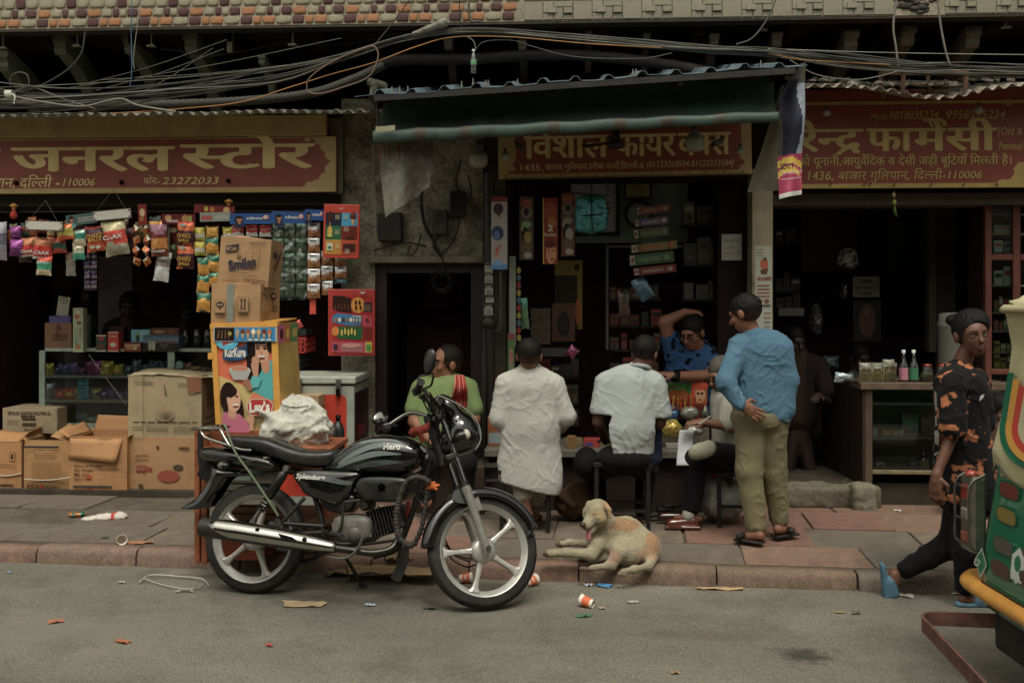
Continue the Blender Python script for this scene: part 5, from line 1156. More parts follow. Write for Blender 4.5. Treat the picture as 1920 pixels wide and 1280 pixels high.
packet(-6,418,12,486,YP,[(.3,'#8a8890'),(.6,'#5c5a66'),(1,'#77747c')],'silver grey snack packet cut by the left edge of the view')
for k,(a,b,c,d)in enumerate([(20,425,39,450),(19,450,41,480)]):packet(a,b,c,d,YP-.02*k,[(.5,'#8a3c86'),(1,'#5a2358')],['small purple sweet packet hanging above its purple twin at the far left','small purple sweet packet hanging below its purple twin at the far left'][k],rot=6-10*k,puff=.3)
packet(40,447,66,480,YP,crax,'orange and red corn snack packet, leftmost of the red ones','CRAX',rot=3,ty=.72,ts=.22)
packet(65,446,96,484,YP-.02,crax,'orange and red corn snack packet second from the left','CRAX',rot=-2,ty=.72,ts=.22,yaw=10)
packet(70,481,96,515,YP-.02,[(.3,'#b0381c'),(.7,'#2f8a6a'),(1,'#b5a888')],'red and green corn snack packet hanging below the second one','CRAX',rot=-4,ty=.2,ts=.2,rt=True)
packet(97,446,123,474,YP,[(.35,'#a03a26'),(.75,'#2a4a3c'),(1,'#a0382c')],'dark green and red snack packet behind the yellow one',rot=6)
packet(107,421,137,449,YP-.05,[(.25,'#c2622a'),(.75,'#a39a3a'),(1,'#c0502c')],'yellow green snack packet with orange ends',rot=8)
packet(137,431,160,460,YP-.02,[(.25,'#9fb8a4'),(.6,'#2a7a68'),(1,'#b0a88c')],'teal snack packet, upper of the teal pair',rot=2);packet(137,458,158,486,YP-.01,[(.3,'#b0a88c'),(.6,'#9d9d7e'),(1,'#2f8a74')],'teal snack packet, lower of the teal pair',rot=2)
packet(124,474,141,516,YP+.04,[(.3,'#7a5a4c'),(1,'#6e6a60')],'grey brown strip of sachets under the dark green packet',rot=1,puff=.1)
packet(36,478,60,492,YP+.1,[(.5,'#4d4438'),(1,'#3a3028')],'dark brown packet hidden behind the red ones at the left')
strip(157,470,182,545,YP+.03,4,2,[(.5,'#2c1f38'),(.7,'#6a5a64'),(1,'#241828')],'dark purple strip of sachets below the cheese puff packet')
packet(158,425,176,452,YP+.02,[(.6,'#7a2f22'),(1,'#a0562c')],'brown red packet behind the cheese puffs')
cheez=[(.1,'#8a2a20'),(.62,'#43202c'),(.72,'#a8421c'),(1,'#b8501f')]
packet(163,425,200,470,YP-.03,cheez,'purple and orange cheese ball packet beside the big cream one','CHEEZ','#d8a030',8,ty=.4,ts=.2,art=lambda A:A.t('BALLS',.5,.4,.18,C('#d8a030',1.3),.6,.03,align='c').e(.35,.18,.12,.07,C('#d8d0c0')).e(.62,.15,.12,.07,C('#d8d0c0')))
packet(196,415,237,477,YP-.07,[(.3,'#a49a72'),(.36,'#b0301c'),(.66,'#b0301c'),(1,'#8c8874')],'big cream and red corn snack packet in the middle of the row','CRAX',rot=10,ty=.48,ts=.17,puff=.26)
t=thing('snack_garland','garland of twisted orange and white snack packets hanging in three rows','snack packets',tuple(W(263,460,YP)))
for i in range(4):
 for j in range(2):
  p=W(255+j*19+(i%2)*2,430+i*20,YP-.04);m=MB(C('#b5601f',K),Matrix.Translation(p)@Euler((RS.uniform(-.3,.3),RS.uniform(-.5,.5),RS.uniform(0,3))).to_matrix().to_4x4())
  q=[(0,0,.045),(0,0,-.045)]+[(.035*math.cos(a),.03*math.sin(a),.012*math.sin(a*2))for a in(0,1.05,2.1,3.14,4.2,5.2)];m.add(q,[(0,2+k,2+(k+1)%6)for k in range(6)]+[(1,2+(k+1)%6,2+k)for k in range(6)]);
  for k in range(12):m.c[k]=C(['#b5601f','#c9c0b4','#a84a1a','#b8782c'][k*7%4],K)
  m.build('twisted_packet','foil',t)
packet(283,416,313,478,YP-.04,[(.12,'#b07a2a'),(.35,'#8a5c6c'),(.5,'#6a2a20'),(.8,'#b5742c'),(1,'#6a3020')],'gold and brown chocolate snack packet right of the twisted garland','Chocopie',rot=4,ty=.85,ts=.1)
packet(310,420,318,474,YP,[(1,'#6f6e6a')],'edge-on grey packet between gold and maroon ones');packet(292,474,318,526,YP,[(.2,'#b5b2a8'),(.5,'#7d7670'),(1,'#c2bfb6')],'silver white foil packet hanging lowest, below the chocolate snack','LIBERO','#333333',-8,ty=.3,ts=.1)
packet(314,408,334,455,YP+.03,[(.4,'#5e1a1c'),(.6,'#a08a3a'),(1,'#4c1618')],'dark maroon packet left of the upper orange cheese balls','Chocon',rot=-2,ts=.1);packet(313,455,333,484,YP+.05,[(.5,'#4a5a2c'),(1,'#3c3224')],'dark olive packet left of the lower cheese balls')
for k,(y0,y1)in enumerate(((416,459),(458,503))):packet(333,y0,363,y1,YP-.05+.02*k,[(.12,'#a82a1c'),(.38,'#c05a24'),(.95,'#41202a'),(1,'#a8501f')],['orange and purple cheese ball packet above its twin','orange and purple cheese ball packet below its twin'][k],'CHEEZ','#d8a030',-3+2*k,ty=.6,ts=.2,art=lambda A:A.t('BALLS',.5,.16,.16,C('#d8a030',1.3),.6,.03,align='c').e(.4,.82,.2,.07,C('#d8d0c4')))
strip(364,426,385,480,YP-.04,2,1,[(.45,'#a89a2a'),(.7,'#b8b4a4'),(1,'#8f8a2c')],'pair of bright yellow sachets hanging in one column')
nam=[(.08,'#3a4a3c'),(.36,'#1f5a44'),(.95,'#b87e1e'),(1,'#55604c')]
packet(386,424,409,447,YP-.03,[(.1,'#6a5a20'),(.9,'#c08a22'),(1,'#44604a')],'golden namkeen packet at the top of the inner column');
for k,(a,b,c,d)in enumerate([(386,446,409,478),(387,478,411,511),(389,510,412,538),(371,484,391,517),(370,516,392,549),(370,549,394,584)]):packet(a,b,c,d,YP-.05-.02*(k>2),nam,'%s namkeen packet in green and gold, %s column beside the biggest printed carton'%(ORD[k%3],'upper' if k<3 else 'lower outer'),rot=RS.uniform(-4,4),puff=.26)
packet(418,426,436,452,YP-.02,[(.5,'#b0a02c'),(1,'#c8c4b0')],'yellow and white sachet left of three red ones')
for k,x in enumerate((436,462,487)):packet(x,423,x+20,443,YP-.03,[(.15,'#902018'),(.65,'#a8241c'),(1,'#c8c0b4')],'small red sachet, %s of three in a row under the shampoo card'%ORD[k],'clinic',ts=.15,ty=.35,puff=.1)
def gs(A):A.e(.5,.3,.3,.16,C('#7c8a6a',K)).e(.35,.25,.12,.08,C('#a8a890',K))
g=strip(511,418,575,558,YP,5,3,[(.3,'#8fae98'),(.6,'#3f7458'),(.8,'#7d9478'),(1,'#3c6a50')],'sheet of green sachets in three columns under cling film',art=gs,cat='sachet sheet')
m=MB('#ffffff');a,b,z0,z1=WR(508,412,578,562,YP-.05);m.sheet(lambda u,v:(a+(b-a)*u,YP-.045+.012*noise.noise(Vector((u*7,v*9,1)))+.006*noise.noise(Vector((u*24,v*20,5))),z0+(z1-z0)*v),30,50);m.build('cling_film','film',g)
wb=[(.5,'#c3c8cc'),(.56,'#8a5a3a'),(1,'#8c5a34')]
ring_=lambda A:A.e(.5,.42,.14,.13,C('#c8c4bc')).e(.5,.42,.08,.07,C('#a85a2a',K)).r(.2,.78,.8,.86,C('#3c4450'))
strip(576,417,601,560,YP-.06,5,1,wb,'column of five white and brown sachets, the longest of the three',art=ring_);strip(602,470,625,554,YP-.04,3,1,wb,'column of white and brown sachets hanging below the orange ice cream menu',art=ring_);strip(627,476,650,522,YP-.03,2,1,wb,'short column of white and brown sachets beside the peeling pillar',art=ring_)
packet(627,522,650,532,YP,[(1,'#4d6a7a')],'small blue label dangling under the short sachet column');packet(581,561,592,588,YP-.03,[(1,'#a8341a')],'plain orange tag hanging under the sachets',puff=.05,name='paper_tag',cat='tag',mt='paper')
for k in range(22):x=4+k*16.5+RS.uniform(-3,3);y=404+RS.uniform(0,34);c=RS.choice(['#6a2c20','#7a5a2c','#4a3040','#5a5a38','#8a4a24','#3c4a40','#7a6a5c']);packet(x,y,x+RS.uniform(14,20),y+RS.uniform(24,38),YP+.05,[(.3,c),(.6,RS.choice(['#8a3a24','#a08a5c','#5a2a34'])),(1,c)],'dim snack packet, %s from the left in the rear row of hanging packets'%ORD[k],rot=RS.uniform(-8,8))
# gold doll ornaments
for px,py,lab in((429,382,'small red and gold doll ornament hanging over the header cards'),(26,390,'small red and gold doll ornament hanging at the far left of the grocery')):
 t=thing('hanging_doll',lab,'ornament',tuple(W(px,py,YP)))
 for nm,pr,c in(('head',[elp(W(px,py,YP),(.017,.016,.018))],'#a8703c'),('hat',[elp(W(px,py-4,YP),(.034,.03,.01)),elp(W(px,py-6,YP),(.018,.018,.012))],'#b8862c'),('dress',[cap(W(px,py+5,YP),W(px,py+14,YP),.014,.03)],'#a03026')):blob(nm,'fabric',pr,t,vox=.004,k=.004,col=C(c,K))
# ice cream menus
def menu(x0,y0,x1,y1,Y,col,lab,art,rot=0):
 t=thing('menu_board',lab,'sign',tuple(W((x0+x1)/2,y1,Y)));a,b,z0,z1=WR(x0,y0,x1,y1,Y);w,h=b-a,z1-z0;M_=rotm((x0+x1)/2,(y0+y1)/2,Y,rot)
 m=MB(C(col,K),M_);m.box(-w/2,0,-h/2,w/2,.02,h/2);m.build('panel','plastic',t,bevel=.006);m=MB('#ffffff',M_);A=Art((-w/2,-.001,-h/2),(1,0,0),(0,0,1),w,h,m);art(A);m.build('artwork','print',t);return t
def a1(A):
 A.r(.06,.6,.5,.84,C('#1c1c34',K)).r(.5,.6,.94,.84,C('#2f8ab0',K)).r(.06,.34,.5,.6,C('#1f5a38',K)).r(.5,.34,.94,.6,C('#6a1c14',K)).r(.06,.07,.5,.34,C('#a8761c',K)).r(.5,.07,.94,.34,C('#a8401c',K))
 A.t('KWALITY',.5,.9,.05,C('#d8c8b8'),.13,.02,align='c').e(.19,.76,.07,.11,C('#3a1a10',K)).r(.17,.6,.2,.66,C('#a08050',K)).e(.82,.78,.09,.07,C('#4a1c14',K)).pg([(.76,.72),(.82,.6),(.88,.72)],C('#b08a5a',K)).e(.82,.82,.06,.04,C('#6a2c20',K))
 A.e(.19,.5,.07,.09,C('#b8902c',K)).e(.19,.42,.08,.035,C('#a8a040',K)).e(.8,.5,.05,.09,C('#5a2014',K)).e(.74,.38,.14,.03,C('#3a1a10',K)).r(.12,.14,.28,.26,C('#b8b8a0',K)).e(.2,.26,.09,.02,C('#d0d0c0')).e(.2,.19,.06,.03,C('#2f6a3c',K)).r(.56,.13,.9,.27,C('#3c1a14',K))
 for x,y in((.33,.72),(.55,.72),(.33,.44),(.58,.5),(.36,.18),(.62,.09)):A.lines(x,y,x+.13,y+.09,4,C('#d8c8a0'),.5,int(x*100))
menu(606,383,674,484,7.4,'#b02f1a','orange ice cream menu board with six picture squares hanging above the other menu',a1,-1.5)
def a2(A):
 A.r(.1,.02,.94,.9,C('#8f1a1c',K)).pg([(.1,.9),(.1,.7),(.25,.66),(.5,.64),(.5,.86),(.3,.9)],C('#2a1412',K)).e(.64,.76,.15,.12,C('#b87a1c',K)).r(.76,.66,.94,.8,C('#241c38',K)).pg([(.1,.6),(.2,.64),(.72,.6),(.72,.46),(.5,.45),(.1,.5)],C('#2a6a98',K)).pg([(.74,.62),(.94,.58),(.94,.43),(.74,.45)],C('#a0384a',K)).pg([(.2,.44),(.75,.44),(.72,.24),(.2,.26)],C('#20502c',K)).e(.16,.37,.08,.07,C('#b86a1c',K)).r(.76,.26,.94,.42,C('#6a1c18',K)).pg([(.08,.22),(.94,.2),(.94,.04),(.08,.05)],C('#9a3c4c',K)).r(.8,.05,.94,.21,C('#a89a2a',K))
 for i in range(5):A.e(.16+.07*i,.72+.02*(i%2),.014,.05,C('#5a3020',K)).e(.17+.08*i,.54,.03,.035,C(['#8a5a3a','#c0b8a0','#4a2a20'][i%3],K)).e(.3+.07*i,.35+.02*(i%2),.022,.05,C('#b89a3a',K));A.k-=2
 for i,(x,y)in enumerate(((.6,.8),(.68,.8),(.6,.72),(.7,.72))):A.e(x,y,.022,.035,C('#2a1410',K))
 for i in range(3):A.e(.55+.07*i,.54,.02,.03,C('#c8c0a8')).e(.55+.07*i,.5,.012,.02,C('#8a5a34',K))
 A.t('Cornetto',.52,.58,.05,C('#d8d4cc'),.2,.02,shear=.2).e(.84,.54,.04,.03,C('#5a2014',K)).e(.5,.16,.2,.035,C('#b0686a',K)).lines(.3,.08,.75,.2,4,C('#c8b8b0'),.3,3).lines(.78,.68,.92,.78,4,C('#a88a3a'),.4,5).e(.87,.13,.05,.05,C('#3c7a3c',K)).e(.17,.14,.05,.04,C('#2a2438',K))
 A.e(.72,.95,.035,.014,C('#d8d0c8')).e(.78,.95,.035,.014,C('#d8d0c8')).e(.72,.95,.022,.008,C('#8f1a1c',K)).e(.78,.95,.022,.008,C('#8f1a1c',K)).pg([(.7,.945),(.75,.925),(.8,.945)],C('#d8d0c8'))
t2=menu(615,542,703,667,7.42,'#9a241c','dark red ice cream menu board with curved picture bands fixed on the plaster pillar',a2)
# ---------------------------------------------------------------- grocery: display case, counter goods, shopkeepers
YC=8.15
dc=thing('display_case','aluminium framed glass display case with sweets in the grocery','display case',tuple(W(230,860,YC)))
a,b,z0,z1=WR(73,656,470,800,YC);zb=SW+.04
al=C('#75887a',1.3)
def part(name,mt,x0,y0,x1,y1,Y,dep,col,par,bev=.002):m=MB(col);pbox(m,x0,y0,x1,y1,Y,dep);return m.build(name,mt,par,bevel=bev,seg=1)
for(x0,x1)in((73,84),(314,327),(458,470)):part('post','ironpaint',x0,657,x1,800,YC,.03,al,dc)
for(y0,y1)in((653,659),(704,709),(750,755)):part('shelf','ironpaint',84,y0,462,y1,YC+.01,.4,C('#8a9488',1.2),dc,0)
part('plinth','ironpaint',73,794,470,905,YC,.45,al,dc);m=MB(C('#2e2a2c'));m.box(a,YC+.44,zb,b,YC+.46,z1);m.build('back_panel','dark',dc)
m=MB('#ffffff');g1=WR(85,660,313,794,YC);m.add([(g1[0],YC+.006,g1[2]),(g1[1],YC+.006,g1[2]),(g1[1],YC+.006,g1[3]),(g1[0],YC+.006,g1[3])],[(0,1,2,3)]);m.build('glass_pane','glass',dc)
m=MB('#ffffff');g1=WR(328,660,458,794,YC);m.add([(g1[0],YC+.006,g1[2]),(g1[1],YC+.006,g1[2]),(g1[1],YC+.006,g1[3]),(g1[0],YC+.006,g1[3])],[(0,1,2,3)]);m.build('glass_pane','glass',dc)
m=MB(C('#b8b4a0'));m.tube([W(166,664,YC-.004),W(236,758,YC-.004)],.002,4);m.build('crack','cable',dc)
m=MB(C('#4f6a66',1.2));p=W(336,684,YC+.003);m.lathe([(0,0),(.034,0)],Matrix.Translation(p)@Matrix.Rotation(R(90),4,'X'),18);m.build('round_sticker','paper',dc)
def heap(x0,x1,yb,hmax,Y,n,cols,what,where,w=(12,22),seed=1):
 r=random.Random(seed);x=x0;k=0
 while x<x1 and k<n:
  ww=r.uniform(*w);hh=r.uniform(.55,1)*hmax;c=cols[k%len(cols)];c2=cols[(k+1)%len(cols)]
  packet(x,yb-hh,x+ww,yb,Y+r.uniform(0,.06),[(.35,c),(.6,c2 if r.random()<.3 else c),(1,c)],'%s %s on %s'%(ORD[min(k,11)],what,where),rot=r.uniform(-8,8),puff=.3,name='sweet_packet',cat='sweet packet');x+=ww*.92;k+=1
heap(86,232,704,28,YC+.06,9,['#a89a2c','#3c3a48','#3a3f72','#4c3c80','#5a2f60','#6a2a5c','#8a3a7a','#b09a3a','#a8943c'],'shiny sweet bag from the left','the top shelf of the grocery display case',seed=3)
heap(234,312,703,30,YC+.08,5,['#5c6272','#70768a','#585e7c','#666c80','#5a5c74'],'silvery blue sweet bag','the top shelf below the wire basket',seed=4)
heap(86,142,749,34,YC+.06,4,['#5a5a6c','#a03a24','#b0482a','#8f9a3c'],'bright sweet bag from the left','the middle shelf of the grocery display case',seed=5)
strip(145,710,167,749,YC+.05,6,2,[(.5,'#2f8fa8'),(1,'#1f6a88')],'turquoise stack of small soap sachets on the middle shelf',puff=.2)
heap(168,242,748,22,YC+.08,5,['#8a8a30','#3f3464','#4a3a70','#6a3a68','#3c3c6a'],'purple sweet bag right of the turquoise stack','the middle shelf',seed=6)
heap(86,240,792,22,YC+.08,8,['#3f5454','#4c6060','#3d5050','#546a64','#6a8270','#86988c','#5a6a64','#4a4f50'],'pale plastic bag of pulses','the bottom shelf of the grocery display case',(18,26),7)
heap(330,400,704,24,YC+.08,4,['#5a3a30','#6a463a','#7a4a38','#4a3430'],'brown sweet bag behind the glass','the shelf right of the aluminium post',seed=8)
for i in range(8):pass
m=MB('#1a1a1e')
for i in range(8):x=W(238+i*10,680,YC+.03).x;m.tube([(x,YC+.03,W(0,665,YC).z),(x,YC+.03,W(0,697,YC).z)],.0035,4)
for y in(667,682,696):m.tube([W(236,y,YC+.03),W(311,y,YC+.03)],.0035,4)
m.build('wire_basket','metal',label='black wire basket grid behind the glass of the grocery display case',cat='basket')
zc=655
carton(84,605,134,zc,8.2,.3,'#6b4a34','brown cardboard carton on the grocery counter with a small arrow mark',lambda A:A.r(.42,.45,.56,.95,C('#5a3020',K)).pg([(.5,.78),(.56,.88),(.62,.78)],'#2a1810').r(.58,.72,.62,.8,'#2a1810').lines(.3,.35,.85,.6,3,'#2a1810',.5,2))
carton(92,592,132,605,8.2,.2,'#3f3a72','flat blue violet box lying on the brown carton',lambda A:A.lines(.1,.2,.9,.8,3,C('#6a6a98',1.2)),mt='print')
carton(105,556,127,592,8.25,.01,'#8a8878','small upright payment stand with a round emblem on the blue box',lambda A:A.e(.5,.82,.32,.17,'#2a2a30').e(.5,.82,.24,.13,C('#c0bdb0')).e(.5,.82,.1,.06,'#2a2a30'),mt='print',rot=-8,name='display_stand',cat='stand')
def rani(A):A.r(0,0,1,1,C('#8f9a7c',1.4)).t('RANI',.62,.55,.5*.18,'#6a2a20',rot=R(-90),width=None).e(.4,.8,.25,.06,C('#a04a38',K)).e(.5,.9,.2,.05,C('#c8c8b0')).e(.6,.66,.25,.04,C('#7a3a28',K)).t('CONE',.25,.3,.07,'#20607a',rot=R(-90)).e(.5,.12,.3,.05,C('#9a5a3c',K));A.lines(.1,.2,.9,.5,9,C('#a8b090'),.3,8)
carton(137,577,156,660,8.12,.07,'#8f9a7c','tall narrow cream box with small flower print on the grocery counter',rani,mt='print')
carton(157,590,170,656,8.3,.07,'#2c3a2a','tall dark green box behind the tall cream box',mt='print')
carton(180,628,199,659,8.12,.08,'#2a3330','small dark spice box with a dish picture on the counter',lambda A:A.r(0,0,1,.08,C('#c0b8a0')).r(0,.92,1,1,C('#c0b8a0')).e(.5,.78,.3,.12,C('#8a2a24',K)).e(.5,.3,.35,.14,C('#5a3020',K)),mt='print')
carton(202,622,222,659,8.12,.08,'#9a2c20','small red spice box with white garlic picture on the counter',lambda A:A.r(0,0,1,.05,C('#c0b8a0')).r(0,.94,1,1,C('#c0b8a0')).t('Roopak',.5,.75,.13,C('#d8c8b0'),.7,.02,align='c').e(.5,.35,.3,.12,C('#c8c0b0')),mt='print')
carton(205,612,232,655,8.35,.08,'#3a1c1c','dark maroon box behind the red spice box',mt='print');carton(232,642,264,659,8.12,.12,'#5a2a20','low box of matches with cream prints on the counter',lambda A:A.pg([(.05,.8),(.95,.8),(.9,.55),(.1,.55)],C('#a89068')).e(.3,.4,.2,.2,C('#8a5a34',K)).e(.65,.35,.15,.15,C('#c0a878')),mt='print')
carton(246,618,281,641,8.16,.1,'#4f8a98','light blue packet with a dark swoosh lying on the match box',lambda A:A.e(.35,.4,.16,.4,C('#8a9a5a')).e(.35,.3,.1,.3,'#1f3a44').lines(.5,.6,.9,.9,2,C('#c8d0d0')),mt='print')
carton(268,628,335,659,8.14,.18,'#3a4c58','long bluish box with a mountain print on the counter',lambda A:A.pg([(0,.75),(.3,.9),(.6,.8),(1,.88),(1,.6),(0,.55)],C('#5a7a90')).r(0,0,1,.5,C('#2a2420')).e(.2,.35,.05,.3,C('#a09a80')).e(.3,.35,.05,.3,C('#a09a80')).e(.6,.4,.12,.2,C('#4a4440')).r(.35,.6,.95,.68,C('#8a4a34')),mt='print')
carton(282,615,335,629,8.16,.15,'#4a3028','flat brown box lying on the long bluish box',lambda A:A.e(.3,.5,.2,.2,C('#a07a50')).e(.75,.5,.1,.3,C('#7a4a30')),mt='print')
def jar(x0,y0,x1,y1,Y,lab,fill,lid='#4a4a46',name='glass_jar'):
 a,b,z0,z1=WR(x0,y0,x1,y1,Y);r=(b-a)/2;h=z1-z0;c=Matrix.Translation(((a+b)/2,Y,z0));t=thing(name,lab,'jar',((a+b)/2,Y,z0))
 m=MB(C(fill,K));m.lathe([(0,.004),(r*.88,.006),(r*.88,h*.55),(0,h*.6)],c,14);m.build('contents','paper',t);m=MB('#ffffff');m.lathe([(0,0),(r,.002),(r,h*.72),(r*.72,h*.86),(r*.72,h*.9)],c,16);m.build('glass','glass',t);m=MB(C(lid,1.2));m.lathe([(r*.76,h*.88),(r*.76,h),(0,h)],c,16);m.build('lid','metal',t)
for k,(x0,x1)in enumerate(((337,357),(360,379),(381,398),(316,334))):jar(x0,617,x1,657,8.3,'glass sweet jar %s on the grocery counter behind the counter boxes'%['nearest the bluish box','second to the right','half behind the yellow cabinet','hidden behind the bluish box'][k],'#3a443e')
# shelves deep inside the grocery, dim goods
sh=thing('wall_shelves','dim wooden shelves along the back of the grocery','shelves',(W(100,600,9.9).x,9.9,.2))
for k,z in enumerate((1.1,1.55,2.0,2.4)):m=MB(C('#2e2522',1.1));m.box(LX0+.05,9.7,z,W(160,600,9.7).x,10.08,z+.03);m.build('shelf','wood',sh)
m=MB(C('#4a4448',2.6));pbox(m,184,480,248,640,9.3,.04);m.build('inner_door','dark',label='plain grey panel deep inside the grocery behind the seated figure',cat='door panel')
r=random.Random(12);k=0
for z in(1.13,1.58,2.03):
 x=LX0+.3
 while x<W(150,600,9.7).x:
  w=r.uniform(.06,.14);h=r.uniform(.12,.3);m=MB(C(r.choice(['#3a2a2c','#2a2c34','#40342c','#2c3a34','#4a4038']),K));m.box(x,9.72,z,x+w,9.9,z+h);m.box(x+.01,9.717,z+h*.3,x+w-.01,9.72,z+h*.7,C(r.choice(['#6a5a50','#5a4040','#4a5a5a']),1.3));m.build('grocery_box','print',label='dim packaged grocery box on the shelves at the back of the shop',cat='box',group='boxes on the dim back shelves of the grocery');x+=w+r.uniform(.01,.12);k+=1
# ---------------------------------------------------------------- cartons on the pavement by the grocery
YB=7.72
def a_small(A):A.lines(.1,.75,.9,.9,2,'#3a2c20',.5,1).lines(.35,.62,.6,.74,1,'#2a1c14',.8,2).r(.37,.3,.62,.42,'#3a2a1c').r(.37,.62-.1,.62,.6,'#3a2a1c').lines(.1,.35,.3,.6,3,'#6a5038',.3,4).t('SNACKERS',.4,.1,.14,'#2a1c14',.35,.02)
carton(5,765,107,812,8.0,.35,'#85755a','printed grey brown carton standing behind the leftmost boxes',a_small,rough=.01)
BX='#97693a'
def obx(name_lab,x0,y0,x1,y1,Y,dep,col,arts,flaps,bulge=0,side=None):
 a,b,z0,z1=WR(x0,y0,x1,y1,Y);w,h=b-a,z1-z0;c=W((x0+x1)/2,y1,Y);c.z=SW+.002;M_=Matrix.Translation(c);t=thing('open_carton',name_lab,'box',tuple(c));m=MB(C(col,1.6),M_);th=.006;n=10
 f=lambda u,v:(-w/2+w*u,-bulge*math.sin(PI*u)*math.sin(PI*min(1,v*1.1))**.5,h*v)
 m.sheet(f,n,n);m.sheet(lambda u,v:(w/2-w*u,th-bulge*math.sin(PI*(1-u))*math.sin(PI*min(1,v*1.1))**.5,h*v),n,n)
 m.box(-w/2,0,0,-w/2+th,dep,h);m.box(w/2-th,0,0,w/2,dep,h);m.box(-w/2+th,dep-th,0,w/2-th,dep,h);m.box(-w/2+th,th,0,w/2-th,dep-th,.01)
 if arts:arts(Art((-w/2,-bulge-.001,0),(1,0,0),(0,0,1),w,h,m))
 if side:side(Art((w/2+.001,0,0),(0,1,0),(0,0,1),dep,h,m))
 m.build('body','card',t)
 for(p0,p1,p2,p3)in flaps:
  m=MB(C(col,1.75),M_);q=[Vector(v)for v in(p0,p1,p2,p3)];nrm=(q[1]-q[0]).cross(q[3]-q[0]).normalized()*.003
  m.sheet(lambda u,v:tuple(q[0].lerp(q[1],u).lerp(q[3].lerp(q[2],u),v)+nrm*1.4*math.sin(u*7)*v),8,4);o=m.build('flap','card',t);o.modifiers.new('t','SOLIDIFY').thickness=.004
 return t,w,h
def a_b(A):A.r(.55,.78,.85,.82,'#5a3c22').r(.1,.52,.6,.53,'#5a3c22').r(.1,.42,.65,.425,'#5a3c22').lines(.3,.6,.6,.7,2,'#5a3c22',.3,1)
obx('plain open carton at the far left of the row, tied with white string',-38,826,40,921,YB,.34,BX,lambda A:A.r(.72,.62,.86,.8,'#6a4a2c').r(.73,.63,.85,.79,C(BX,1.6)).r(.76,.66,.82,.76,'#3a2414').r(.5,.14,.82,.17,'#2a2a28').lines(.2,.5,.9,.6,2,'#5a3c22',.2,1),[((-.17,0,.41),(.15,0,.41),(.13,.2,.46),(-.18,.22,.47)),((.16,0,.41),(.16,.34,.41),(.19,.3,.5),(.2,.06,.48))],.008)
def a_c(A):A.r(.04,.86,.8,.9,'#2a2a28').lines(.25,.68,.75,.8,3,'#6a4626',.3,1).r(.03,.64,.72,.645,'#4a3018').lines(.2,.3,.85,.62,8,'#7a542e',.22,2).lines(.1,.1,.8,.2,1,'#5a3a1c',.7,3).e(.42,.14,.04,.04,'#8a2a20')
tC,w,h=obx('bulging open carton second from the left, tied with white string',45,822,131,921,YB,.36,'#8f683a',a_c,[((-.17,.36,.41),(.17,.36,.41),(.2,.5,.52),(-.16,.5,.5)),((-.18,.0,.41),(-.18,.36,.41),(-.24,.33,.47),(-.22,.02,.46)),((.18,.36,.41),(.18,0,.41),(.02,.02,.45),(.03,.3,.52))],.028)
def a_d(A):
 A.lines(.14,.68,.6,.9,6,'#8a5f32',.25,1).r(.1,.56,.8,.565,'#5a3c20')
 for i,s_ in enumerate(('Name of Product','Net Weight','Mfg. Date','Batch No.')):A.t(s_,.1,.47-.075*i,.07,'#3a2414',None,.004)
 A.t('( Please see above )',.46,.42,.06,'#4a3018',None,.002).r(.08,.12,.75,.155,'#3a3a36').e(.38,.06,.07,.06,'#7a2a24').e(.36,.3,.05,.03,'#b0482c')
tD,w,h=obx('orange brown open carton whose wide front flap hangs down',129,818,238,927,YB-.03,.38,'#976a3c',a_d,[((-.235,-.012,.285),(.165,-.05,.26),(.2,-.002,.44),(-.225,-.002,.44)),((-.22,0,.44),(-.22,.38,.44),(-.30,.38,.53),(-.33,.02,.5)),((.22,.38,.44),(.22,.0,.44),(.26,.02,.47),(.27,.36,.5)),((.22,.38,.44),(-.22,.38,.44),(-.2,.42,.58),(.2,.42,.57))],.006,lambda A:A.lines(.3,.45,.6,.65,3,'#6a4a2c',.4))
for px0,px1,py,Y in((-10,40,890,YB-.012),(45,131,898,YB-.032)):m=MB(C('#b0a898',1.2));m.tube(smooth([W(px0,py,Y),W((px0+px1)/2,py+2,Y),W(px1,py-3,Y)]),.005,5);m.build('white_string','plastic',label='white plastic string round the %s carton'%('leftmost open' if px0<0 else 'bulging open'),cat='string')
def a_f(A):A.t('महेश',.36,.5,.16,'#8a3020',.25,.02,rot=R(180)).e(.6,.32,.17,.11,C('#8f3c2c',1.2)).e(.19,.46,.07,.06,C('#8a4a30',1.2)).lines(.1,.6,.3,.75,2,'#7a5a38',.3).r(.76,.8,.92,.84,'#5a4028').r(.42,.8,.46,.86,'#5a4028').r(.15,.12,.22,.18,'#4a3420').e(.75,.48,.08,.05,C('#4a3828',1))
a_f2=lambda A:(a_f(A),A.pg([(0,.03),(.3,.07),(.3,.0),(0,.0)],'#2a1a10'))
carton(242,820,366,926,YB+.02,.4,'#8f6a42','wide brown carton with a faded red oval stamp, under the tall one',a_f2,rough=.012)
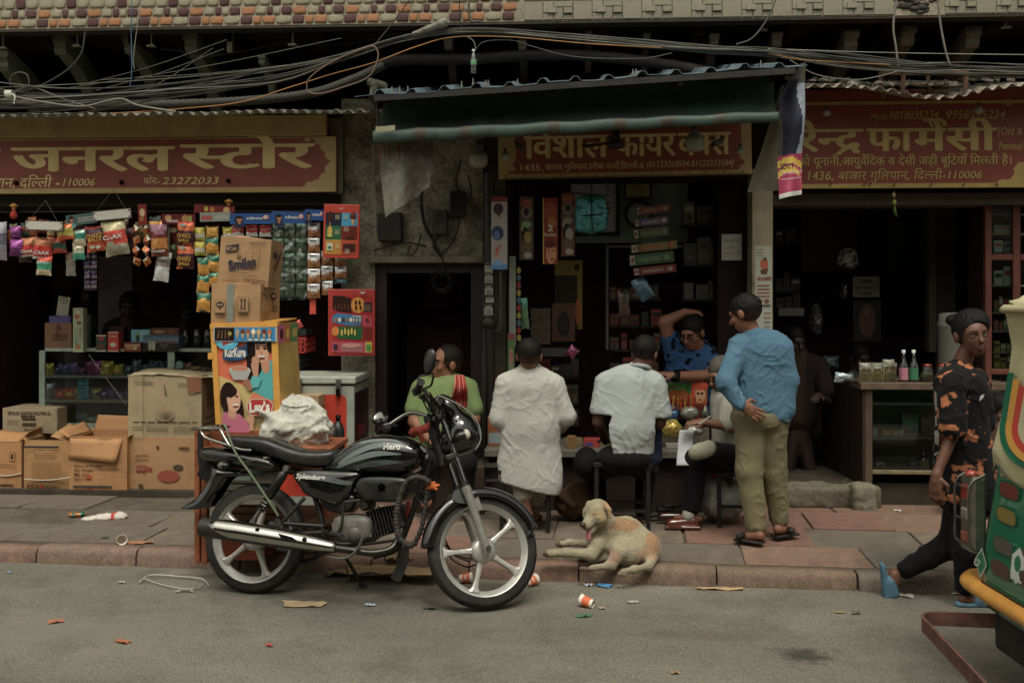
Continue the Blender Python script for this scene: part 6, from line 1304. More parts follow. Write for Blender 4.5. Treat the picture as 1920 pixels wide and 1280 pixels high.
def a_e(A):
 A.r(.0,0,.2,1,C('#8e7d5c',1.6)).lines(.08,.84,.35,.92,3,'#4a3826',.3,1).lines(.68,.82,.84,.9,3,'#4a3826',.3,2).r(.83,.7,.915,.8,'#5a4834').r(.837,.706,.908,.794,C('#8a7a5a',1.6))
 A.lines(.07,.24,.95,.27,1,'#3a2a1c',.6,4).lines(.24,.1,.55,.2,5,'#4a3826',.3,5).lines(.62,.08,.95,.2,4,'#4a3826',.3,6).lines(.06,.12,.2,.2,2,'#5a4834',.3,7).pg([(.8,.98),(.999,.98),(.999,.74),(.82,.72)],C('#7a4a2c',1.5)).pg([(.49,.86),(.5,.86),(.53,.68),(.51,.68)],'#5a4834')
 for i in range(9):A.e(.5+.004*i,.36-.004*i,.135*(1-i*.1),.1*(1-i*.1),[.36*(1-i*.09),.28*(1-i*.095),.16*(1-i*.095)])
carton(241,704,378,820,YB+.03,.4,'#8a7a5a','big tall tan carton with a dark scorch mark, stacked on the wide one',a_e,lambda A:A.r(0,.0,1,1,C('#7c5a3a',1.5)).lines(.2,.5,.9,.75,3,'#5a2c1c',.3,3).lines(.1,.1,.6,.4,3,'#4a3020',.2,3),rough=.008)
m=MB(C('#9a8a68',1.6));a,b,z0,z1=WR(238,690,400,704,YB+.02)
m.sheet(lambda u,v:(a+.0+(b-a)*u,YB+.02+.42*v,z0+.012*math.sin(u*5+v)+.02*v+.012*noise.noise(Vector((u*9,v*5,2)))),24,6);o=m.build('top_flap','card',label='bent cardboard flap lying over the tall scorched carton',cat='cardboard');o.modifiers.new('t','SOLIDIFY').thickness=.004
# ---------------------------------------------------------------- yellow cabinet with adverts, orange stand
YK=G(400,1058,SW).y+.14
cb=thing('snack_cabinet','yellow metal display cabinet with crisp adverts on its door','cabinet',tuple(W(460,805,YK)))
ydp=.42;yc=C('#b8801a',1.6)
def kx(px,py,Y=YK):return W(px,py,Y)
def kpart(name,mt,pts,y0,y1,col,bev=.003):
 m=MB(col);m.prism([(kx(*p).x,kx(*p).z)for p in pts][::-1],y0,y1);return m.build(name,mt,cb,bevel=bev,seg=1)
sl_=lambda y:-(y-609)*.032          # the cabinet leans a little
def xx(x,y):return x+(y-609)*.055
kpart('frame_post','paint',[(394,609),(404,609),(xx(404,810)+0,810),(xx(394,810),810)],YK,YK+.05,yc);kpart('frame_post','paint',[(508,609),(520,609),(xx(520,810)-4,810),(xx(508,810)-4,810)],YK,YK+.05,yc)
kpart('top_rail','paint',[(394,608),(520,603),(521,612),(394,617)],YK-.004,YK+.046,yc)
m=MB(yc);p0,p1=kx(394,607),kx(520,602);m.add([tuple(p0),tuple(p1),(p1.x,YK+ydp,p1.z+.012),(p0.x,YK+ydp,p0.z+.012)],[(0,1,2,3)]);o=m.build('top_panel','paint',cb);o.modifiers.new('t','SOLIDIFY').thickness=.01
m=MB(C('#a8873a',1.4));q0,q1=kx(520,606),kx(526,812)
m.add([tuple(q0),(q0.x,YK+ydp,q0.z),(q1.x+.02,YK+ydp,q1.z),tuple(q1)],[(0,1,2,3)]);o=m.build('side_panel','dirtypaint',cb)
mm_=MB(C('#5a3c14',1.2));rr=random.Random(2)
for i in range(14):
 for j in range(34):
  u_,v_=(i+.5)/14,(j+.5)/34;x=q0.x+(q1.x-q0.x)*v_+.002;mm_.add([(x,YK+ydp*u_-.006,q0.z+(q1.z-q0.z)*v_-.004),(x,YK+ydp*u_+.006,q0.z+(q1.z-q0.z)*v_-.004),(x,YK+ydp*u_+.006,q0.z+(q1.z-q0.z)*v_+.004),(x,YK+ydp*u_-.006,q0.z+(q1.z-q0.z)*v_+.004)],[(0,1,2,3)])
mm_.build('perforation','dark',cb,kind='stuff')
m=MB(C('#d0c8b0'));m.add([(q0.x+.006,YK+ydp-.01,q0.z-.01),(q0.x+.006,YK+.0,q0.z-.015),(q0.x+.006,YK+.0,q0.z-.12),(q0.x+.006,YK+ydp-.01,q0.z-.1)],[(0,1,2,3)])
A=Art((q0.x+.0065,YK,q0.z-.12),(0,1,0),(0,0,1),ydp,.11,m);A.r(0,0,.3,1,C('#b0567a',K)).r(.3,0,.6,1,C('#b0602c',K)).r(.6,0,1,1,C('#3c7a4a',K)).e(.15,.5,.08,.3,C('#4a1c20',K)).e(.45,.5,.08,.3,C('#c09a3a',K)).e(.75,.5,.05,.3,C('#c0a03a',K)).e(.88,.5,.05,.3,C('#c0a03a',K));m.build('side_sticker','print',cb)
m=MB('#ffffff');O=kx(404,808);w=kx(508,609).x-kx(404,609).x
class Lean(Art):
 def P(s,u,v,h=0):q=s.O+s.U*(u+(1-v/s.h)*.0)+s.V*v+s.N*(h+s.k*s.st);q.x+=(s.h-v)*.055;return q
A=Lean((kx(404,617).x,YK+.012,kx(404,810).z),(1,0,0),(0,0,1),w,kx(404,617).z-kx(404,810).z,m)
A.r(0,0,1,1,C('#bf5a38',K)).pg([(0,0),(1,0),(1,.32),(.6,.42),(0,.55)],C('#b09a5c',K)).e(.82,.28,.3,.14,C('#c0684a',K)).pg([(0,0),(1,0),(1,.22),(.3,.1),(0,.2)],C('#a8905a',K))
A.pg([(.58,.44),(.68,.52),(.7,.68),(.9,.72),(1,.68),(1,.3),(.8,.34),(.52,.42)],C('#3f9494',K))        # teal top of the upper woman
A.e(.67,.74,.16,.2,'#201412').e(.6,.58,.09,.14,'#201412').e(.86,.66,.08,.09,C('#a8765c',K)).e(.8,.79,.145,.115,C('#b8866a',K)).e(.77,.9,.19,.045,'#201412').e(.64,.8,.055,.12,'#201412').e(.95,.85,.05,.08,'#201412').e(.74,.815,.035,.009,'#1a100c').e(.87,.815,.035,.009,'#1a100c').e(.74,.84,.045,.005,'#2a1810').e(.87,.84,.045,.005,'#2a1810').e(.8,.735,.065,.016,C('#e8e0d8')).e(.8,.722,.06,.007,C('#8a3028')).e(.805,.77,.018,.01,C('#a06a50',K))
A.pg([(.6,.66),(.68,.72),(.76,.71),(.74,.64),(.72,.54),(.64,.54)],C('#a8785e',K)).e(.69,.7,.07,.04,C('#a8785e',K)).e(.74,.725,.035,.012,C('#a8785e',K)).pg([(.62,.55),(.78,.53),(.72,.44),(.5,.42)],C('#459c9c',K)).e(.4,.6,.2,.045,C('#c2c0bc')).pg([(.2,.6),(.6,.6),(.52,.51),(.28,.51)],C('#b4b2ae')).e(.4,.62,.15,.02,C('#b06a48',K)).pg([(.44,.5),(.56,.52),(.62,.42),(.54,.4)],C('#8a5a44',K))
A.pg([(.12,.78),(.5,.84),(.56,.88),(.55,.74),(.44,.7),(.2,.69),(.1,.72)],C('#1f3a5c',K)).e(.36,.76,.2,.055,C('#24466c',K));A.t('KurKure',.14,.735,.125,C('#e0dcd0'),.38,.04)
A.e(.2,.9,.22,.1,C('#3f9ab8',K)).e(.2,.92,.19,.08,C('#5ab0c8',K)).pg([(.1,.9),(.32,.94),(.34,.88),(.12,.84)],C('#8f2a24',K)).e(.31,.925,.05,.03,C('#c8a070'))
A.e(.18,.33,.16,.16,'#241410').e(.36,.2,.08,.14,'#241410').pg([(.04,0),(.04,.16),(.12,.2),(.36,.18),(.5,.1),(.56,0)],C('#a85870',K)).pg([(.16,.14),(.16,.26),(.3,.24),(.3,.14)],C('#b08064',K)).e(.27,.32,.125,.12,C('#bd8c70',K)).e(.2,.4,.14,.06,'#241410').e(.22,.345,.025,.009,'#1a100c').e(.33,.35,.025,.009,'#1a100c').e(.3,.265,.055,.018,C('#e8e0d8')).e(.3,.253,.05,.008,C('#98342c')).e(.56,.13,.07,.05,C('#b08064',K)).pg([(.52,.02),(.6,.02),(.6,.12),(.54,.12)],C('#b08064',K))
A.pg([(.5,.285),(.6,.33),(.9,.33),(.98,.28),(.94,.18),(.8,.155),(.56,.17),(.5,.22)],C('#d0b8a0')).pg([(.52,.28),(.61,.32),(.89,.32),(.96,.275),(.92,.185),(.79,.165),(.57,.18),(.52,.225)],C('#9c1f1c',K));A.t("Lay's",.545,.2,.13,C('#ece6da'),.37,.045,rot=R(4))
m.build('door_advert','print',cb)
m=MB('#ffffff');A=Art((kx(401,617).x,YK-.008,kx(401,640).z),(1,0,0),(0,0,1),kx(520,640).x-kx(401,640).x,kx(401,613).z-kx(401,640).z,m)
A.r(0,0,1,1,C('#a8b4b8')).r(.02,.05,.33,.97,C('#1c1210',K)).r(.33,.03,.97,.98,C('#2472a0',K))
for i in range(4):A.pg([(.06+.06*i,.2),(.08+.06*i,.2),(.1+.05*i,.8),(.085+.05*i,.8)],C('#6a4428',K))
for i,c in enumerate(['#8a8478','#5a3020','#8a4a34','#c8c0a8','#b0905a','#5a2c20','#a85a30']):A.e(.38+.085*i,.68,.035,.2,C(c,K)).pg([(.355+.085*i,.55),(.38+.085*i,.15),(.405+.085*i,.55)],C('#a88a5c',K))
for i in range(4):A.r(.55+.1*i,.08,.62+.1*i,.2,C('#d0d0c8'))
A.e(.27,.55,.03,.15,C('#a8983a'));A.mb.build('header_advert','print',cb)
m=MB(yc);m.box(kx(394,0).x-.012,YK-.005,kx(0,672).z,kx(394,0).x+.02,YK+.02,kx(0,660).z);m.build('hinge','paint',cb)
m=MB(C('#3a2c1c'));m.box(kx(404,0).x,YK+.02,kx(0,808).z,kx(508,0).x+.01,YK+ydp-.01,kx(0,612).z);m.build('inner_box','dark',cb)
stn=thing('orange_stand','worn orange wooden stand behind the motorcycle carrying the yellow cabinet','stand',tuple(G(490,1060,SW)))
oc=C('#8f4a20',1.35);YS=YK-.12
def spart(name,x0,y0,x1,y1,Y,dep,col=oc,z0=None,mt='dirtypaint'):
 a,b,c,d=WR(x0,y0,x1,y1,Y);m=MB(col);m.box(a,Y,c if z0 is None else z0,b,Y+dep,d);return m.build(name,mt,stn,bevel=.004,seg=1)
spart('leg',364,805,374,1056,YS,.06,z0=SW);spart('leg',377,812,388,1056,YS-.001,.05,C('#86441c',1.3),z0=SW);spart('leg',600,840,618,1070,YS+.3,.06,z0=SW);spart('leg',372,840,380,1020,YS+.36,.05,z0=SW)
spart('top_board',364,838,622,848,YS-.005,.44);spart('base_box',396,806,521,838,YK-.004,.44);spart('side_board',366,848,388,900,YS+.02,.6);spart('front_board',388,848,620,880,YS+.06,.03);spart('lower_box',398,1000,497,1078,YS+.08,.4,C('#8a3c14',1.5),z0=SW);spart('shelf_board',388,985,610,992,YS+.05,.6,C('#5a3418'))
m=MB('#1c1a18')
for i in range(6):m.tube([W(398,905+i*14,YS+.1),W(520,905+i*14+3,YS+.1)],.004,5)
m.build('wire_grille','metal',stn);m=MB('#1d1b1a');m.tube([W(375,806,YS-.02),W(376,850,YS-.03),W(378,888,YS-.02)],[.012,.02,.012],8,flat=.5);m.build('black_strap','rubber',stn)
# cartons on top of the cabinet
def tilted_box(px,py,Y,w,h,d,yaw,roll,col,lab,arts,side,pitch=0,mk=1.6):
 c=W(px,py,Y);M_=Matrix.Translation(c)@Matrix.Rotation(R(yaw),4,'Z')@Matrix.Rotation(R(-roll),4,'Y')@Matrix.Rotation(R(pitch),4,'X');m=MB(C(col,mk),M_);n=10
 dn=lambda u,v,s:.006*noise.noise(Vector((u*3+s,v*3,s)))+.012*noise.noise(Vector((u*1.4+s,v*1.3,s+4)))
 m.sheet(lambda u,v:(-w/2+w*u,-dn(u,v,px)*math.sin(PI*u)*math.sin(PI*v)*1.5,h*v),n,n);m.sheet(lambda u,v:(w/2+dn(u,v,px+3)*math.sin(PI*u)*math.sin(PI*v),d*u,h*v),n,n);m.sheet(lambda u,v:(-w/2,d*(1-u),h*v),2,2);m.sheet(lambda u,v:(-w/2+w*u,d*v,h+dn(u,v,2)*math.sin(PI*u)*math.sin(PI*v)*2),n,n);m.box(-w/2,d-.003,0,w/2,d,h);m.box(-w/2+.001,.002,-.0,w/2-.001,d-.004,.004)
 arts(Art((-w/2,-.010,0),(1,0,0),(0,0,1),w,h,m));side(Art((w/2+.010,0,0),(0,1,0),(0,0,1),d,h,m));return m.build('cardboard_box','card',label=lab,cat='box')
ik='#231b1e';dp=(YK+.2)/FPX
def mg(A):
 A.r(.33,0,.47,1,C('#6f7468',1.4)).r(.08,.28,.3,.6,'#3a2c20').r(.085,.286,.295,.594,C('#8f6c44',1.6)).e(.19,.48,.085,.08,ik).pg([(.16,.42),(.19,.35),(.22,.42)],ik);A.t('MAGGI',.19,.455,.08,C('#b09066',1.3),.12,.02,align='c').t('2-minute',.1,.22,.1,ik,.2,.02,rot=R(4)).t('noodles',.13,.15,.08,ik,.17,.01,rot=R(4))
 A.r(.56,.3,.78,.68,'#3a2c20').r(.566,.307,.774,.672,C('#8f6c44',1.6)).r(.6,.38,.74,.4,ik)
 for x in(.635,.705):A.r(x-.012,.4,x+.012,.62,ik).pg([(x-.032,.6),(x+.032,.6),(x,.65)],ik)
 A.lines(.57,.325,.77,.35,1,ik,.6)
def mgs(A):A.e(.6,.72,.16,.09,ik).pg([(.52,.66),(.6,.56),(.66,.66)],ik).e(.6,.72,.1,.04,C('#8f6c44',1.6)).lines(.5,.32,.8,.5,3,ik,.5,3).lines(.1,.15,.45,.4,5,'#5a4430',.3,4).pg([(.02,.85),(.3,.7),(.4,.6),(.2,.68),(.02,.74)],C('#6a4e34',1.3))
tilted_box(441,609,YK+.02,93*dp,76*dp,.36,-2,-1.5,'#8f6c44','taped noodle carton with two arrows, standing on the yellow cabinet under the tilted one',mg,mgs)
def sm(A):
 A.pg([(.12,.66),(.36,.73),(.38,.86),(.12,.8)],'#2a2030');A.t("M'Cain",.14,.695,.12,C('#9a7a52',1.4),.2,.02,rot=R(8))
 A.t('1000002265',.56,.86,.075,ik,.34,.008,rot=R(5)).t('Smiles',.22,.30,.27,C('#4a3a50',1.3),.55,.06,rot=R(13)).t('Smiles',.225,.31,.26,ik,.54,.02,rot=R(13)).e(.39,.62,.045,.055,ik).e(.39,.62,.037,.045,C('#8f6c44',1.6)).e(.376,.63,.006,.01,ik).e(.402,.632,.006,.01,ik).e(.39,.605,.02,.01,ik)
 A.t('10 Portions',.62,.2,.06,ik,.16,.004).t('Keep',.53,.1,.07,ik,.12,.02).lines(.68,.04,.95,.16,3,ik,.4,3).lines(.1,.06,.4,.12,2,'#5a4430',.3,4).lines(.25,.26,.6,.3,1,'#4a3a2c',.4,5).pg([(.66,.74),(.67,.74),(.66,.5),(.65,.5)],'#5a4430').pg([(.8,.78),(.81,.78),(.8,.4),(.79,.4)],'#5a4430')
def sms(A):A.r(.15,.62,.42,.74,'#2a2438');A.t('Smiles',.3,.3,.22,ik,.55,.03,rot=R(40)).lines(.1,.75,.4,.85,2,ik,.3).lines(.1,.08,.3,.3,5,'#4a3a2c',.3,3)
tilted_box(455,535,YK+.06,94*dp,89*dp,.34,4,-4.5,'#8f6c44','dented potato snack carton tilted on top of the noodle carton',sm,sms)
# big white sack on the stand
c=W(553,796,YS+.2)
def fold(P):Q=P+np.stack([fbm(P,6,k,2)for k in(1,2,3)],1)*.09;return fbm(P,7,3)*.02+(.5-np.sqrt(np.abs(fbm(Q*np.array([.7,1,1.9]),7,9,2))+.004))*.04+(.5-np.sqrt(np.abs(fbm(Q,26,4,2))+.004))*.014-.012
blob('white_sack','fabric',[elp(c+Vector((0,0,-.02)),(.215,.17,.135)),elp(c+Vector((.02,0,.10)),(.14,.13,.085)),elp(c+Vector((.12,-.02,-.02)),(.11,.13,.12)),elp(c+Vector((-.12,0,-.06)),(.1,.13,.085)),cap(c+Vector((-.1,-.09,.06)),c+Vector((-.2,-.12,.1)),.045,.015),cap(c+Vector((.15,-.05,-.01)),c+Vector((.235,-.1,-.02)),.05,.025)],label='crumpled white woven sack lying on the orange stand behind the motorcycle seat',cat='sack',vox=.0065,k=.035,col=C('#bdbbae',1.05),disp=fold)
m=MB(C('#4a4a4a',1.2));p=W(634,842,7.0);m.lathe([(0,0),(.043,0),(.046,.02),(.044,.14),(.03,.18),(.014,.2),(.014,.235),(0,.235)],Matrix.Translation(p),20);m.lathe([(.018,.205),(.018,.245),(0,.245)],Matrix.Translation(p),14,col='#0d0d0f');m.build('steel_bottle','metal',label='grey bottle with black cap between the white sack and the freezer',cat='bottle')
# chest freezer
YFz=7.12;fz=thing('chest_freezer','white and red chest freezer with two latches beside the plaster pillar','freezer',tuple(W(610,900,YFz)))
a,b,z0,z1=WR(520,722,664,930,YFz)
m=MB(C('#8f9488',1.35));m.box(a,YFz,SW+.03,b,YFz+.55,z1);m.build('body','paint',fz,bevel=.012)
m=MB(C('#9aa092',1.35));l0=W(520,708,YFz);m.box(a-.01,YFz-.015,z1+.01,b+.012,YFz+.56,z1+.065);m.build('lid','paint',fz,bevel=.01);m=MB('#0c0c0c');m.box(a+.01,YFz+.004,z1-.001,b-.01,YFz+.54,z1+.011);m.build('seal','rubber',fz)
A=pxart(520,722,664,930,YFz-.001);A.PP([(520,739),(640,739),(648,744),(650,752),(650,930),(520,930)],C('#a52a12',1.6));A.mb.build('red_panel','print',fz)
m=MB('#ffffff');A=Art((b+.001,YFz,SW+.05),(0,1,0),(0,0,1),.54,z1-SW-.08,m);A.r(.04,.02,.96,.97,C('#3a1218',1.2)).e(.35,.62,.14,.06,C('#7a2028',1.2)).e(.6,.62,.14,.06,C('#7a2028',1.2)).e(.5,.25,.3,.06,C('#6a1c24',1.2));A.mb.build('side_panel','print',fz)
for px in(561,634):m=MB(C('#8a8a80',1.2));p=W(px,715,YFz-.03);m.box(p.x-.018,p.y-.006,p.z-.09,p.x+.018,p.y+.03,p.z+.02);m.box(p.x-.013,p.y-.012,p.z-.11,p.x+.013,p.y+.02,p.z-.05,C('#1c1c1c'));m.build('latch','metal',fz,bevel=.004)
carton(551,742,598,850,6.95,.28,'#8a6f4a','tan carton standing between the white sack and the freezer',lambda A:A.r(.4,.7,.6,.76,'#4a3826').lines(.1,.8,.3,.9,2,'#5a4430'),lambda A:A.lines(.3,.6,.6,.85,3,'#4a3826'))
def crate(x0,y0,x1,y1,Y,d,col,lab):
 a,b,z0,z1=WR(x0,y0,x1,y1,Y);m=MB(C(col,K));t=.008
 for k in range(4):z=z0+(z1-z0)*k/3.3;m.box(a,Y,z,b,Y+t,z+.012);m.box(b-t,Y,z,b,Y+d,z+.012)
 m.box(a,Y,z1-.03,b,Y+t,z1);m.box(b-t,Y+t,z1-.03,b,Y+d,z1);m.box(a,Y+d-t,z0,b,Y+d,z1);m.box(a,Y+t,z0,b-t,Y+d-t,z0+t)
 for k in range(5):x=a+(b-a-.014)*k/4;m.box(x,Y+.001,z0,x+.014,Y+t,z1-.03);y=Y+t+(d-2*t-.014)*k/4;m.box(b-t+.001,y,z0,b-.001,y+.014,z1-.03)
 m.build('plastic_crate','plastic',label=lab,cat='crate')
crate(535,629,574,662,7.6,.3,'#8f2418','red plastic crate stacked on the dark one behind the cabinet');crate(535,663,562,692,7.62,.3,'#2c3432','dark grey plastic crate under the red one');carton(546,617,573,628,7.65,.2,'#3c4a44','small green tin box on the red crate',lambda A:A.e(.35,.5,.12,.3,C('#8a9a80')),mt='print')
packet(552,601,566,616,7.6,[(1,'#a0382a')],'small red bird shaped toy packet above the crates',rot=30)
# ---------------------------------------------------------------- plaster wall fittings above the doorway
bx_=MB('#15110f');pbox(bx_,843,358,872,406,YF-.1,.08);bx_.build('electric_box','plastic',label='black electric box fixed on the plaster wall',cat='electric box',bevel=.006)
mb_=MB(C('#2a2420'));pbox(mb_,708,398,752,452,YF-.12,.1,C('#1c1614'));mb_.build('meter_box','ironpaint',label='large dark meter box behind the hanging dirty poster',cat='electric box',bevel=.008)
t=thing('electricity_meter','old round-faced electricity meter on the plaster wall','meter',tuple(W(822,410,YF-.12)))
m=MB(C('#3a342c'));pbox(m,807,392,838,440,YF-.12,.09);m.build('case','ironpaint',t,bevel=.012);m=MB(C('#55503f'));p=W(823,405,YF-.13);m.cyl(p,p+Vector((0,.03,0)),.03,n=18);m.build('dial','metal',t)
for k,pts in enumerate([[(864,300),(855,340),(862,362)],[(862,405),(858,430),(848,455),(835,470),(826,478)],[(826,440),(812,460),(824,478),(830,490),(828,520)],[(770,460),(765,478),(780,470),(790,440)],[(800,330),(790,370),(796,420),(812,450),(826,480)],[(878,330),(884,360),(878,380)],[(700,470),(760,455),(800,462)]]):
 m=MB('#1a1210' if k!=1 else '#2c1212');m.tube(smooth([W(x,y,YF-.08)for x,y in pts]),.006 if k!=4 else .013,6);m.build('wall_cable','cable',label='dark cable looping over the plaster wall above the doorway',cat='cable',group='cables on the plaster wall above the doorway')
m=MB('#1c1614');p=W(827,528,YF-.05)
for i in range(5):m.ring(p+Vector((.012*math.sin(i*2),.004*i,.01*math.cos(i*3))),(.1*math.sin(i),1,.15),.08-.004*i,.003,30,5)
m.build('cable_coil','cable',label='coil of thin wire hanging in the top of the dark doorway',cat='cable coil')
# drain pipe with stickers
dp_=thing('drain_pipe','black cast iron drain pipe with paper stickers between the doorway and the shop','pipe',tuple(W(915,930,YF-.12)))
m=MB(C('#2b2622'));p0,p1=W(917,336,YF-.12),W(917,600,YF-.12);m.cyl((p0.x,p0.y,p1.z),(p0.x,p0.y,2.6),.042,n=18);m.build('upper_pipe','ironpaint',dp_)
m=MB(C('#2b2622'));q=(p0.x,p0.y);m.tube([(q[0],q[1],p1.z+.02),(q[0],q[1],p1.z+.0),(q[0],q[1],p1.z-.05),(q[0],q[1],p1.z-.06)],[.045,.06,.06,.048],20);m.build('collar','ironpaint',dp_);m=MB(C('#1e1a18'));m.cyl((q[0]+.01,q[1],SW),(q[0]+.01,q[1],p1.z-.04),.036,n=18);m.build('lower_pipe','ironpaint',dp_)
for(x0,y0,x1,y1,s_,s2_)in((909,494,924,512,'',''),(909,514,924,532,'-500','ITR'),(909,536,924,554,'-500','ITR'),(911,556,926,568,'',''),(908,572,924,592,'-500','GST')):
 A=pxart(x0,y0,x1,y1,YF-.166);A.r(0,0,1,1,C('#a5a595',1.2)).r(0,.78,1,.97,'#2a2a2a');A.lines(.1,.45,.9,.75,2,'#2a2a2a',.4,x0)
 if s_:A.t(s_,.1,.2,.3,'#1a1a1a',.8,.02);A.t(s2_,.2,.8,.18,C('#c0c0b0'),.6,.03)
 A.lines(.05,.03,.95,.14,1,'#1a1a1a',.8);A.mb.build('sticker','paper',dp_)
m=MB(C('#8a8878',1.2));m.tube(smooth([W(938,470,YF-.1),W(938,590,YF-.1),W(937,615,YF-.1),W(930,620,YF-.1),W(925,625,YF-.1)]),.006,6);m.build('thin_pipe','metal',label='thin pale pipe running down just right of the drain pipe',cat='pipe')
# ---------------------------------------------------------------- fireworks shop
YM=7.55
def fwbox(x0,y0,x1,y1,Y,lab,art,dep=.07,col='#808080',rot=0,string=True):
 t=carton(x0,y0,x1,y1,Y,dep,col,lab,art,mt='print',name='firework_box',cat='firework box',rot=rot,k=1.0)
 if string:m=MB('#4a2a20');p=W((x0+x1)/2,y0-26,Y);m.tube([W(x0+4,y0,Y+.02),p,W(x1-4,y0,Y+.02)],.002,4);m.build('string','cable',t)
 return t
fwbox(921,369,951,505,YM-.08,'white and blue firework box with a dark splash, leftmost of the hanging ones',lambda A:A.r(0,0,1,1,C('#9a8f8c',K)).r(0,.93,1,1,C('#7a3028',K)).e(.45,.83,.32,.08,C('#3a2c34',K)).pg([(.3,.8),(.5,.7),(.6,.78)],C('#5a2a24',K)).e(.4,.5,.38,.1,C('#2c3c5c',K)).e(.35,.47,.2,.06,C('#4a6a90',K)).e(.35,.27,.1,.04,C('#a05a44',K)).pg([(.2,.2),(.5,.34),(.62,.33),(.35,.18)],C('#a8604c',K)).r(0,0,1,.07,C('#4a7aa8',K)).e(.4,.09,.3,.04,C('#6a94b8',K)),dep=.09)
def fw2(c1,c2,c3):return lambda A:A.r(0,0,1,1,C(c1,K)).e(.5,.9,.4,.07,C('#8a4028',K)).e(.5,.75,.4,.1,C('#6a6258',K)).e(.5,.76,.2,.06,C('#2a1c1c')).e(.5,.56,.35,.06,C(c2,K)).e(.4,.4,.25,.12,C('#2c241c')).e(.6,.35,.28,.1,C(c3,K)).e(.5,.18,.35,.1,C('#5a4a34',K)).e(.6,.07,.3,.05,C('#a8a090')).pg([(.1,.5),(.3,.56),(.2,.45)],C('#c0b890'))
fwbox(974,369,1000,487,YM,'dark firework box with crowded yellow and grey pictures, second hanging one',fw2('#4a3a2c','#6a8a5a','#8a7038'))
fwbox(1018,371,1046,495,YM,'red rocket firework box with a large numeral, third hanging one',lambda A:A.r(0,0,1,1,C('#7a2414',K)).e(.5,.8,.4,.15,C('#8f3c1c',K)).e(.6,.62,.3,.08,C('#9a5a24',K)).t('2',.5,.5,.13,C('#d0c8b4'),.32,.05,align='c').t('Rockets',.5,.42,.075,C('#d0c8b4'),.8,.02,align='c').e(.55,.16,.36,.16,C('#b07850',K)).e(.5,.3,.4,.06,C('#5a2014',K)).e(.4,.2,.06,.015,'#20120c').e(.7,.2,.06,.015,'#20120c').e(.6,.07,.12,.02,C('#8a2420',K)).r(0,.0,.08,1,C('#b08a2c',K)))
fwbox(1052,362,1078,480,YM,'brown firework box with a grey face print, fourth hanging one',fw2('#5a3024','#7a7468','#8a8478'))
# teal bag tied with cord
c=W(1109,402,YM-.02);t=thing('tied_bag','turquoise plastic bag tied crosswise with dark cord','bag',tuple(c))
blob('bag','foil',[bxx(c,(.115,.05,.135),.03),elp(c,(.12,.075,.15))],t,vox=.008,k=.03,col=C('#2c7c7c',K),disp=lambda P:fbm(P,18,2)*.012+fbm(P,45,3)*.004)
m=MB('#2c1a18');z=lambda a,y:c+Vector((a,y,0))
m.tube(smooth([c+Vector((.0,-.05,.25)),c+Vector((.0,-.06,.14)),c+Vector((.0,-.09,0)),c+Vector((.005,-.06,-.15))]),.005,6);m.tube(smooth([c+Vector((-.13,-.03,-.02)),c+Vector((0,-.092,-.01)),c+Vector((.13,-.03,0))]),.005,6);m.tube(smooth([c+Vector((-.15,-.03,.16)),c+Vector((0,-.06,.145)),c+Vector((.13,-.03,.14))]),.005,6);m.build('cord','cable',t)
# firecracker bundles on strings
cc=[('#6a3028','#7a6050'),('#55405a','#8a7a84'),('#444a2c','#555f40'),('#6a5a34','#8a4024'),('#3c5038','#55704c'),('#6c2c26','#80766c')]
for k,(x0,y0,x1,y1)in enumerate([(1193,384,1258,402),(1190,407,1255,424),(1188,425,1256,447),(1183,453,1270,472),(1180,472,1264,497),(1188,497,1268,515)]):
 a,b,z0,z1=WR(x0,y0,x1,y1,7.5);w,h=b-a,(z1-z0)*.82;M_=rotm((x0+x1)/2,(y0+y1)/2,7.5,6);m=MB(C(cc[k][0],1.1),M_);m.box(-w/2,0,-h/2,w/2,.06,h/2)
 A=Art((-w/2,-.001,-h/2),(1,0,0),(0,0,1),w,h,m);A.r(.02,.1,.12,.9,C('#a09a88')).e(.07,.5,.03,.25,C('#7a2a20'));A.r(.16,.15,.95,.85,C(cc[k][0],1.3)).lines(.2,.3,.7,.7,2,C(cc[k][1],K),.6,k).e(.85,.5,.07,.3,C(cc[k][1],K));m.build('firework_tube_box','print',label='long %s firecracker box, %s from the top of the strung column'%(['dull red','mauve','olive','tan and orange','leaf green','bright red'][k],ORD[k]),cat='firework box')
m=MB('#2a1c18')
for x in(1200,1254):m.tube([W(x,336,7.49),W(x,515,7.49)],.002,4)
m.tube([W(1160,336,7.49),W(1235,395,7.49)],.002,4);m.build('thin_wires','cable',label='two thin cords holding the column of long firecracker boxes',cat='cord')
# back wall of the shop: white door frame, certificate, clock, shelves
m=MB(C('#5a6a66',3.2));pbox(m,1080,330,1290,455,8.5,.05);m.build('teal_panel','paint',label='pale teal wall panel behind the clock and certificate',cat='wall panel')
t=thing('framed_board','bluish white board in a black frame behind the turquoise bag','board',tuple(W(1115,440,8.45)))
m=MB(C('#8a93a0',2.6));pbox(m,1070,330,1155,436,8.44,.02);m.build('board','paint',t);m=MB('#15100f');pbox(m,1155,330,1162,442,8.42,.05);pbox(m,1066,436,1162,442,8.415,.05);m.build('frame','wood',t)
t=thing('certificate','yellowish framed certificate hanging above the clock','certificate',tuple(W(1196,374,8.4)))
m=MB(C('#3a3020'));pbox(m,1170,334,1222,374,8.41,.03);m.build('frame','wood',t,bevel=.004);A=pxart(1174,334,1218,369,8.408);A.r(0,0,1,1,C('#77753f',2.8)).lines(.3,.4,.7,.85,4,C('#4a4a24'),.3,2);A.mb.build('sheet','paper',t)
t=thing('wall_clock','round black rimmed wall clock half hidden by the firecracker boxes','clock',tuple(W(1197,425,8.4)));p=W(1197,402,8.4)
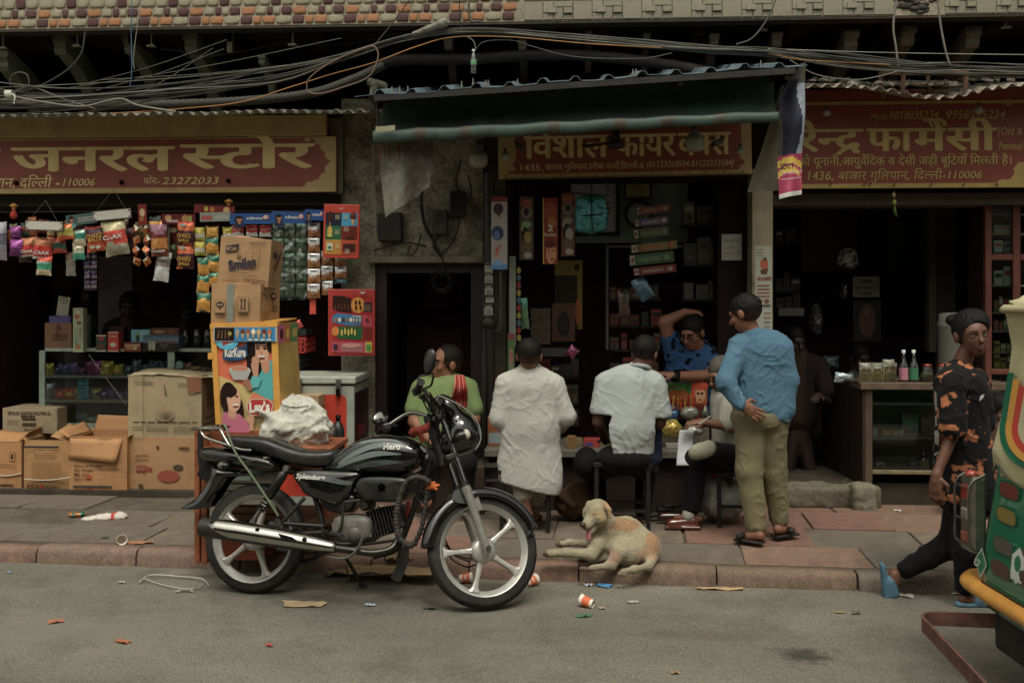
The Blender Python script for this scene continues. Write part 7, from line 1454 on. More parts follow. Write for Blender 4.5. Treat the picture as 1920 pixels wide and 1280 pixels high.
m=MB('#141010');m.ring(p,(0,1,0),.105,.014,32,8);m.build('rim','plastic',t);m=MB(C('#6c7a78',2.6));m.lathe([(0,0),(.1,0)],Matrix.Translation(p)@Matrix.Rotation(R(90),4,'X'),28);
for i in range(12):a_=R(30*i);m.ell(p+Vector((.08*math.cos(a_),-.003,.08*math.sin(a_))),(.005,.002,.005),n=6,m=4,col='#1a1a1a')
m.build('dial','print',t)
m=MB(C('#9aa096',1.1));pbox(m,955,480,967,650,7.62,.05);m.build('white_jamb','paint',label='bare white door jamb left of the hanging firework boxes',cat='jamb')
m=MB(C('#55504a',1.2));pbox(m,1136,462,1141,655,8.0,.05);pbox(m,1136,460,1280,464,8.0,.05);m.build('grey_frame','paint',label='thin grey cabinet frame in the middle of the fireworks shop',cat='frame')
def shelfrow(x0,x1,ys,Y,dep,hs,cols,lab,grp,seed,wd=(10,22),mt='print',col='#241816'):
 r=random.Random(seed);t=thing('shelf_unit',lab,'shelves',tuple(W((x0+x1)/2,ys[-1],Y)))
 for y in ys:m=MB(C(col));pbox(m,x0,y,x1,y+4,Y,dep);m.build('shelf','wood',t)
 for si,y in enumerate(ys):
  x=x0+2;k=0
  while x<x1-8:
   w=r.uniform(*wd);h=r.uniform(.5,1)*hs;c=r.choice(cols);m=MB(C(c,2.2));a,b,z0,z1=WR(x,y-h,min(x1,x+w-1),y,Y+.05);m.box(a,Y+.04,z0,b,Y+.04+dep*.5,z1)
   A=Art((a,Y+.0395,z0),(1,0,0),(0,0,1),b-a,z1-z0,m);q=r.random();A.r(.1,.55,.9,.8,C(r.choice(cols+['#a09a88']),1.4));A.e(.5,.3,.28,.14,C(r.choice(cols),1.5))if q<.6 else A.lines(.15,.15,.85,.45,3,C('#8a8478'),.4,k)
   m.build('boxed_goods',mt,label='small box, %s in the %s row of the %s'%(ORD[min(k,11)],ORD[si],lab.split(' with ')[0]),cat='box',group=grp);x+=w+r.choice([0,0,.5,1,4]);k+=1
 return t
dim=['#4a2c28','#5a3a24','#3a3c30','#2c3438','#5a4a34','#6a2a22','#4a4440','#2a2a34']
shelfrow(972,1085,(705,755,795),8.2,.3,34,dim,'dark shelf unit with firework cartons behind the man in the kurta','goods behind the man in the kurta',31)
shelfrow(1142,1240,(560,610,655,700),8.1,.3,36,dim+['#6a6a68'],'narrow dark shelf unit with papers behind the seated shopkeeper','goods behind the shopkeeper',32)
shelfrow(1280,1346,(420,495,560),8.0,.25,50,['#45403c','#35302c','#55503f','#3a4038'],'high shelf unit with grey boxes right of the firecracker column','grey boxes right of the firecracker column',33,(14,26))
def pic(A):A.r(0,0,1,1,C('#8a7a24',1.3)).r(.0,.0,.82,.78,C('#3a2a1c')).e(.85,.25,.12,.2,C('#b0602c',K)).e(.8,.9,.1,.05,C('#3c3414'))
carton(1040,488,1092,617,8.15,.02,'#6a5a1c','yellow edged calendar sheet hanging behind the red rocket box',pic,mt='print',name='calendar',cat='calendar')
carton(1035,568,1078,640,8.0,.15,'#4a2a1c','dark brown wooden cash box with an oval opening',lambda A:A.e(.5,.45,.28,.33,'#120c0a').e(.5,.45,.22,.27,'#1c1614'),mt='wood',name='cash_box',cat='cash box');carton(995,578,1032,645,8.0,.05,'#5a4a3c','speckled grey brown board leaning beside the cash box',mt='plaster',name='board',cat='board')
carton(1015,652,1064,668,7.9,.1,'#3c3a3c','dark parcel under the small shelf',mt='print');packet(1064,650,1082,669,7.88,[(1,'#8a3a64')],'bright pink plastic bag end sticking out of the dark parcel',rot=-40)
packet(976,560,990,615,7.7,[(.3,'#3c7a6c'),(1,'#5c7a58')],'teal and green plastic bag hanging by the white jamb',rot=4);packet(1192,520,1218,562,7.6,[(.5,'#4a6678'),(1,'#35505c')],'twisted blue grey plastic bag hanging below the firecracker boxes',rot=30,puff=.15)
packet(1160,548,1180,590,7.8,[(.5,'#4a4038'),(1,'#5a4438')],'clear bag of brown goods hanging near the shelf unit',rot=3)
A=pxart(952,625,965,706,7.57);A.r(0,0,1,1,C('#4c6a3c',K)).r(0,.85,1,1,C('#7a3c3c',K)).e(.5,.6,.25,.04,C('#a8785c',K)).r(.25,.3,.75,.57,C('#a05a60',K)).r(.3,.05,.45,.3,C('#a8a49a')).r(.55,.05,.7,.3,C('#a8a49a'));A.mb.build('tall_card','print',label='tall narrow green card with a small standing child on the white jamb',cat='card')
A=pxart(968,500,978,640,7.6);
for i in range(10):A.e(.5,.05+.1*i,.4,.045,C(['#8a7a2c','#7a2c24','#3c5a6a'][i%3],K))
A.mb.build('garland_strip','print',label='narrow strip of yellow and red print beside the white jamb',cat='strip')
A=pxart(928,708,942,740,7.5);A.r(0,0,1,1,C('#7a2c40',K)).e(.5,.7,.35,.15,C('#c0a8a8'));A.mb.build('pink_label','print',label='pink and white label on the pillar beside the kurta man',cat='label')
A=pxart(1353,439,1391,488,7.76);A.r(0,0,1,1,C('#a09d90',1.25));A.t('DIWALI FIRE WORKS',.5,.72,.1,'#3a3a38',.85,.004,align='c').t('OUT',.5,.48,.08,'#3a3a38',.2,.004,align='c').t('OF STOCK TODAY',.5,.24,.08,'#3a3a38',.8,.004,align='c');A.mb.build('paper_notice','paper',label='white printed paper notice on the dark partition',cat='notice')
A=pxart(1416,461,1447,650,7.548);A.r(0,0,1,1,C('#a0a090',1.25)).lines(.05,.9,.5,.98,3,'#5a5a50',.3).e(.55,.82,.25,.06,C('#9a4a2c',K)).e(.6,.87,.1,.02,C('#4a5a2c')).pg([(.3,.76),(.8,.78),(.7,.72),(.35,.72)],'#5a4024')
A.t('नरेन~द`',.1,.655,.05,'#8a2018',.4,.02).t('फामे^सी',.52,.655,.05,'#8a2018',.42,.02)
for i in range(4):A.lines(.12,.6-.035*i,.88,.62-.035*i,1,'#8a2c24',.6,i)
A.e(.3,.455,.15,.02,C('#8a4a3c')).e(.7,.455,.15,.02,C('#8a4a3c')).lines(.08,.4,.92,.43,1,'#2a2a28',.6)
for i in range(7):A.lines(.52,.33-.045*i,.92,.345-.045*i,1,['#7a2c24','#7a2c24','#3a3a38','#2c5a6a'][i%4],.7,i+9)
A.mb.build('wall_poster','paper',label='long Hindi medicine poster pasted on the cream post',cat='poster')
A=pxart(1372,575,1386,598,7.76);A.r(0,0,1,1,C('#55483c')).e(.5,.5,.3,.4,C('#a09484'));A.mb.build('small_picture','print',label='small figurine picture on the dark partition behind the standing man',cat='picture')
# counter of the fireworks shop with trays
tb_=thing('shop_counter','low dark counter table of the fireworks shop where the men sit','counter',tuple(W(1140,900,7.25)))
m=MB(C('#5b564c',1.3));a,b,z0,z1=WR(908,845,1375,858,7.22);m.box(a,7.22,z0,b,7.9,z1);m.build('table_top','dirtypaint',tb_,bevel=.004);TZ=z1
m=MB(C('#2a1e1a'));m.box(a+.03,7.3,SW,b,7.34,z0);m.build('front_board','wood',tb_);m=MB(C('#7c766a',1.1));pbox(m,908,868,936,876,7.2,.02);pbox(m,912,898,936,902,7.2,.02);m.build('metal_strap','metal',tb_)
for px in(912,1368):m=MB(C('#1c1614'));p=W(px,860,7.25);m.box(p.x-.02,7.24,SW,p.x+.02,7.28,z0);m.build('leg','wood',tb_)
def on_t(x0,y0,x1,Y,h,dep,col,lab,art=None,cat='box',yaw=0,mt='print',name='goods_box'):
 a,b=W(x0,y0,Y).x,W(x1,y0,Y).x;M_=Matrix.Translation(((a+b)/2,Y,TZ+.001))@Matrix.Rotation(R(yaw),4,'Z');w=b-a;m=MB(C(col,K),M_);m.box(-w/2,0,0,w/2,dep,h)
 if art:art(Art((-w/2,-.001,0),(1,0,0),(0,0,1),w,h,m))
 return m.build(name,mt,label=lab,cat=cat,bevel=.003)
on_t(914,800,940,7.4,.22,.2,'#7a4a28','orange lidded tray box at the left end of the shop counter',lambda A:A.r(.1,.1,.9,.45,C('#8a98a0')).r(.1,.6,.9,.85,C('#b0501c')))
on_t(1094,830,1124,7.4,.06,.1,'#8a2a28','red cracker box on the counter left of the man in the pale polo',lambda A:A.r(.1,.15,.6,.5,C('#3c4a8a')),yaw=-8)
on_t(1126,830,1148,7.5,.04,.1,'#8a8434','flat yellow box beside the red cracker box')
on_t(1060,830,1092,7.45,.05,.12,'#6a5a3a','brown tray of loose crackers beside the kurta man');on_t(1064,830,1080,7.3,.09,.08,'#6a4a2c','small brown carton on the counter beside the kurta man')
on_t(1228,830,1330,7.62,.12,.25,'#5a5448','low shallow tray full of small goods in front of the shopkeeper')
on_t(1249,830,1290,7.36,.035,.09,'#7a7468','flat grey box in front of the foil bundles');on_t(1294,830,1318,7.36,.05,.07,'#3c3834','dark box right of the flat grey box')
def lump(px,py,Y,r,col,lab,cat,mt='foil',seed=1,amp=.012,fr=25):return blob(cat.replace(' ','_'),mt,[elp(W(px,py,Y),r)],label=lab,cat=cat,vox=.007,col=C(col,K),disp=lambda P:fbm(P,fr,seed)*amp+fbm(P,fr*2.4,seed+4)*amp*.6)
lump(1258,803,7.42,(.085,.06,.07),'#8f7a20','crinkled gold foil cracker bundle on the counter','foil bundle');lump(1300,806,7.45,(.08,.05,.045),'#77746c','flattened silver foil bundle right of the gold one','foil bundle',seed=5)
lump(1260,773,7.55,(.055,.05,.065),'#2f5a80','blue wrapped globe firecracker above the gold bundle','cracker pack',seed=6);lump(1292,774,7.52,(.07,.05,.055),'#77786a','pale tied cracker parcel beside the steel flask','cracker parcel',seed=7,amp=.006)
A=pxart(1243,717,1326,757,7.6);A.r(0,0,1,1,C('#8a4a1c',K)).pg([(0,.6),(.55,.7),(.6,1),(0,1)],C('#3c7a3a',K)).e(.62,.72,.12,.24,C('#2c5a2c',K)).e(.83,.42,.13,.36,C('#b08060',K)).e(.83,.85,.2,.2,C('#a83c1c',K)).e(.68,.4,.05,.4,C('#a83c1c',K)).e(.79,.5,.035,.05,'#20140c').e(.88,.5,.035,.05,'#20140c').e(.84,.2,.05,.04,C('#8a2420',K)).t('कलर',.05,.74,.16,C('#b02c20'),.25,.03)
A.mb.box(A.O.x,7.6,A.O.z-.12,A.O.x+A.w,7.7,A.O.z+A.h,C('#5a1c18',K));A.mb.build('cracker_carton','print',label='colourful cracker carton with a painted face under the shopkeeper arm',cat='carton')
t=thing('cracker_rack','cluster of red and gold upright firecrackers before the shopkeeper','crackers',tuple(W(1275,765,7.52)))
for i in range(16):p=W(1246+i*3.8,768,7.5+.03*(i%2));m=MB(C(['#8a2014','#b0801c','#a83c14'][i%3],K));m.cyl(p,p+Vector((RS.uniform(-.01,.01),0,RS.uniform(.07,.11))),.006,.009,7);m.build('cracker','foil',t)
m=MB(C('#5c5a50',1.2));p=W(1322,797,7.42);m.lathe([(0,0),(.03,0),(.034,.02),(.034,.1),(.02,.125),(.016,.13),(.016,.145),(0,.15)],Matrix.Translation(p),18);m.build('steel_flask','metal',label='brushed steel flask on the counter beside the writing man',cat='flask')
# bulbs, cameras, fan under the awning
def bulb(px,py,Y,w,h,lab):
 a,b,z0,z1=WR(px-w/2,py-h/2,px+w/2,py+h/2,Y);r_=(b-a)/2;H=z1-z0;M_=Matrix.Translation(((a+b)/2,Y,z0));t=thing('led_bulb',lab,'light bulb',((a+b)/2,Y,z0))
 m=MB(C('#8f8e80',1.35));m.lathe([(0,0),(r_*.7,.002),(r_*.92,H*.12),(r_,H*.25),(r_,H*.55),(r_*.96,H*.6)],M_,24);m.build('diffuser','plastic',t);m=MB(C('#7c7a6c',1.2));m.lathe([(r_*1.02,H*.6),(r_*1.02,H*.68),(r_*.7,H*.85),(r_*.35,H*1.0),(r_*.3,H*1.25),(0,H*1.25)],M_,24);m.build('neck','paint',t);m=MB('#15100e');m.cyl(M_@Vector((0,0,H*1.22)),M_@Vector((0,0,H*1.5)),r_*.4,n=12);m.build('holder','plastic',t)
bulb(897,297,7.3,35,34,'large white LED bulb hanging before the plaster wall');bulb(1302,266,7.15,35,36,'large white LED bulb hanging before the tilted fireworks sign')
for px,py,lab in((1550,212,'small dark-necked bulb over the pharmacy sign, nearer the printed banner'),(1835,206,'small dark-necked bulb over the right half of the pharmacy sign'),(1388,283,'small bulb hanging at the right end of the fireworks sign'),(947,292,'small bulb at the left end of the fireworks sign')):bulb(px,py,7.38,15,13,lab)
for px,py,dx,lab in((970,272,10,'small bullet camera at the left end of the fireworks sign'),(1352,265,-16,'small bullet camera at the right end of the fireworks sign')):
 p=W(px,py,7.4);m=MB(C('#4a4742',1.2));m.cyl(p,p+Vector((dx*.004,-.05,-.03)),.022,n=14);m.cyl(p+Vector((dx*.0042,-.052,-.031)),p+Vector((dx*.0044,-.055,-.032)),.018,n=14,col='#0a0a0c');m.cyl(p,p+Vector((-dx*.002,.05,.04)),.008,n=8);m.build('security_camera','plastic',label=lab,cat='camera')
t=thing('ceiling_fan','black fan hanging in front of the tilted fireworks sign','fan',tuple(W(1155,285,7.2)));p=W(1155,278,7.2)
m=MB('#120e0d');m.lathe([(0,0),(.045,0),(.06,.02),(.045,.05),(.03,.07),(.02,.14),(.018,.2),(0,.2)],Matrix.Translation(p),20);m.build('motor','ironpaint',t)
for k in range(3):a_=R(20+120*k);d=Vector((math.cos(a_),math.sin(a_),0));e_=Vector((-d.y,d.x,0));m=MB('#1a1412');m.add([p+d*.05-e_*.02+Vector((0,0,.04)),p+d*.05+e_*.02+Vector((0,0,.045)),p+d*.3+e_*.035+Vector((0,0,.05)),p+d*.3-e_*.03+Vector((0,0,.035))],[(0,1,2,3)]);o=m.build('blade','ironpaint',t);o.modifiers.new('t','SOLIDIFY').thickness=.004
m=MB(C('#3a2a14'));p=W(1138,350,7.5);m.tube([W(1138,330,7.5),W(1141,395,7.5)],.002,4)
for k,(dx,dy,c)in enumerate(((0,0,'#3c2c1c'),(1,10,'#3a3018'),(3,28,'#7a5a20'),(2,38,'#5a3018'),(4,46,'#3c3018'))):
 q=W(1138+dx,345+dy,7.49);m.ell(q,(.014,.01,.014),n=7,m=5,col=C(c,K))
 for a_ in(.3,2.6,3.8):m.add([q,q+Vector((math.cos(a_)*.03,-.005,math.sin(a_)*.025)),q+Vector((math.cos(a_+.4)*.02,0,math.sin(a_+.4)*.02))],[(0,1,2)],col=C('#4a3a1c',K))
m.build('chilli_charm','paper',label='string of dried lemon and chillies hanging beside the turquoise bag',cat='charm')
# ---------------------------------------------------------------- pharmacy
YR=7.7
ct=thing('display_counter','old brown wooden glass-fronted counter of the pharmacy','display case',tuple(W(1700,910,YR-.1)))
wd=C('#4d3a2a',1.4)
def cpart(name,mt,x0,y0,x1,y1,Y,dep,col=wd,bev=.004):m=MB(col);pbox(m,x0,y0,x1,y1,Y,dep);return m.build(name,mt,ct,bevel=bev,seg=1)
Yq=YR-.12
cpart('corner_post','wood',1622,722,1636,908,Yq,.05);cpart('counter_top','wood',1614,718,1900,731,Yq-.03,.55,C('#5a4736',1.4));cpart('bottom_rail','wood',1636,882,1900,890,Yq,.05,C('#77694c',1.3));cpart('shelf','paint',1636,756,1880,760,Yq+.04,.38,C('#75786a',1.2));cpart('shelf','paint',1636,819,1880,824,Yq+.04,.38,C('#75786a',1.2));cpart('floor_panel','paint',1636,878,1880,882,Yq+.04,.4,C('#6a6c5e',1.2));cpart('back_panel','paint',1636,731,1880,884,Yq+.44,.02,C('#74786c',2))
m=MB(C('#241815'));pl=[W(1622,722,Yq),W(1622,908,Yq)];e0=W(1545,715,Yq+.9);m.add([pl[0],pl[1],(e0.x,Yq+.9,pl[1].z),(e0.x,Yq+.9,pl[0].z)],[(0,1,2,3)]);o=m.build('side_panel','wood',ct);o.modifiers.new('t','SOLIDIFY').thickness=.02
m=MB(C('#3c3026'));m.add([W(1540,708,Yq+.9),W(1620,722,Yq),W(1640,722,Yq),W(1660,708,Yq+.9)],[(0,1,2,3)]);o=m.build('side_top','wood',ct);o.modifiers.new('t','SOLIDIFY').thickness=.02
m=MB('#ffffff');g_=WR(1637,732,1900,882,Yq+.01);m.add([(g_[0],Yq+.01,g_[2]),(g_[1],Yq+.01,g_[2]),(g_[1],Yq+.01,g_[3]),(g_[0],Yq+.01,g_[3])],[(0,1,2,3)]);m.build('glass_pane','glass',ct)
def cb_(x0,y0,x1,y1,dy,col,lab,art=None,dep=.06):return carton(x0,y0,x1,y1,Yq+dy,dep,col,lab,art,mt='print',name='medicine_box',cat='box',k=1.3)
cb_(1691,772,1722,819,.2,'#3c6a55','green medicine booklet with a small figure on the middle shelf',lambda A:A.r(.0,.0,.5,.45,C('#8a5a58')).e(.75,.3,.15,.2,C('#3c5a7a')).t('AYURVED',.5,.8,.12,C('#a03020'),.8,.02,align='c').r(.1,.45,.9,.7,C('#5a8a6a')));cb_(1654,806,1676,819,.1,'#a8742a','small orange box on the middle shelf',lambda A:A.r(.3,.3,.6,.7,C('#b8b0a0')));cb_(1676,806,1695,819,.1,'#a0a094','small white box with a dark C mark next to the orange one',lambda A:A.t('C',.5,.3,.5,'#2a3a3a',.2,.04,align='c'));cb_(1636,803,1645,820,.1,'#8a8f8a','white box edge at the left of the middle shelf');cb_(1645,805,1654,819,.12,'#3a2c26','dark box edge beside the orange one');cb_(1697,812,1724,819,.12,'#8a7a6a','flat stack of printed leaflets on the middle shelf',dep=.12)
cb_(1644,866,1658,880,.1,'#8f9a98','small white box on the bottom shelf left',lambda A:A.e(.5,.5,.2,.2,'#3a4a4a'));cb_(1706,865,1719,880,.12,'#6a747c','grey blue box on the bottom shelf');cb_(1684,747,1696,756,.2,'#5a6a60','small greenish box on the top shelf');cb_(1699,748,1717,756,.2,'#3f7a70','small teal box on the top shelf');cb_(1728,785,1750,819,.2,'#6a6448','yellowish box behind the green booklet')
def bottle(px,py,Y,h,r_,col,lab,lc='#a08a90',cap_='#c8c8c0',neck=.4,mt='gloss'):
 p=W(px,py,Y);M_=Matrix.Translation(p);t=thing('medicine_bottle',lab,'bottle',tuple(p));m=MB(C(col,1));m.lathe([(0,0),(r_*.95,0),(r_,.01),(r_,h*(1-neck)*.95),(r_*.6,h*(1-neck)*1.1),(r_*.38,h*.8),(r_*.32,h*.92),(0,h*.92)],M_,18);m.build('body',mt,t)
 m=MB(C(lc,1.4));m.lathe([(r_*1.02,h*.12),(r_*1.02,h*.48)],M_,18);m.build('label_band','print',t);m=MB(C(cap_,1.2));m.lathe([(r_*.42,h*.9),(r_*.42,h),(0,h)],M_,12);m.build('cap','plastic',t)
CTZ=W(1700,718,Yq).z
bottle(1694,719,Yq+.08,.255,.034,'#140a0a','dark syrup bottle with a pink label on the pharmacy counter','#a86a7c');bottle(1713,719,Yq+.08,.255,.034,'#0e1210','dark syrup bottle with a green label right of the pink labelled one','#2f6a4c');bottle(1731,880,Yq+.15,.16,.038,'#2a1a10','brown bottle with a cream label on the bottom shelf','#8f7a5a','#6a3c24')
tr=thing('plastic_tray','clear plastic tray holding silvery pouches on the pharmacy counter','tray',tuple(W(1643,719,Yq+.05)));a,b,z0,z1=WR(1609,680,1678,719,Yq+.02);m=MB('#ffffff')
for q in([(a,Yq+.02,z0),(b,Yq+.02,z0),(b+.01,Yq,z1),(a-.01,Yq,z1)],[(a,Yq+.2,z0),(a,Yq+.02,z0),(a-.01,Yq,z1),(a-.01,Yq+.22,z1)],[(b,Yq+.02,z0),(b,Yq+.2,z0),(b+.01,Yq+.22,z1),(b+.01,Yq,z1)]):m.add(q,[(0,1,2,3)])
m.build('tray_wall','film',tr)
for k,x in enumerate((1612,1634,1656)):packet(x,681-(6 if k==2 else 0),x+20,718,Yq+.1,[(.25,'#8a887a'),(.35,'#a8a692'),(1,'#8a7c54')],'%s silvery pouch with a framed label in the clear plastic tray'%ORD[k],puff=.12,art=lambda A:A.r(.18,.12,.85,.72,'#3a3020').r(.22,.15,.81,.69,C('#8f8258',1.4)).r(.25,.58,.78,.66,C('#8a3a2c')).lines(.28,.2,.75,.5,3,'#4a4030',.3))
for k,x in enumerate((1724,1752)):jar(x,682,x+27,719,Yq+.1,'square jar of pale sweets %s on the pharmacy counter'%('beside the dark bottles' if k==0 else 'half behind the walking girl'),'#8f8260','#7a3024')
packet(1566,700,1598,718,8.0,[(1,'#8a9aa0')],'white tissue wrapper lying left of the plastic tray',puff=.1,rot=-8,name='tissue',cat='tissue');packet(1545,668,1572,690,8.6,[(1,'#4a5a5c')],'knotted grey plastic bag deep inside the pharmacy',puff=.3)
# glazed cabinet at the right
gc_=thing('glazed_cabinet','red brown wooden cabinet with glass doors at the right end of the pharmacy','cabinet',tuple(W(1885,905,7.75)))
rw=C('#5a2a1c',1.45);Yg=7.8
def gpart(name,mt,x0,y0,x1,y1,Y,dep,col=rw,bev=.004):m=MB(col);pbox(m,x0,y0,x1,y1,Y,dep);return m.build(name,mt,gc_,bevel=bev,seg=1)
for x0,x1 in((1848,1860),(1900,1914),(2010,2024)):gpart('stile','wood',x0,355,x1,905,Yg,.05)
for y0,y1 in((355,366),(476,488),(692,702),(895,905)):gpart('rail','wood',1860,y0,1900,y1,Yg+.001,.05);gpart('rail','wood',1914,y0,2010,y1,Yg+.001,.05)
for y in(400,437,534,585,620,660,760,830):gpart('shelf','paint',1860,y,2010,y+3,Yg+.06,.28,C('#7a7a6c',1.1),0)
gpart('back_panel','dark',1848,355,2024,905,Yg+.36,.02,C('#2c2420'));gpart('side_panel','wood',1846,355,1849,905,Yg+.05,.31,C('#2c1814'),0)
m=MB('#ffffff')
g_=WR(1860,366,1900,895,Yg+.02);m.add([(g_[0],Yg+.02,g_[2]),(g_[1],Yg+.02,g_[2]),(g_[1],Yg+.02,g_[3]),(g_[0],Yg+.02,g_[3])],[(0,1,2,3)]);m.build('glass_pane','glass',gc_)
r=random.Random(77)
for y,hh,n in((400,14,0),(437,18,1),(474,24,2),(534,36,2),(585,30,4),(620,24,4),(660,22,3),(690,26,3),(760,30,2),(828,28,2)):
 for i in range(n):
  x=1862+i*(36/max(1,n));w_=34/max(1,n);c=r.choice(['#8a8a34','#7a4440','#a09a8a','#5a5a34','#7a5a4a','#6a7a6a']if y>540 else['#8a9a94','#6a7a6a'])
  m=MB(C(c,1.35));a,b,z0,z1=WR(x,y-hh*r.uniform(.7,1),x+w_-1,y,Yg+.1);m.box(a,Yg+.08,z0,b,Yg+.14,z1);A=Art((a,Yg+.0795,z0),(1,0,0),(0,0,1),b-a,z1-z0,m);A.r(.1,.5,.9,.8,C(r.choice(['#a03a30','#c0b8a0','#3a3a2a']),1.2));m.build('medicine_box','print',label='small medicine pack behind the glass of the red brown cabinet',cat='box',group='medicine packs in the glazed cabinet')
# white water can, board, hanging bags, poster, dim shelves
m=MB(C('#85867e',1.2));p=W(1788,720,8.1);m.lathe([(0,0),(.105,0),(.115,.02),(.12,.45),(.126,.46),(.126,.475),(.115,.5),(.11,.56),(.05,.57),(0,.57)],Matrix.Translation(p),30);m.build('water_can','plastic',label='tall white plastic drum standing behind the walking girl',cat='drum')
A=pxart(1599,518,1649,557,9.0);A.r(0,0,1,1,C('#5f5850',2.6));A.t('100%',.5,.68,.22,'#1c1416',.5,.03,align='c').t('शुद~ध आयुवे^िदक',.5,.38,.17,'#1c1416',.85,.02,align='c').t('दवाएँ',.5,.1,.17,'#1c1416',.4,.02,align='c');A.mb.build('hanging_notice','paper',label='small grey notice reading 100% hanging inside the pharmacy',cat='notice')
carton(1600,562,1652,640,9.1,.01,'#2e2824','dim deity print framed below the 100% notice',lambda A:A.e(.5,.5,.3,.4,C('#4a342c',3)).e(.5,.7,.1,.1,C('#5a4034',3)),mt='print',name='framed_print',cat='picture')
shelfrow(1452,1500,(455,545,580),9.0,.3,40,['#2c282a','#35302c','#2a2a30'],'dim jar shelves with jars at the left inside the pharmacy','jars at the left inside the pharmacy',41);shelfrow(1790,1840,(480,545,600),9.2,.3,36,['#2c282a','#3c302c','#4a2c2c'],'dim pack shelves with small packs left of the glazed cabinet','dim packs left of the glazed cabinet',42)
m=MB(C('#4a463e',2.8));pbox(m,1742,386,1756,660,9.0,.1);pbox(m,1757,386,1792,720,9.05,.05,C('#3c3a34',2.6));m.build('pale_door_post','paint',label='pale grey door frame deep inside the pharmacy',cat='door frame')
m=MB(C('#2f2a2c',3.4));pbox(m,1502,384,1608,510,9.8,.04);pbox(m,1664,384,1740,510,9.8,.04);m.build('glass_partition','plastic',label='dull grey glass partition at the back of the pharmacy',cat='partition')
m=MB(C('#6a675c',2.2));pbox(m,1460,578,1508,592,8.9,.1);m.build('small_sign','paint',label='blank pale strip on a shelf edge inside the pharmacy',cat='strip')
m=MB(C('#1c1614'));p=W(1604,392,9.0);
for k in range(3):a_=R(10+120*k);d=Vector((math.cos(a_),math.sin(a_),0));e_=Vector((-d.y,d.x,0))*.06;m.add([p+d*.08-e_,p+d*.08+e_,p+d*.55+e_,p+d*.55-e_],[(0,1,2,3)])
m.cyl(p-Vector((0,0,.05)),p+Vector((0,0,.06)),.09,n=16);m.cyl(p,p+Vector((0,0,.2)),.015,n=8);o=m.build('ceiling_fan','ironpaint',label='dark ceiling fan inside the pharmacy',cat='fan')
for k,(px,py,w_,h_,lab)in enumerate(((1590,485,36,40,'glinting bundle of clear plastic bags hanging in the pharmacy'),(1530,600,26,60,'dim clear plastic bag hanging left of the notice'),(1582,545,14,30,'small shiny bag end near the notice'))):lump(px,py,8.6,(w_*.0023,.05,h_*.0023),'#3c3c3c',lab,'plastic bag','film' if k==0 else 'foil',seed=k+20,amp=.02,fr=14)
m=MB(C('#7a7a20',1.3));p=W(1677,380,7.5);m.ell(p,(.016,.016,.022),n=10,m=6);m.ell(W(1676,366,7.5),(.014,.014,.02),n=8,m=5,col=C('#8a8458'));m.tube([W(1676,358,7.5),W(1679,400,7.5)],.002,4)
for dx,dy in((2,14),(-3,12),(4,20),(0,18)):m.tube([W(1678,386,7.5),W(1678+dx,386+dy,7.49)],[.004,.002],5,col=C('#3a5a1c',K))
m.build('lemon_charm','paper',label='yellow lemon and green chillies hanging under the pharmacy sign',cat='charm')
# ================================================================== people and the dog
SK=C('#6b4430',1.5)
def wrk(amp=.008,s=(9,9,5),seed=1):
 s=np.array(s)*1.25;rs=[np.array(Matrix.Rotation(R(a),3,'Y'))for a in(24,-30)]
 def f(P):
  Q=P+np.stack([fbm(P,3.5,seed+k,2)for k in range(3)],1)*.045;o=fbm(P,7,seed+9,2)*amp*.7
  for k,r_ in enumerate(rs):a=np.abs(fbm((Q@r_)*s*(1+.5*k),1,seed+k*5,2));o=o+np.exp(-(a/.09)**2)*amp*.62*np.clip(fbm(P,5,seed+20+k,2)*3+.5,0,1)
  return o
 return f
def lookm(fwd,up=(0,0,1)):
 y=Vector(fwd).normalized();x=y.cross(Vector(up)).normalized();return Matrix((x,y,x.cross(y))).transposed()
def head(c,fwd,up=(0,0,1),s=1.,hair='#120d0b',sk=SK,bald=0,fem=0):
 Q=lookm(fwd,up);c=Vector(c);L=lambda x,y,z:c+Q@(Vector((x,y,z))*s)
 S_=[elp(L(0,-.012,.025),(.074*s,.094*s,.088*s),sk,rot=Q),elp(L(0,.03,-.045),(.056*s,.064*s,.062*s),rot=Q),elp(L(0,.058,-.085),(.03*s,.025*s,.022*s),rot=Q),cap(L(0,.092,.012),L(0,.112,-.022),.009*s,.015*s,k=.012),cap(L(-.03,.078,.03),L(.03,.078,.03),.014*s,k=.012),elp(L(.04,.065,-.02),(.022*s,.02*s,.022*s),rot=Q),elp(L(-.04,.065,-.02),(.022*s,.02*s,.022*s),rot=Q)]
 if fem:S_[1:7]=[elp(L(0,.03,-.045),(.05*s,.06*s,.056*s),rot=Q),elp(L(0,.06,-.084),(.021*s,.02*s,.018*s),rot=Q),cap(L(0,.09,.008),L(0,.105,-.02),.006*s,.011*s,k=.012),elp(L(0,.058,.02),(.052*s,.034*s,.04*s),rot=Q),elp(L(0,.062,-.02),(.052*s,.026*s,.03*s),rot=Q)]
 for x in(-1,1):S_+=[elp(L(.077*x,-.008,-.005),(.012*s,.022*s,.033*s),rot=Q,k=.006),elp(L(.03*x,.089,.008),(.017*s,.01*s,.01*s),sub=True,rot=Q,k=.008)]
 S_.append(cap(L(0,.085,-.052),L(0,.089,-.058),.014*s,.012*s,k=.008))
 H=[elp(L(0,-.02,.032),(.083*s,.1*s,.096*s),rot=Q),elp(L(0,.09,-.05),(.088*s,.085*s,.098*s),sub=True,rot=Q,k=.01),elp(L(0,-.03,-.135),(.12*s,.13*s,.062*s),sub=True,rot=Q,k=.01)]
 if bald:H.append(elp(L(0,-.02,.15),(.05*s,.06*s,.045*s),sub=True,rot=Q,k=.02))
 F_=[]
 return S_,H,L,Q
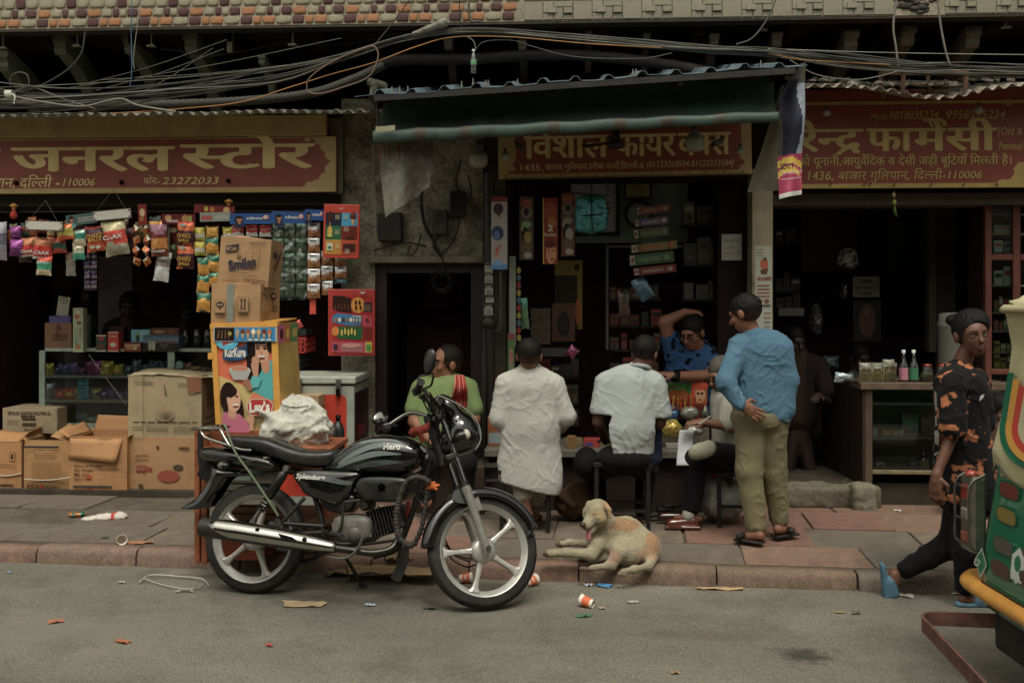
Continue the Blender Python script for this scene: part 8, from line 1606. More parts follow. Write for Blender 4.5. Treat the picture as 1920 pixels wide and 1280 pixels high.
def face(par,L,Q,s=1.,lip='#6a3028',iris='#1a0e0a',white='#857c72',brow='#120c0a',glasses=0):
 for x in(-1,1):
  p=L(.031*x,.083,.006);m=MB(C(white));m.ell(p,(.013*s,.007*s,.0065*s),Q,10,6);m.ell(p+Q@Vector((0,.005*s,0)),(.006*s,.004*s,.006*s),Q,8,5,col=iris);m.build('eye','gloss',par);m=MB(brow);m.tube(smooth([L(.014*x,.094,.029),L(.032*x,.095,.034),L(.052*x,.08,.027)],3),.0035*s,5);m.build('eyebrow','hair',par)
 m=MB(C(lip,1.3));m.ell(L(0,.095,-.052),(.021*s,.007*s,.0045*s),Q,10,5);m.ell(L(0,.094,-.06),(.018*s,.008*s,.006*s),Q,10,5);m.build('lips','skin',par)
 if glasses:
  m=MB('#0c0a0a')
  for x in(-1,1):m.ring(L(.032*x,.104,.004),Q@Vector((0,1,0)),.021*s,.0022*s,16,5);m.tube([L(.053*x,.1,.006),L(.08*x,.0,.004)],.0022*s,5)
  m.tube([L(-.012,.106,.008),L(.012,.106,.008)],.0022*s,5);m.build('glasses','plastic',par)
def hand(w,d,n,s=1.,curl=.5,sp=.25,col=None):
 """w wrist, d along the fingers, n out of the back of the hand"""
 w=Vector(w);d=Vector(d).normalized();n=Vector(n).normalized();x=d.cross(n).normalized();n=x.cross(d);o=[cap(w,w+d*.03*s,.024*s,.026*s),elp(w+d*.055*s,(.038*s,.045*s,.017*s),rot=Matrix((x,d,n)).transposed())]
 for i,(q,ln)in enumerate(((-.027,.062),(-.009,.072),(.009,.067),(.027,.052))):
  a=w+d*.088*s+x*q*s;dd=(d+x*q*sp*20*.5).normalized();b=a+(dd*.9-n*curl*.5).normalized()*ln*.5*s;c=b+(dd*(1-curl*.8)-n*curl).normalized()*ln*.5*s;o+=[cap(a-dd*.02*s,b,.0092*s,.0085*s,k=.004),cap(b,c,.0085*s,.007*s,k=.004)]
 a=w+d*.025*s-x*.03*s;b=a+(d*.6-x*.7-n*.3).normalized()*.035*s;o+=[cap(a,b,.013*s,.011*s,k=.006),cap(b,b+(d-n*.3).normalized()*.03*s,.01*s,.008*s,k=.004)];return o
def person(label,loc,skinp,parts,group=None,fc=None,vox=.0075,skc=SK):
 t=thing('person',label,'person',tuple(loc),group);b=blob('body','skin',skinp,t,vox=vox,k=.018,col=skc)
 for nm,mt,pr,kw in parts:
  if nm=='hair':
   cz=pr[0][1].z;hk=np.array(skc)*.35
   kw={**kw,'colf':lambda P,c:(lambda t_:c*t_+hk*(1-t_))(np.clip((P[:,2]-cz+.062)/.045+fbm(P,50,2)*.7,0,1)[:,None])}
  blob(nm,mt,pr,t,**{'vox':.009,'k':.03,**kw})
 if fc:face(t,*fc[0],**fc[1])
 return t
J=lambda x,y,Y:W(x,y,Y)
FY=((0,1,0),.62)
hn=lambda P:fbm(P*np.array([1,1,.5]),90,3)*.003
WH=C('#a09f98',1.36)
# --- man in the white kurta, back to us
Y=6.62;Sh,Hh,L,Q=head(J(992,668,Y-.04),(0,1,-.25),bald=1);skp=Sh+[cap(J(992,685,Y),J(992,702,Y),.055,.06),cap(J(992,720,Y),J(992,850,Y),.05,.06),cap(J(945,715,Y),J(936,790,Y-.02),.04),cap(J(936,790,Y),J(965,815,Y+.25),.035,.028),cap(J(1045,715,Y),J(1062,785,Y),.04),cap(J(1062,785,Y),J(1035,815,Y+.25),.035,.028)]+hand(J(965,815,Y+.25),(0,1,-.1),(0,0,1))+hand(J(1035,815,Y+.25),(0,1,-.1),(0,0,1))+[cap(J(985,870,Y),J(985,905,Y+.02),.06,.05),cap(J(985,905,Y+.0),J(988,955,Y-.03),.042,.032),elp(J(988,966,Y-.07),(.04,.1,.028)),cap(J(1000,905,Y+.1),J(1003,958,Y+.12),.042,.032),elp(J(1002,967,Y+.12),(.038,.1,.028))]
person('man in a long white kurta seated on a stool with his back to us',J(990,975,Y),skp,[('hair','hair',Hh,dict(vox=.006,k=.01,col='#14100e',disp=hn)),
 ('kurta','fabric',[cap(J(960,722,Y),J(1026,722,Y),.085,flat=FY),cap(J(993,735,Y),J(995,800,Y),.185,.19,flat=FY),cap(J(995,800,Y),J(993,868,Y+.02),.19,.205,flat=FY),cap(J(948,722,Y),J(937,785,Y-.02),.068,.062),cap(J(937,785,Y-.02),J(955,800,Y+.2),.06,.052),cap(J(1040,722,Y),J(1062,780,Y),.068,.062),cap(J(1062,780,Y),J(1042,803,Y+.2),.06,.055),cap(J(994,868,Y),J(996,900,Y-.01),.2,.21,flat=((0,1,0),.55)),bxx(J(998,952,Y),(.4,.35,.13),sub=True,k=.008,rot=Matrix.Rotation(R(13),3,'Y')),cap(J(992,692,Y),J(992,704,Y),.062,.085)],dict(vox=.008,col=WH,disp=lambda P:wrk(.007,(12,6,2.4),3)(P)+wrk(.005,(5,5,10),8)(P))),
 ('trousers','fabric',[cap(J(980,880,Y+.05),J(982,925,Y),.08,.065),cap(J(1005,880,Y+.1),J(1006,930,Y+.1),.08,.065)],dict(col=C('#9a978c',1.3),disp=wrk(.01,(12,9,6),4))),('sandal','rubber',[bxx(J(988,975,Y-.06),(.045,.12,.01),.008)],dict(vox=.006,k=.004,col='#1a1210')),('sandal','rubber',[bxx(J(1003,973,Y+.13),(.045,.12,.01),.008)],dict(vox=.006,k=.004,col='#1a1210'))])
# --- man in the pale polo shirt, back to us
Y=6.66;Sh,Hh,L,Q=head(J(1209,664,Y+.02),(.35,1,-.45),(.1,.25,1));SKd=C('#54362a',1.4)
skp=Sh+[cap(J(1203,680,Y),J(1190,703,Y),.055,.06),cap(J(1180,720,Y),J(1172,850,Y),.05,.06),cap(J(1128,725,Y),J(1122,790,Y),.045,.04),cap(J(1122,790,Y),J(1135,825,Y+.25),.038,.03),cap(J(1232,728,Y),J(1238,790,Y),.045,.04),cap(J(1238,790,Y),J(1222,825,Y+.22),.038,.03)]+hand(J(1135,825,Y+.25),(.2,1,-.1),(0,0,1))+hand(J(1222,825,Y+.22),(-.2,1,0),(0,0,1))+[cap(J(1160,860,Y),J(1120,880,Y+.35),.07,.06),cap(J(1120,880,Y+.35),J(1125,965,Y+.3),.05,.035),elp(J(1125,972,Y+.33),(.04,.11,.03)),cap(J(1190,860,Y),J(1210,880,Y+.35),.07,.06),cap(J(1210,880,Y+.35),J(1205,965,Y+.3),.05,.035),elp(J(1205,972,Y+.33),(.04,.11,.03))]
person('man in a pale grey polo shirt hunched on a black stool, back to us',J(1170,975,Y),skp,[('hair','hair',Hh,dict(vox=.006,k=.01,col='#100c0b',disp=hn)),
 ('polo_shirt','fabric',[cap(J(1150,722,Y),J(1215,722,Y),.1,flat=FY),cap(J(1182,735,Y),J(1178,800,Y-.04),.19,.185,flat=FY),cap(J(1178,800,Y-.04),J(1172,832,Y-.02),.175,.165,flat=FY),cap(J(1172,832,Y-.02),J(1171,845,Y-.02),.185,.19,flat=((0,1,0),.6)),cap(J(1136,720,Y),J(1126,768,Y-.02),.075,.072),cap(J(1228,722,Y),J(1239,775,Y-.01),.075,.07),cap(J(1196,693,Y+.01),J(1193,700,Y),.062,.08,k=.01),bxx(J(1172,905,Y),(.4,.4,.2),sub=True,k=.008),bxx(J(1121,812,Y),(.1,.12,.13),sub=True,k=.008),bxx(J(1243,818,Y),(.06,.12,.13),sub=True,k=.008)],dict(vox=.008,col=C('#8f9594',1.42),disp=lambda P:wrk(.007,(9,5,3),13)(P)+wrk(.005,(3.5,5,12),5)(P))),
 ('trousers','fabric',[elp(J(1172,858,Y-.01),(.19,.15,.1)),cap(J(1160,865,Y),J(1115,880,Y+.35),.095,.08),cap(J(1115,880,Y+.35),J(1122,955,Y+.3),.075,.06),cap(J(1185,865,Y),J(1212,880,Y+.35),.09,.08),cap(J(1212,880,Y+.35),J(1206,955,Y+.3),.075,.06),elp(J(1100,868,Y+.1),(.09,.12,.11))],dict(col=C('#161214',1.1)))],vox=.008,skc=SKd)
# --- shopkeeper in the blue printed shirt
Y=7.72;hc=J(1298,624,Y);Sh,Hh,L,Q=head(hc,(-.55,-.8,-.42),s=1.08,sk=C('#7a4f38',1.5));e1=J(1247,604,Y+.02);h1=J(1283,586,Y+.0)
SK4=C('#7a4f38',1.5)
skp=Sh+[cap(J(1305,645,Y+.04),J(1300,665,Y+.08),.06,.07),cap(J(1295,680,Y+.1),J(1290,760,Y+.1),.1),cap(J(1262,662,Y+.06),e1,.058,.052),cap(e1,h1,.05,.033)]+hand(h1,(1,.0,.1),(0,-.3,1),curl=.7)+[cap(J(1328,670,Y+.06),J(1338,704,Y-.05),.055,.05),cap(J(1338,704,Y-.05),J(1262,705,Y-.22),.05,.032)]+hand(J(1262,705,Y-.22),(-1,-.15,.25),(0,-.3,1),curl=.6)
pr=lambda P,c:np.where((vnoise(P*np.array([1,1,1.3]),26,3)>.34)[:,None],np.array(C('#0c1420')),c)
person('shopkeeper in glasses and a blue printed shirt, one hand on his head',J(1295,850,Y),skp,[('hair','hair',Hh,dict(vox=.007,k=.01,col='#0f0c0b',disp=hn)),
 ('shirt','fabric',[cap(J(1275,668,Y+.1),J(1322,668,Y+.1),.1,flat=FY),cap(J(1297,680,Y+.1),J(1295,760,Y+.1),.2,.22,flat=FY),cap(J(1266,662,Y+.07),J(1256,635,Y+.05),.085,.075),cap(J(1325,668,Y+.08),J(1338,695,Y),.08,.075)],dict(col=C('#24456c',1.5),disp=wrk(.012,(8,8,7),4),colf=pr)),('watch','metal',[cap(J(1268,702,Y-.21),J(1266,709,Y-.23),.034)],dict(vox=.006,k=.004,col='#1a1a1c'))],fc=((L,Q),dict(s=1.08,glasses=1)),skc=SK4)
# --- old man writing
Y=6.9;hc=J(1352,702,Y);Sh,Hh,L,Q=head(hc,(-.8,-.62,-.45),(-.2,-.1,1),sk=C('#6a4632',1.5));wr_=J(1322,792,Y-.16)
skp=Sh+[cap(J(1362,722,Y+.02),J(1372,740,Y+.05),.05,.065),cap(J(1378,760,Y+.05),J(1380,840,Y+.05),.1),cap(J(1375,752,Y-.08),J(1372,800,Y-.16),.045,.04),cap(J(1372,800,Y-.16),wr_,.036,.027)]+hand(wr_,(-1,-.1,.05),(0,-.2,1),curl=.8)+[cap(J(1300,880,Y-.12),J(1297,962,Y-.14),.045,.035),elp(J(1290,972,Y-.14),(.1,.04,.03)),elp(J(1318,846,Y-.3),(.05,.04,.04))]
person('old grey haired man bent over, writing on a white sheet behind the standing man',J(1370,985,Y),skp,[('hair','hair',Hh,dict(vox=.007,k=.01,col=C('#4c4844',1.2))),
 ('shirt','fabric',[cap(J(1372,752,Y+.02),J(1385,840,Y+.04),.15,.18,flat=FY),cap(J(1372,752,Y-.06),J(1366,792,Y-.14),.075,.07)],dict(col=C('#a09d90',1.35),disp=wrk(.01,(9,8,8),6))),('trousers','fabric',[elp(J(1385,862,Y),(.17,.15,.1)),cap(J(1375,865,Y-.05),J(1305,862,Y-.14),.095,.085),cap(J(1305,865,Y-.14),J(1297,948,Y-.14),.085,.065),cap(J(1380,858,Y-.1),J(1335,846,Y-.27),.09,.065)],dict(col=C('#17141a',1.1))),
 ('sock','fabric',[cap(J(1290,966,Y-.16),J(1297,952,Y-.14),.042,.042)],dict(vox=.007,col=C('#8f8d82',1.3))),('sock','fabric',[cap(J(1303,850,Y-.31),J(1330,838,Y-.31),.04,.045,flat=((0,1,0),.8)),elp(J(1316,845,Y-.32),(.075,.04,.045))],dict(vox=.007,col=C('#8a8674',1.35),disp=wrk(.004))),('shoe','gloss',[cap(J(1258,981,Y-.18),J(1300,977,Y-.15),.032,.04),bxx(J(1280,987,Y-.17),(.12,.04,.012),.01)],dict(vox=.006,k=.012,col=C('#5a2a1a',1.2))),('shoe','gloss',[cap(J(1240,968,Y+.0),J(1275,968,Y+.0),.03,.035)],dict(vox=.007,k=.012,col=C('#3a1c14',1.2)))],fc=((L,Q),dict(glasses=1,brow='#55504a')),skc=C('#6a4632',1.5))
# --- standing man in the blue shirt
Y=6.42;hc=J(1397,588,Y);Sh,Hh,L,Q=head(hc,(-.75,.55,-.38),(-.15,.1,1),s=1.0);el=J(1361,715,Y-.12);wl=J(1387,757,Y-.16);er=J(1479,712,Y-.02);wrr=J(1478,768,Y-.03)
skp=Sh+[cap(J(1405,610,Y),J(1414,632,Y),.052,.056),cap(J(1425,655,Y),J(1425,770,Y),.05),cap(J(1382,655,Y),el,.045),cap(el,wl,.036,.026),cap(J(1468,652,Y),er,.045),cap(er,wrr,.036,.026)]+hand(wl,(.85,-.1,-.5),(0,-1,.1),s=1.08,curl=.25,sp=.5)+hand(wrr,(0,.2,-1),(.6,-.5,0),curl=.5)+[cap(J(1410,800,Y),J(1412,996,Y-.05),.06,.035),cap(J(1452,800,Y+.1),J(1461,988,Y+.08),.06,.035),cap(J(1425,1004,Y-.12),J(1392,1006,Y-.02),.03,.028),cap(J(1458,992,Y+.02),J(1484,993,Y+.12),.03,.028)]
m_=MATS['fabric'].copy();m_.name='check_cloth';n_=m_.node_tree.nodes;l_=m_.node_tree.links;tc_=n_.new('ShaderNodeTexCoord');ck=n_.new('ShaderNodeTexChecker');mp_=n_.new('ShaderNodeMapping');mp_.inputs['Scale'].default_value=(1,.001,1);l_.new(tc_.outputs['Object'],mp_.inputs[0]);l_.new(mp_.outputs[0],ck.inputs[0]);ck.inputs['Scale'].default_value=150;ck.inputs[1].default_value=(*C('#857c58',1.35),1);ck.inputs[2].default_value=(*C('#45412e',1.15),1);l_.new(ck.outputs[0],n_['Principled BSDF'].inputs['Base Color']);MATS['check_cloth']=m_
person('standing man in a blue shirt and checked trousers, back to us, hand on hip',J(1425,1003,Y),skp,[('hair','hair',Hh,dict(vox=.006,k=.01,col='#12100f',disp=lambda P:fbm(P,24,3)*.006+fbm(P,90,4)*.003+.003)),
 ('shirt','fabric',[cap(J(1396,652,Y),J(1458,652,Y),.088,flat=FY),cap(J(1427,665,Y),J(1426,720,Y),.165,.155,flat=FY),cap(J(1426,720,Y),J(1428,765,Y-.01),.155,.165,flat=FY),cap(J(1440,770,Y-.02),J(1447,780,Y-.03),.105,.085,flat=((0,1,0),.6)),cap(J(1428,765,Y),J(1430,790,Y),.168,.17,flat=FY),bxx(J(1425,826,Y),(.35,.3,.16),sub=True,k=.006,rot=Matrix.Rotation(R(14),3,'Y')),cap(J(1385,652,Y),el,.07,.064),cap(el,wl,.06,.042),cap(J(1466,655,Y),er,.07,.06),cap(er,wrr,.056,.045),cap(J(1411,626,Y),J(1415,634,Y),.062,.08,k=.01)],dict(vox=.0075,col=C('#44687f',1.25),disp=lambda P:wrk(.01,(10,6,3),23)(P)+wrk(.008,(4,5,11),7)(P))),
 ('trousers','check_cloth',[elp(J(1422,782,Y),(.175,.13,.11)),cap(J(1408,800,Y),J(1404,880,Y-.02),.1,.082),cap(J(1404,880,Y-.02),J(1418,983,Y-.05),.082,.066),cap(J(1447,800,Y+.03),J(1450,885,Y+.06),.1,.08),cap(J(1450,885,Y+.06),J(1461,972,Y+.08),.08,.06)],dict(col=C('#8d8456',1.35),disp=lambda P:wrk(.009,(9,7,6),33)(P))),
 ('sandal','rubber',[bxx(J(1405,1013,Y-.08),(.095,.038,.008),.006,rot=Matrix.Rotation(R(-30),3,'Z')),cap(J(1386,1005,Y-.09),J(1402,1001,Y-.0),.022,.022)],dict(vox=.006,k=.01,col='#171210')),('sandal','rubber',[bxx(J(1472,1002,Y+.06),(.095,.038,.008),.006,rot=Matrix.Rotation(R(30),3,'Z')),cap(J(1470,992,Y+.1),J(1484,994,Y+.02),.022,.022)],dict(vox=.006,k=.01,col='#171210'))],vox=.0065)
m=MB(C('#c0b8a0'));
for x,y in((1389,737),(1391,744)):m.ell(J(x,y,Y-.21),(.005,.003,.005),n=8,m=5)
m.build('shirt_button','plastic',bpy.data.objects.get('person.004')or None)
# --- seated man in the green t-shirt
Y=7.3;hc=J(836,682,Y);Sh,Hh,L,Q=head(hc,(-.85,-.6,.02),(.06,0,1),s=1.16,sk=C('#7d5038',1.5));SK2=C('#7d5038',1.5)
skp=Sh+[cap(J(838,702,Y),J(838,718,Y),.062,.075),cap(J(835,730,Y),J(832,830,Y),.12),cap(J(785,735,Y),J(778,790,Y-.06),.055,.05),cap(J(778,790,Y-.06),J(805,822,Y-.2),.045,.032),cap(J(880,735,Y),J(888,785,Y-.05),.055,.05),cap(J(888,785,Y-.05),J(858,812,Y-.22),.045,.032)]+hand(J(805,822,Y-.2),(.6,-.5,-.3),(0,-.3,1))+hand(J(858,812,Y-.22),(-.6,-.5,-.3),(0,-.3,1))+[cap(J(800,870,Y-.3),J(800,935,Y-.3),.05,.04),elp(J(800,942,Y-.36),(.04,.1,.03)),cap(J(870,870,Y-.3),J(870,935,Y-.3),.05,.04),elp(J(870,942,Y-.36),(.04,.1,.03))]
person('man in a light green t-shirt and glasses sitting in the dark doorway, looking aside',J(835,945,Y),skp,[('hair','hair',Hh+[elp(L(0,.09,.05),(.085,.08,.075),sub=True,rot=Q)],dict(vox=.007,k=.01,col='#1a1412')),
 ('shirt','fabric',[cap(J(805,732,Y),J(865,732,Y),.1,flat=FY),cap(J(836,745,Y),J(833,815,Y-.03),.19,.215,flat=((0,1,0),.75)),cap(J(793,730,Y),J(780,765,Y-.03),.085,.08),cap(J(875,730,Y),J(886,765,Y-.03),.085,.08),elp(J(830,800,Y-.08),(.17,.14,.14))],dict(col=C('#70844e',1.25),disp=wrk(.01,(8,8,6),14))),
 ('trousers','fabric',[elp(J(835,850,Y-.02),(.2,.17,.1)),cap(J(810,858,Y),J(798,868,Y-.35),.1,.08),cap(J(798,868,Y-.35),J(800,930,Y-.3),.08,.065),cap(J(860,858,Y),J(872,868,Y-.35),.1,.08),cap(J(872,868,Y-.35),J(870,930,Y-.3),.08,.065)],dict(col=C('#1a181a',1.1)))],fc=((L,Q),dict(s=1.16,glasses=1)),skc=SK2)
a_,b_=J(845,868,Y-.1),J(845,940,Y-.1);m=MB(C('#3a2c20',1.2));m.box(a_.x-.25,Y-.15,SW,a_.x+.25,Y+.2,a_.z-.01);m.build('low_bench','wood',label='low wooden bench in the doorway under the man in green',cat='bench',bevel=.01)
m=MB(C('#8a2420',1.5))
def sc_(u,v):q=J(862+14*v*(1-v)-4*v,703+60*v,Y-.13-.06*math.sin(PI*min(1,v*1.3)));w_=.035+.035*v;return(q.x+(u-.5)*2*w_,q.y-.012*math.cos(u*12)-.01,q.z)
m.sheet(sc_,14,14,cf=lambda u,v:C('#b8705c',1.4)if math.sin(u*30+v*2)>.75 else None);o=m.build('checked_scarf','fabric',label='red striped cotton scarf over the shoulder of the man in green',cat='scarf');o.modifiers.new('t','SOLIDIFY').thickness=.006
# --- walking girl
def CJ(x,y,d):r_=ray(x,y);f_=Vector((-math.sin(YAW),math.cos(YAW),0));return Vector((0,0,CH))+r_*(d/(r_.dot(f_)))
D_=5.4;hc=CJ(1821,628,D_);SKg=C('#5a3829',1.5);Sh,Hh,L,Q=head(hc,(.12,-1,-.08),(-.1,0,1),s=1.04,sk=SKg,fem=1)
h1=CJ(1756,890,D_-.2);e1=CJ(1785,815,D_-.16)
skp=Sh+[cap(CJ(1812,660,D_+.02),CJ(1797,698,D_+.05),.045,.055),cap(CJ(1795,720,D_),CJ(1810,900,D_),.09),cap(CJ(1784,722,D_-.14),e1,.042,.036),cap(e1,h1,.034,.024)]+hand(h1,(-.1,-.1,-1),(-.7,-.6,0),s=1.02,curl=.55)+[cap(CJ(1830,725,D_+.1),CJ(1838,815,D_+.14),.04,.034),cap(CJ(1838,815,D_+.14),CJ(1868,862,D_+.1),.03,.022)]+hand(CJ(1868,862,D_+.1),(.8,-.1,-.5),(0,-1,.2),curl=.5)+[cap(CJ(1795,1010,D_+.05),CJ(1700,1068,D_+.12),.045,.03),elp(CJ(1676,1085,D_+.12),(.035,.035,.05)),cap(CJ(1678,1075,D_+.12),CJ(1664,1118,D_+.12),.026,.022),cap(CJ(1812,960,D_-.05),CJ(1812,1105,D_-.05),.05,.034),cap(CJ(1806,1122,D_-.05),CJ(1846,1126,D_-.05),.028,.022)]
def bl(P,c):
 n_=fbm(P*np.array([1,1,1.4]),19,6,3);w2=vnoise(P,70,9)*.16;k_=np.clip((n_+w2-.3)*7,0,1)[:,None];return c*(1-k_)+np.array(C('#8f5430',1.6))*k_
hx_=Hh+[elp(L(-.02,-.02,.06),(.088,.1,.08),rot=Q),elp(L(.045,-.085,.075),(.042,.04,.034),rot=Q),elp(L(0,.09,-.03),(.088,.08,.11),sub=True,rot=Q)]
t7=person('young woman in a bleach-spotted black t-shirt striding past in blue slippers',CJ(1812,1135,D_),skp,[('hair','hair',hx_,dict(vox=.006,k=.012,col='#0e0d10',disp=lambda P:fbm(P*np.array([1,1,.4]),70,3)*.004)),
 ('t_shirt','fabric',[cap(CJ(1783,716,D_-.08),CJ(1826,716,D_+.1),.085,.08),cap(CJ(1803,730,D_),CJ(1806,815,D_),.135,.125),cap(CJ(1806,815,D_),CJ(1811,905,D_),.13,.155),cap(CJ(1811,905,D_),CJ(1812,925,D_),.155,.15),cap(CJ(1787,735,D_),CJ(1784,880,D_),.085,.09),cap(CJ(1783,720,D_-.13),CJ(1784,800,D_-.17),.07,.07),cap(CJ(1832,725,D_+.12),CJ(1842,790,D_+.15),.07,.068),elp(CJ(1796,690,D_+.02),(.07,.06,.045))],dict(vox=.0075,k=.028,col=C('#18171a',1.2),disp=lambda P:wrk(.011,(9,9,6),17)(P),colf=bl)),
 ('trousers','fabric',[elp(CJ(1812,930,D_),(.14,.15,.1)),cap(CJ(1806,935,D_+.03),CJ(1790,1018,D_+.06),.095,.075),cap(CJ(1790,1018,D_+.06),CJ(1700,1066,D_+.12),.072,.048),cap(CJ(1815,935,D_-.04),CJ(1814,1030,D_-.06),.095,.075),cap(CJ(1814,1030,D_-.06),CJ(1812,1098,D_-.05),.07,.055)],dict(col=C('#141316',1.1),disp=wrk(.01,(9,9,7),9))),
 ('slipper','rubber',[cap(CJ(1655,1062,D_+.12),CJ(1663,1128,D_+.12),.03,.034,flat=((1,0,.3),.5)),cap(CJ(1668,1090,D_+.12),CJ(1672,1112,D_+.12),.04,.038)],dict(vox=.006,k=.008,col=C('#3a5f74',1.5))),('slipper','rubber',[cap(CJ(1800,1132,D_-.05),CJ(1850,1134,D_-.05),.03,.03,flat=((0,0,1),.6)),cap(CJ(1832,1125,D_-.05),CJ(1845,1127,D_-.05),.036)],dict(vox=.006,k=.008,col=C('#3a5f74',1.5)))],fc=((L,Q),dict(s=.84,iris='#0e0806',lip='#5a2c26',white='#8a827a')),skc=SKg,vox=.006)
bt_=[o for o in bpy.data.objects if o.parent==t7 and o.name.startswith('t_shirt')][0];bvt=BVHTree.FromPolygons([v.co+bt_.location+bt_.parent.matrix_parent_inverse.translation*0 for v in bt_.data.vertices],[list(p.vertices)for p in bt_.data.polygons])
m=MB(C('#b0b0ac',1.2))
for i,(x0,y0,x1,y1)in enumerate(((1748,722,1756,772),(1745,776,1757,800),(1750,804,1758,840),(1744,846,1756,868),(1745,872,1754,900),(1747,742,1762,748),(1748,786,1762,792),(1746,852,1762,858),(1836,738,1842,752))):
 q=[]
 for x,y in((x0,y1),(x1+2,y1-6),(x1+4,y0),(x0+2,y0+4)):
  o_=Vector((0,0,CH));h_=None
  for dx in range(0,24,3):
   h_=bvt.ray_cast(o_,(CJ(x+dx,y,1)-o_).normalized())[0]
   if h_:break
  q.append((h_ or CJ(x,y,D_))-ray(x,y)*.004)
 m.add(q,[(0,1,2,3)])
m.build('back_print','print',t7)
# --- dim figures inside the shops
def dimfig(lab,px,py,Y,s,shirt,lean=0,sk='#2e1e18'):
 c=J(px,py,Y);Sh,Hh,L,Q=head(c,(.3,-1,-.3),s=s,sk=C(sk,1.3));n=c+Vector((lean,.03,-.12));b=n+Vector((lean,.05,-.5));z_=Vector((.19,0,-.08))
 person(lab,(c.x,c.y,.14),Sh+[cap(c,n,.05,.06),cap(n,b,.1,.12),cap(n+z_,n+z_+Vector((.03,-.1,-.28)),.045),cap(n+z_+Vector((.03,-.1,-.28)),n+Vector((.1,-.3,-.3)),.035)]+hand(n+Vector((.1,-.3,-.3)),(-.5,-1,0),(0,0,1))+[cap(b,b+Vector((.1,-.05,-.5)),.08,.05),cap(b,b+Vector((-.1,-.05,-.5)),.08,.05)],[('hair','hair',Hh,dict(vox=.01,k=.01,col='#0c0a0a')),('shirt','fabric',[cap(n+Vector((-.13,.02,-.06)),n+Vector((.13,.02,-.06)),.08),cap(n+Vector((0,.02,-.12)),b,.17,.17,flat=FY),cap(n+z_,n+z_+Vector((.03,-.08,-.2)),.07,.065),cap(n-z_+Vector((0,0,-.16)),n-z_+Vector((-.02,-.08,-.34)),.07,.065)],dict(vox=.012,col=C(shirt,1.2)))],vox=.01,skc=C(sk,1.3))
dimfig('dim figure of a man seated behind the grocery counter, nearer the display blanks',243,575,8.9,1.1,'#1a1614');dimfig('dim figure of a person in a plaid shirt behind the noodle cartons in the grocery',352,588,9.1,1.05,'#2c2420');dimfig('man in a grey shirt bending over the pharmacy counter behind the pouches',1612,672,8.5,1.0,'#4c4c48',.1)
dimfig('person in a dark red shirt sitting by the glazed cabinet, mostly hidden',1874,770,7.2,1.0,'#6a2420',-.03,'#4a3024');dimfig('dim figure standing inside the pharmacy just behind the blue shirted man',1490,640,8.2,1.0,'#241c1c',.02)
# --- stools, sheet, bags
def stool(x0,x1,yt,yb,Y,dep,lab,col='#141212'):
 t=thing('stool',lab,'stool',tuple(W((x0+x1)/2,yb,Y)));a,b=W(x0,yt,Y).x,W(x1,yt,Y).x;zt=W(x0,yt,Y).z;m=MB(col);m.box(a,Y-.02,zt-.03,b,Y+dep,zt);m.build('seat','ironpaint',t,bevel=.004)
 for x in(a+.01,b-.035):
  for y in(Y-.01,Y+dep-.03):m=MB(col);m.box(x,y,SW,x+.026,y+.026,zt-.03);m.build('leg','ironpaint',t)
 m=MB(col);zz=SW+.14;m.box(a+.03,Y+.0,zz,b-.03,Y+.018,zz+.02);m.box(a+.03,Y+dep-.025,zz,b-.03,Y+dep-.01,zz+.02);m.box(a+.012,Y+.02,zz+.001,a+.03,Y+dep-.03,zz+.021);m.box(b-.03,Y+.02,zz+.001,b-.012,Y+dep-.03,zz+.021);m.build('crossbar','ironpaint',t)
stool(934,1034,880,993,6.58,.3,'black metal stool under the man in the white kurta');stool(1112,1222,866,992,6.6,.32,'black metal stool under the man in the pale polo');stool(1342,1432,884,990,6.78,.32,'black stool with a red cushion under the writing man')
blob('red_cushion','fabric',[bxx(W(1352,875,6.9),(.1,.12,.05),.04)],label='red cloth cushion on the stool of the writing man',cat='cushion',col=C('#7a2018',1.3),disp=wrk(.01));blob('pink_cloth','fabric',[elp(W(1362,856,6.74),(.045,.04,.03))],label='pink cloth bundle on the red cushion',cat='cloth',vox=.006,col=C('#9a5a5c',1.4),disp=wrk(.02,(20,20,20)))
m=MB(C('#a8aab0',1.3));q0=W(1268,818,6.62);m.sheet(lambda u,v:(lambda q:(q.x,q.y,q.z))(W(1268+28*u+(6*(1-v)),806+16*min(1,v*3)+max(0,v-.33)*75,6.8-.1*v+.02*math.sin(v*3+u))),8,14);o=m.build('white_sheet','paper',label='long white sheet of paper hanging from the counter where the old man writes',cat='paper');o.modifiers.new('t','SOLIDIFY').thickness=.001
m=MB(C('#a8a8a0',1.2));m.tube([W(1312,795,6.68),W(1332,780,6.66)],.006,6);m.build('pen','plastic',label='pale pen in the hand of the writing old man',cat='pen')
blob('plastic_sack','plastic',[elp(W(1352,938,6.95),(.14,.13,.13)),elp(W(1338,915,6.93),(.08,.08,.09)),elp(W(1375,930,6.98),(.1,.1,.11))],label='white plastic sack on the pavement under the writing man',cat='sack',vox=.008,k=.03,col=C('#8a8c84',1.2),disp=lambda P:np.abs(fbm(P*np.array([1.4,1,.8]),14,3))*.03+fbm(P,40,2)*.004)
blob('cloth_bag','fabric',[elp(W(1078,940,6.98),(.15,.12,.11)),elp(W(1085,920,6.95),(.08,.08,.07)),cap(W(1045,922,6.9),W(1075,945,6.86),.022,.028)],label='brown crumpled cloth bag under the shop counter by the kurta man',cat='bag',vox=.008,k=.02,col=C('#4a3624',1.3),disp=lambda P:np.abs(fbm(P,12,5))*.03)
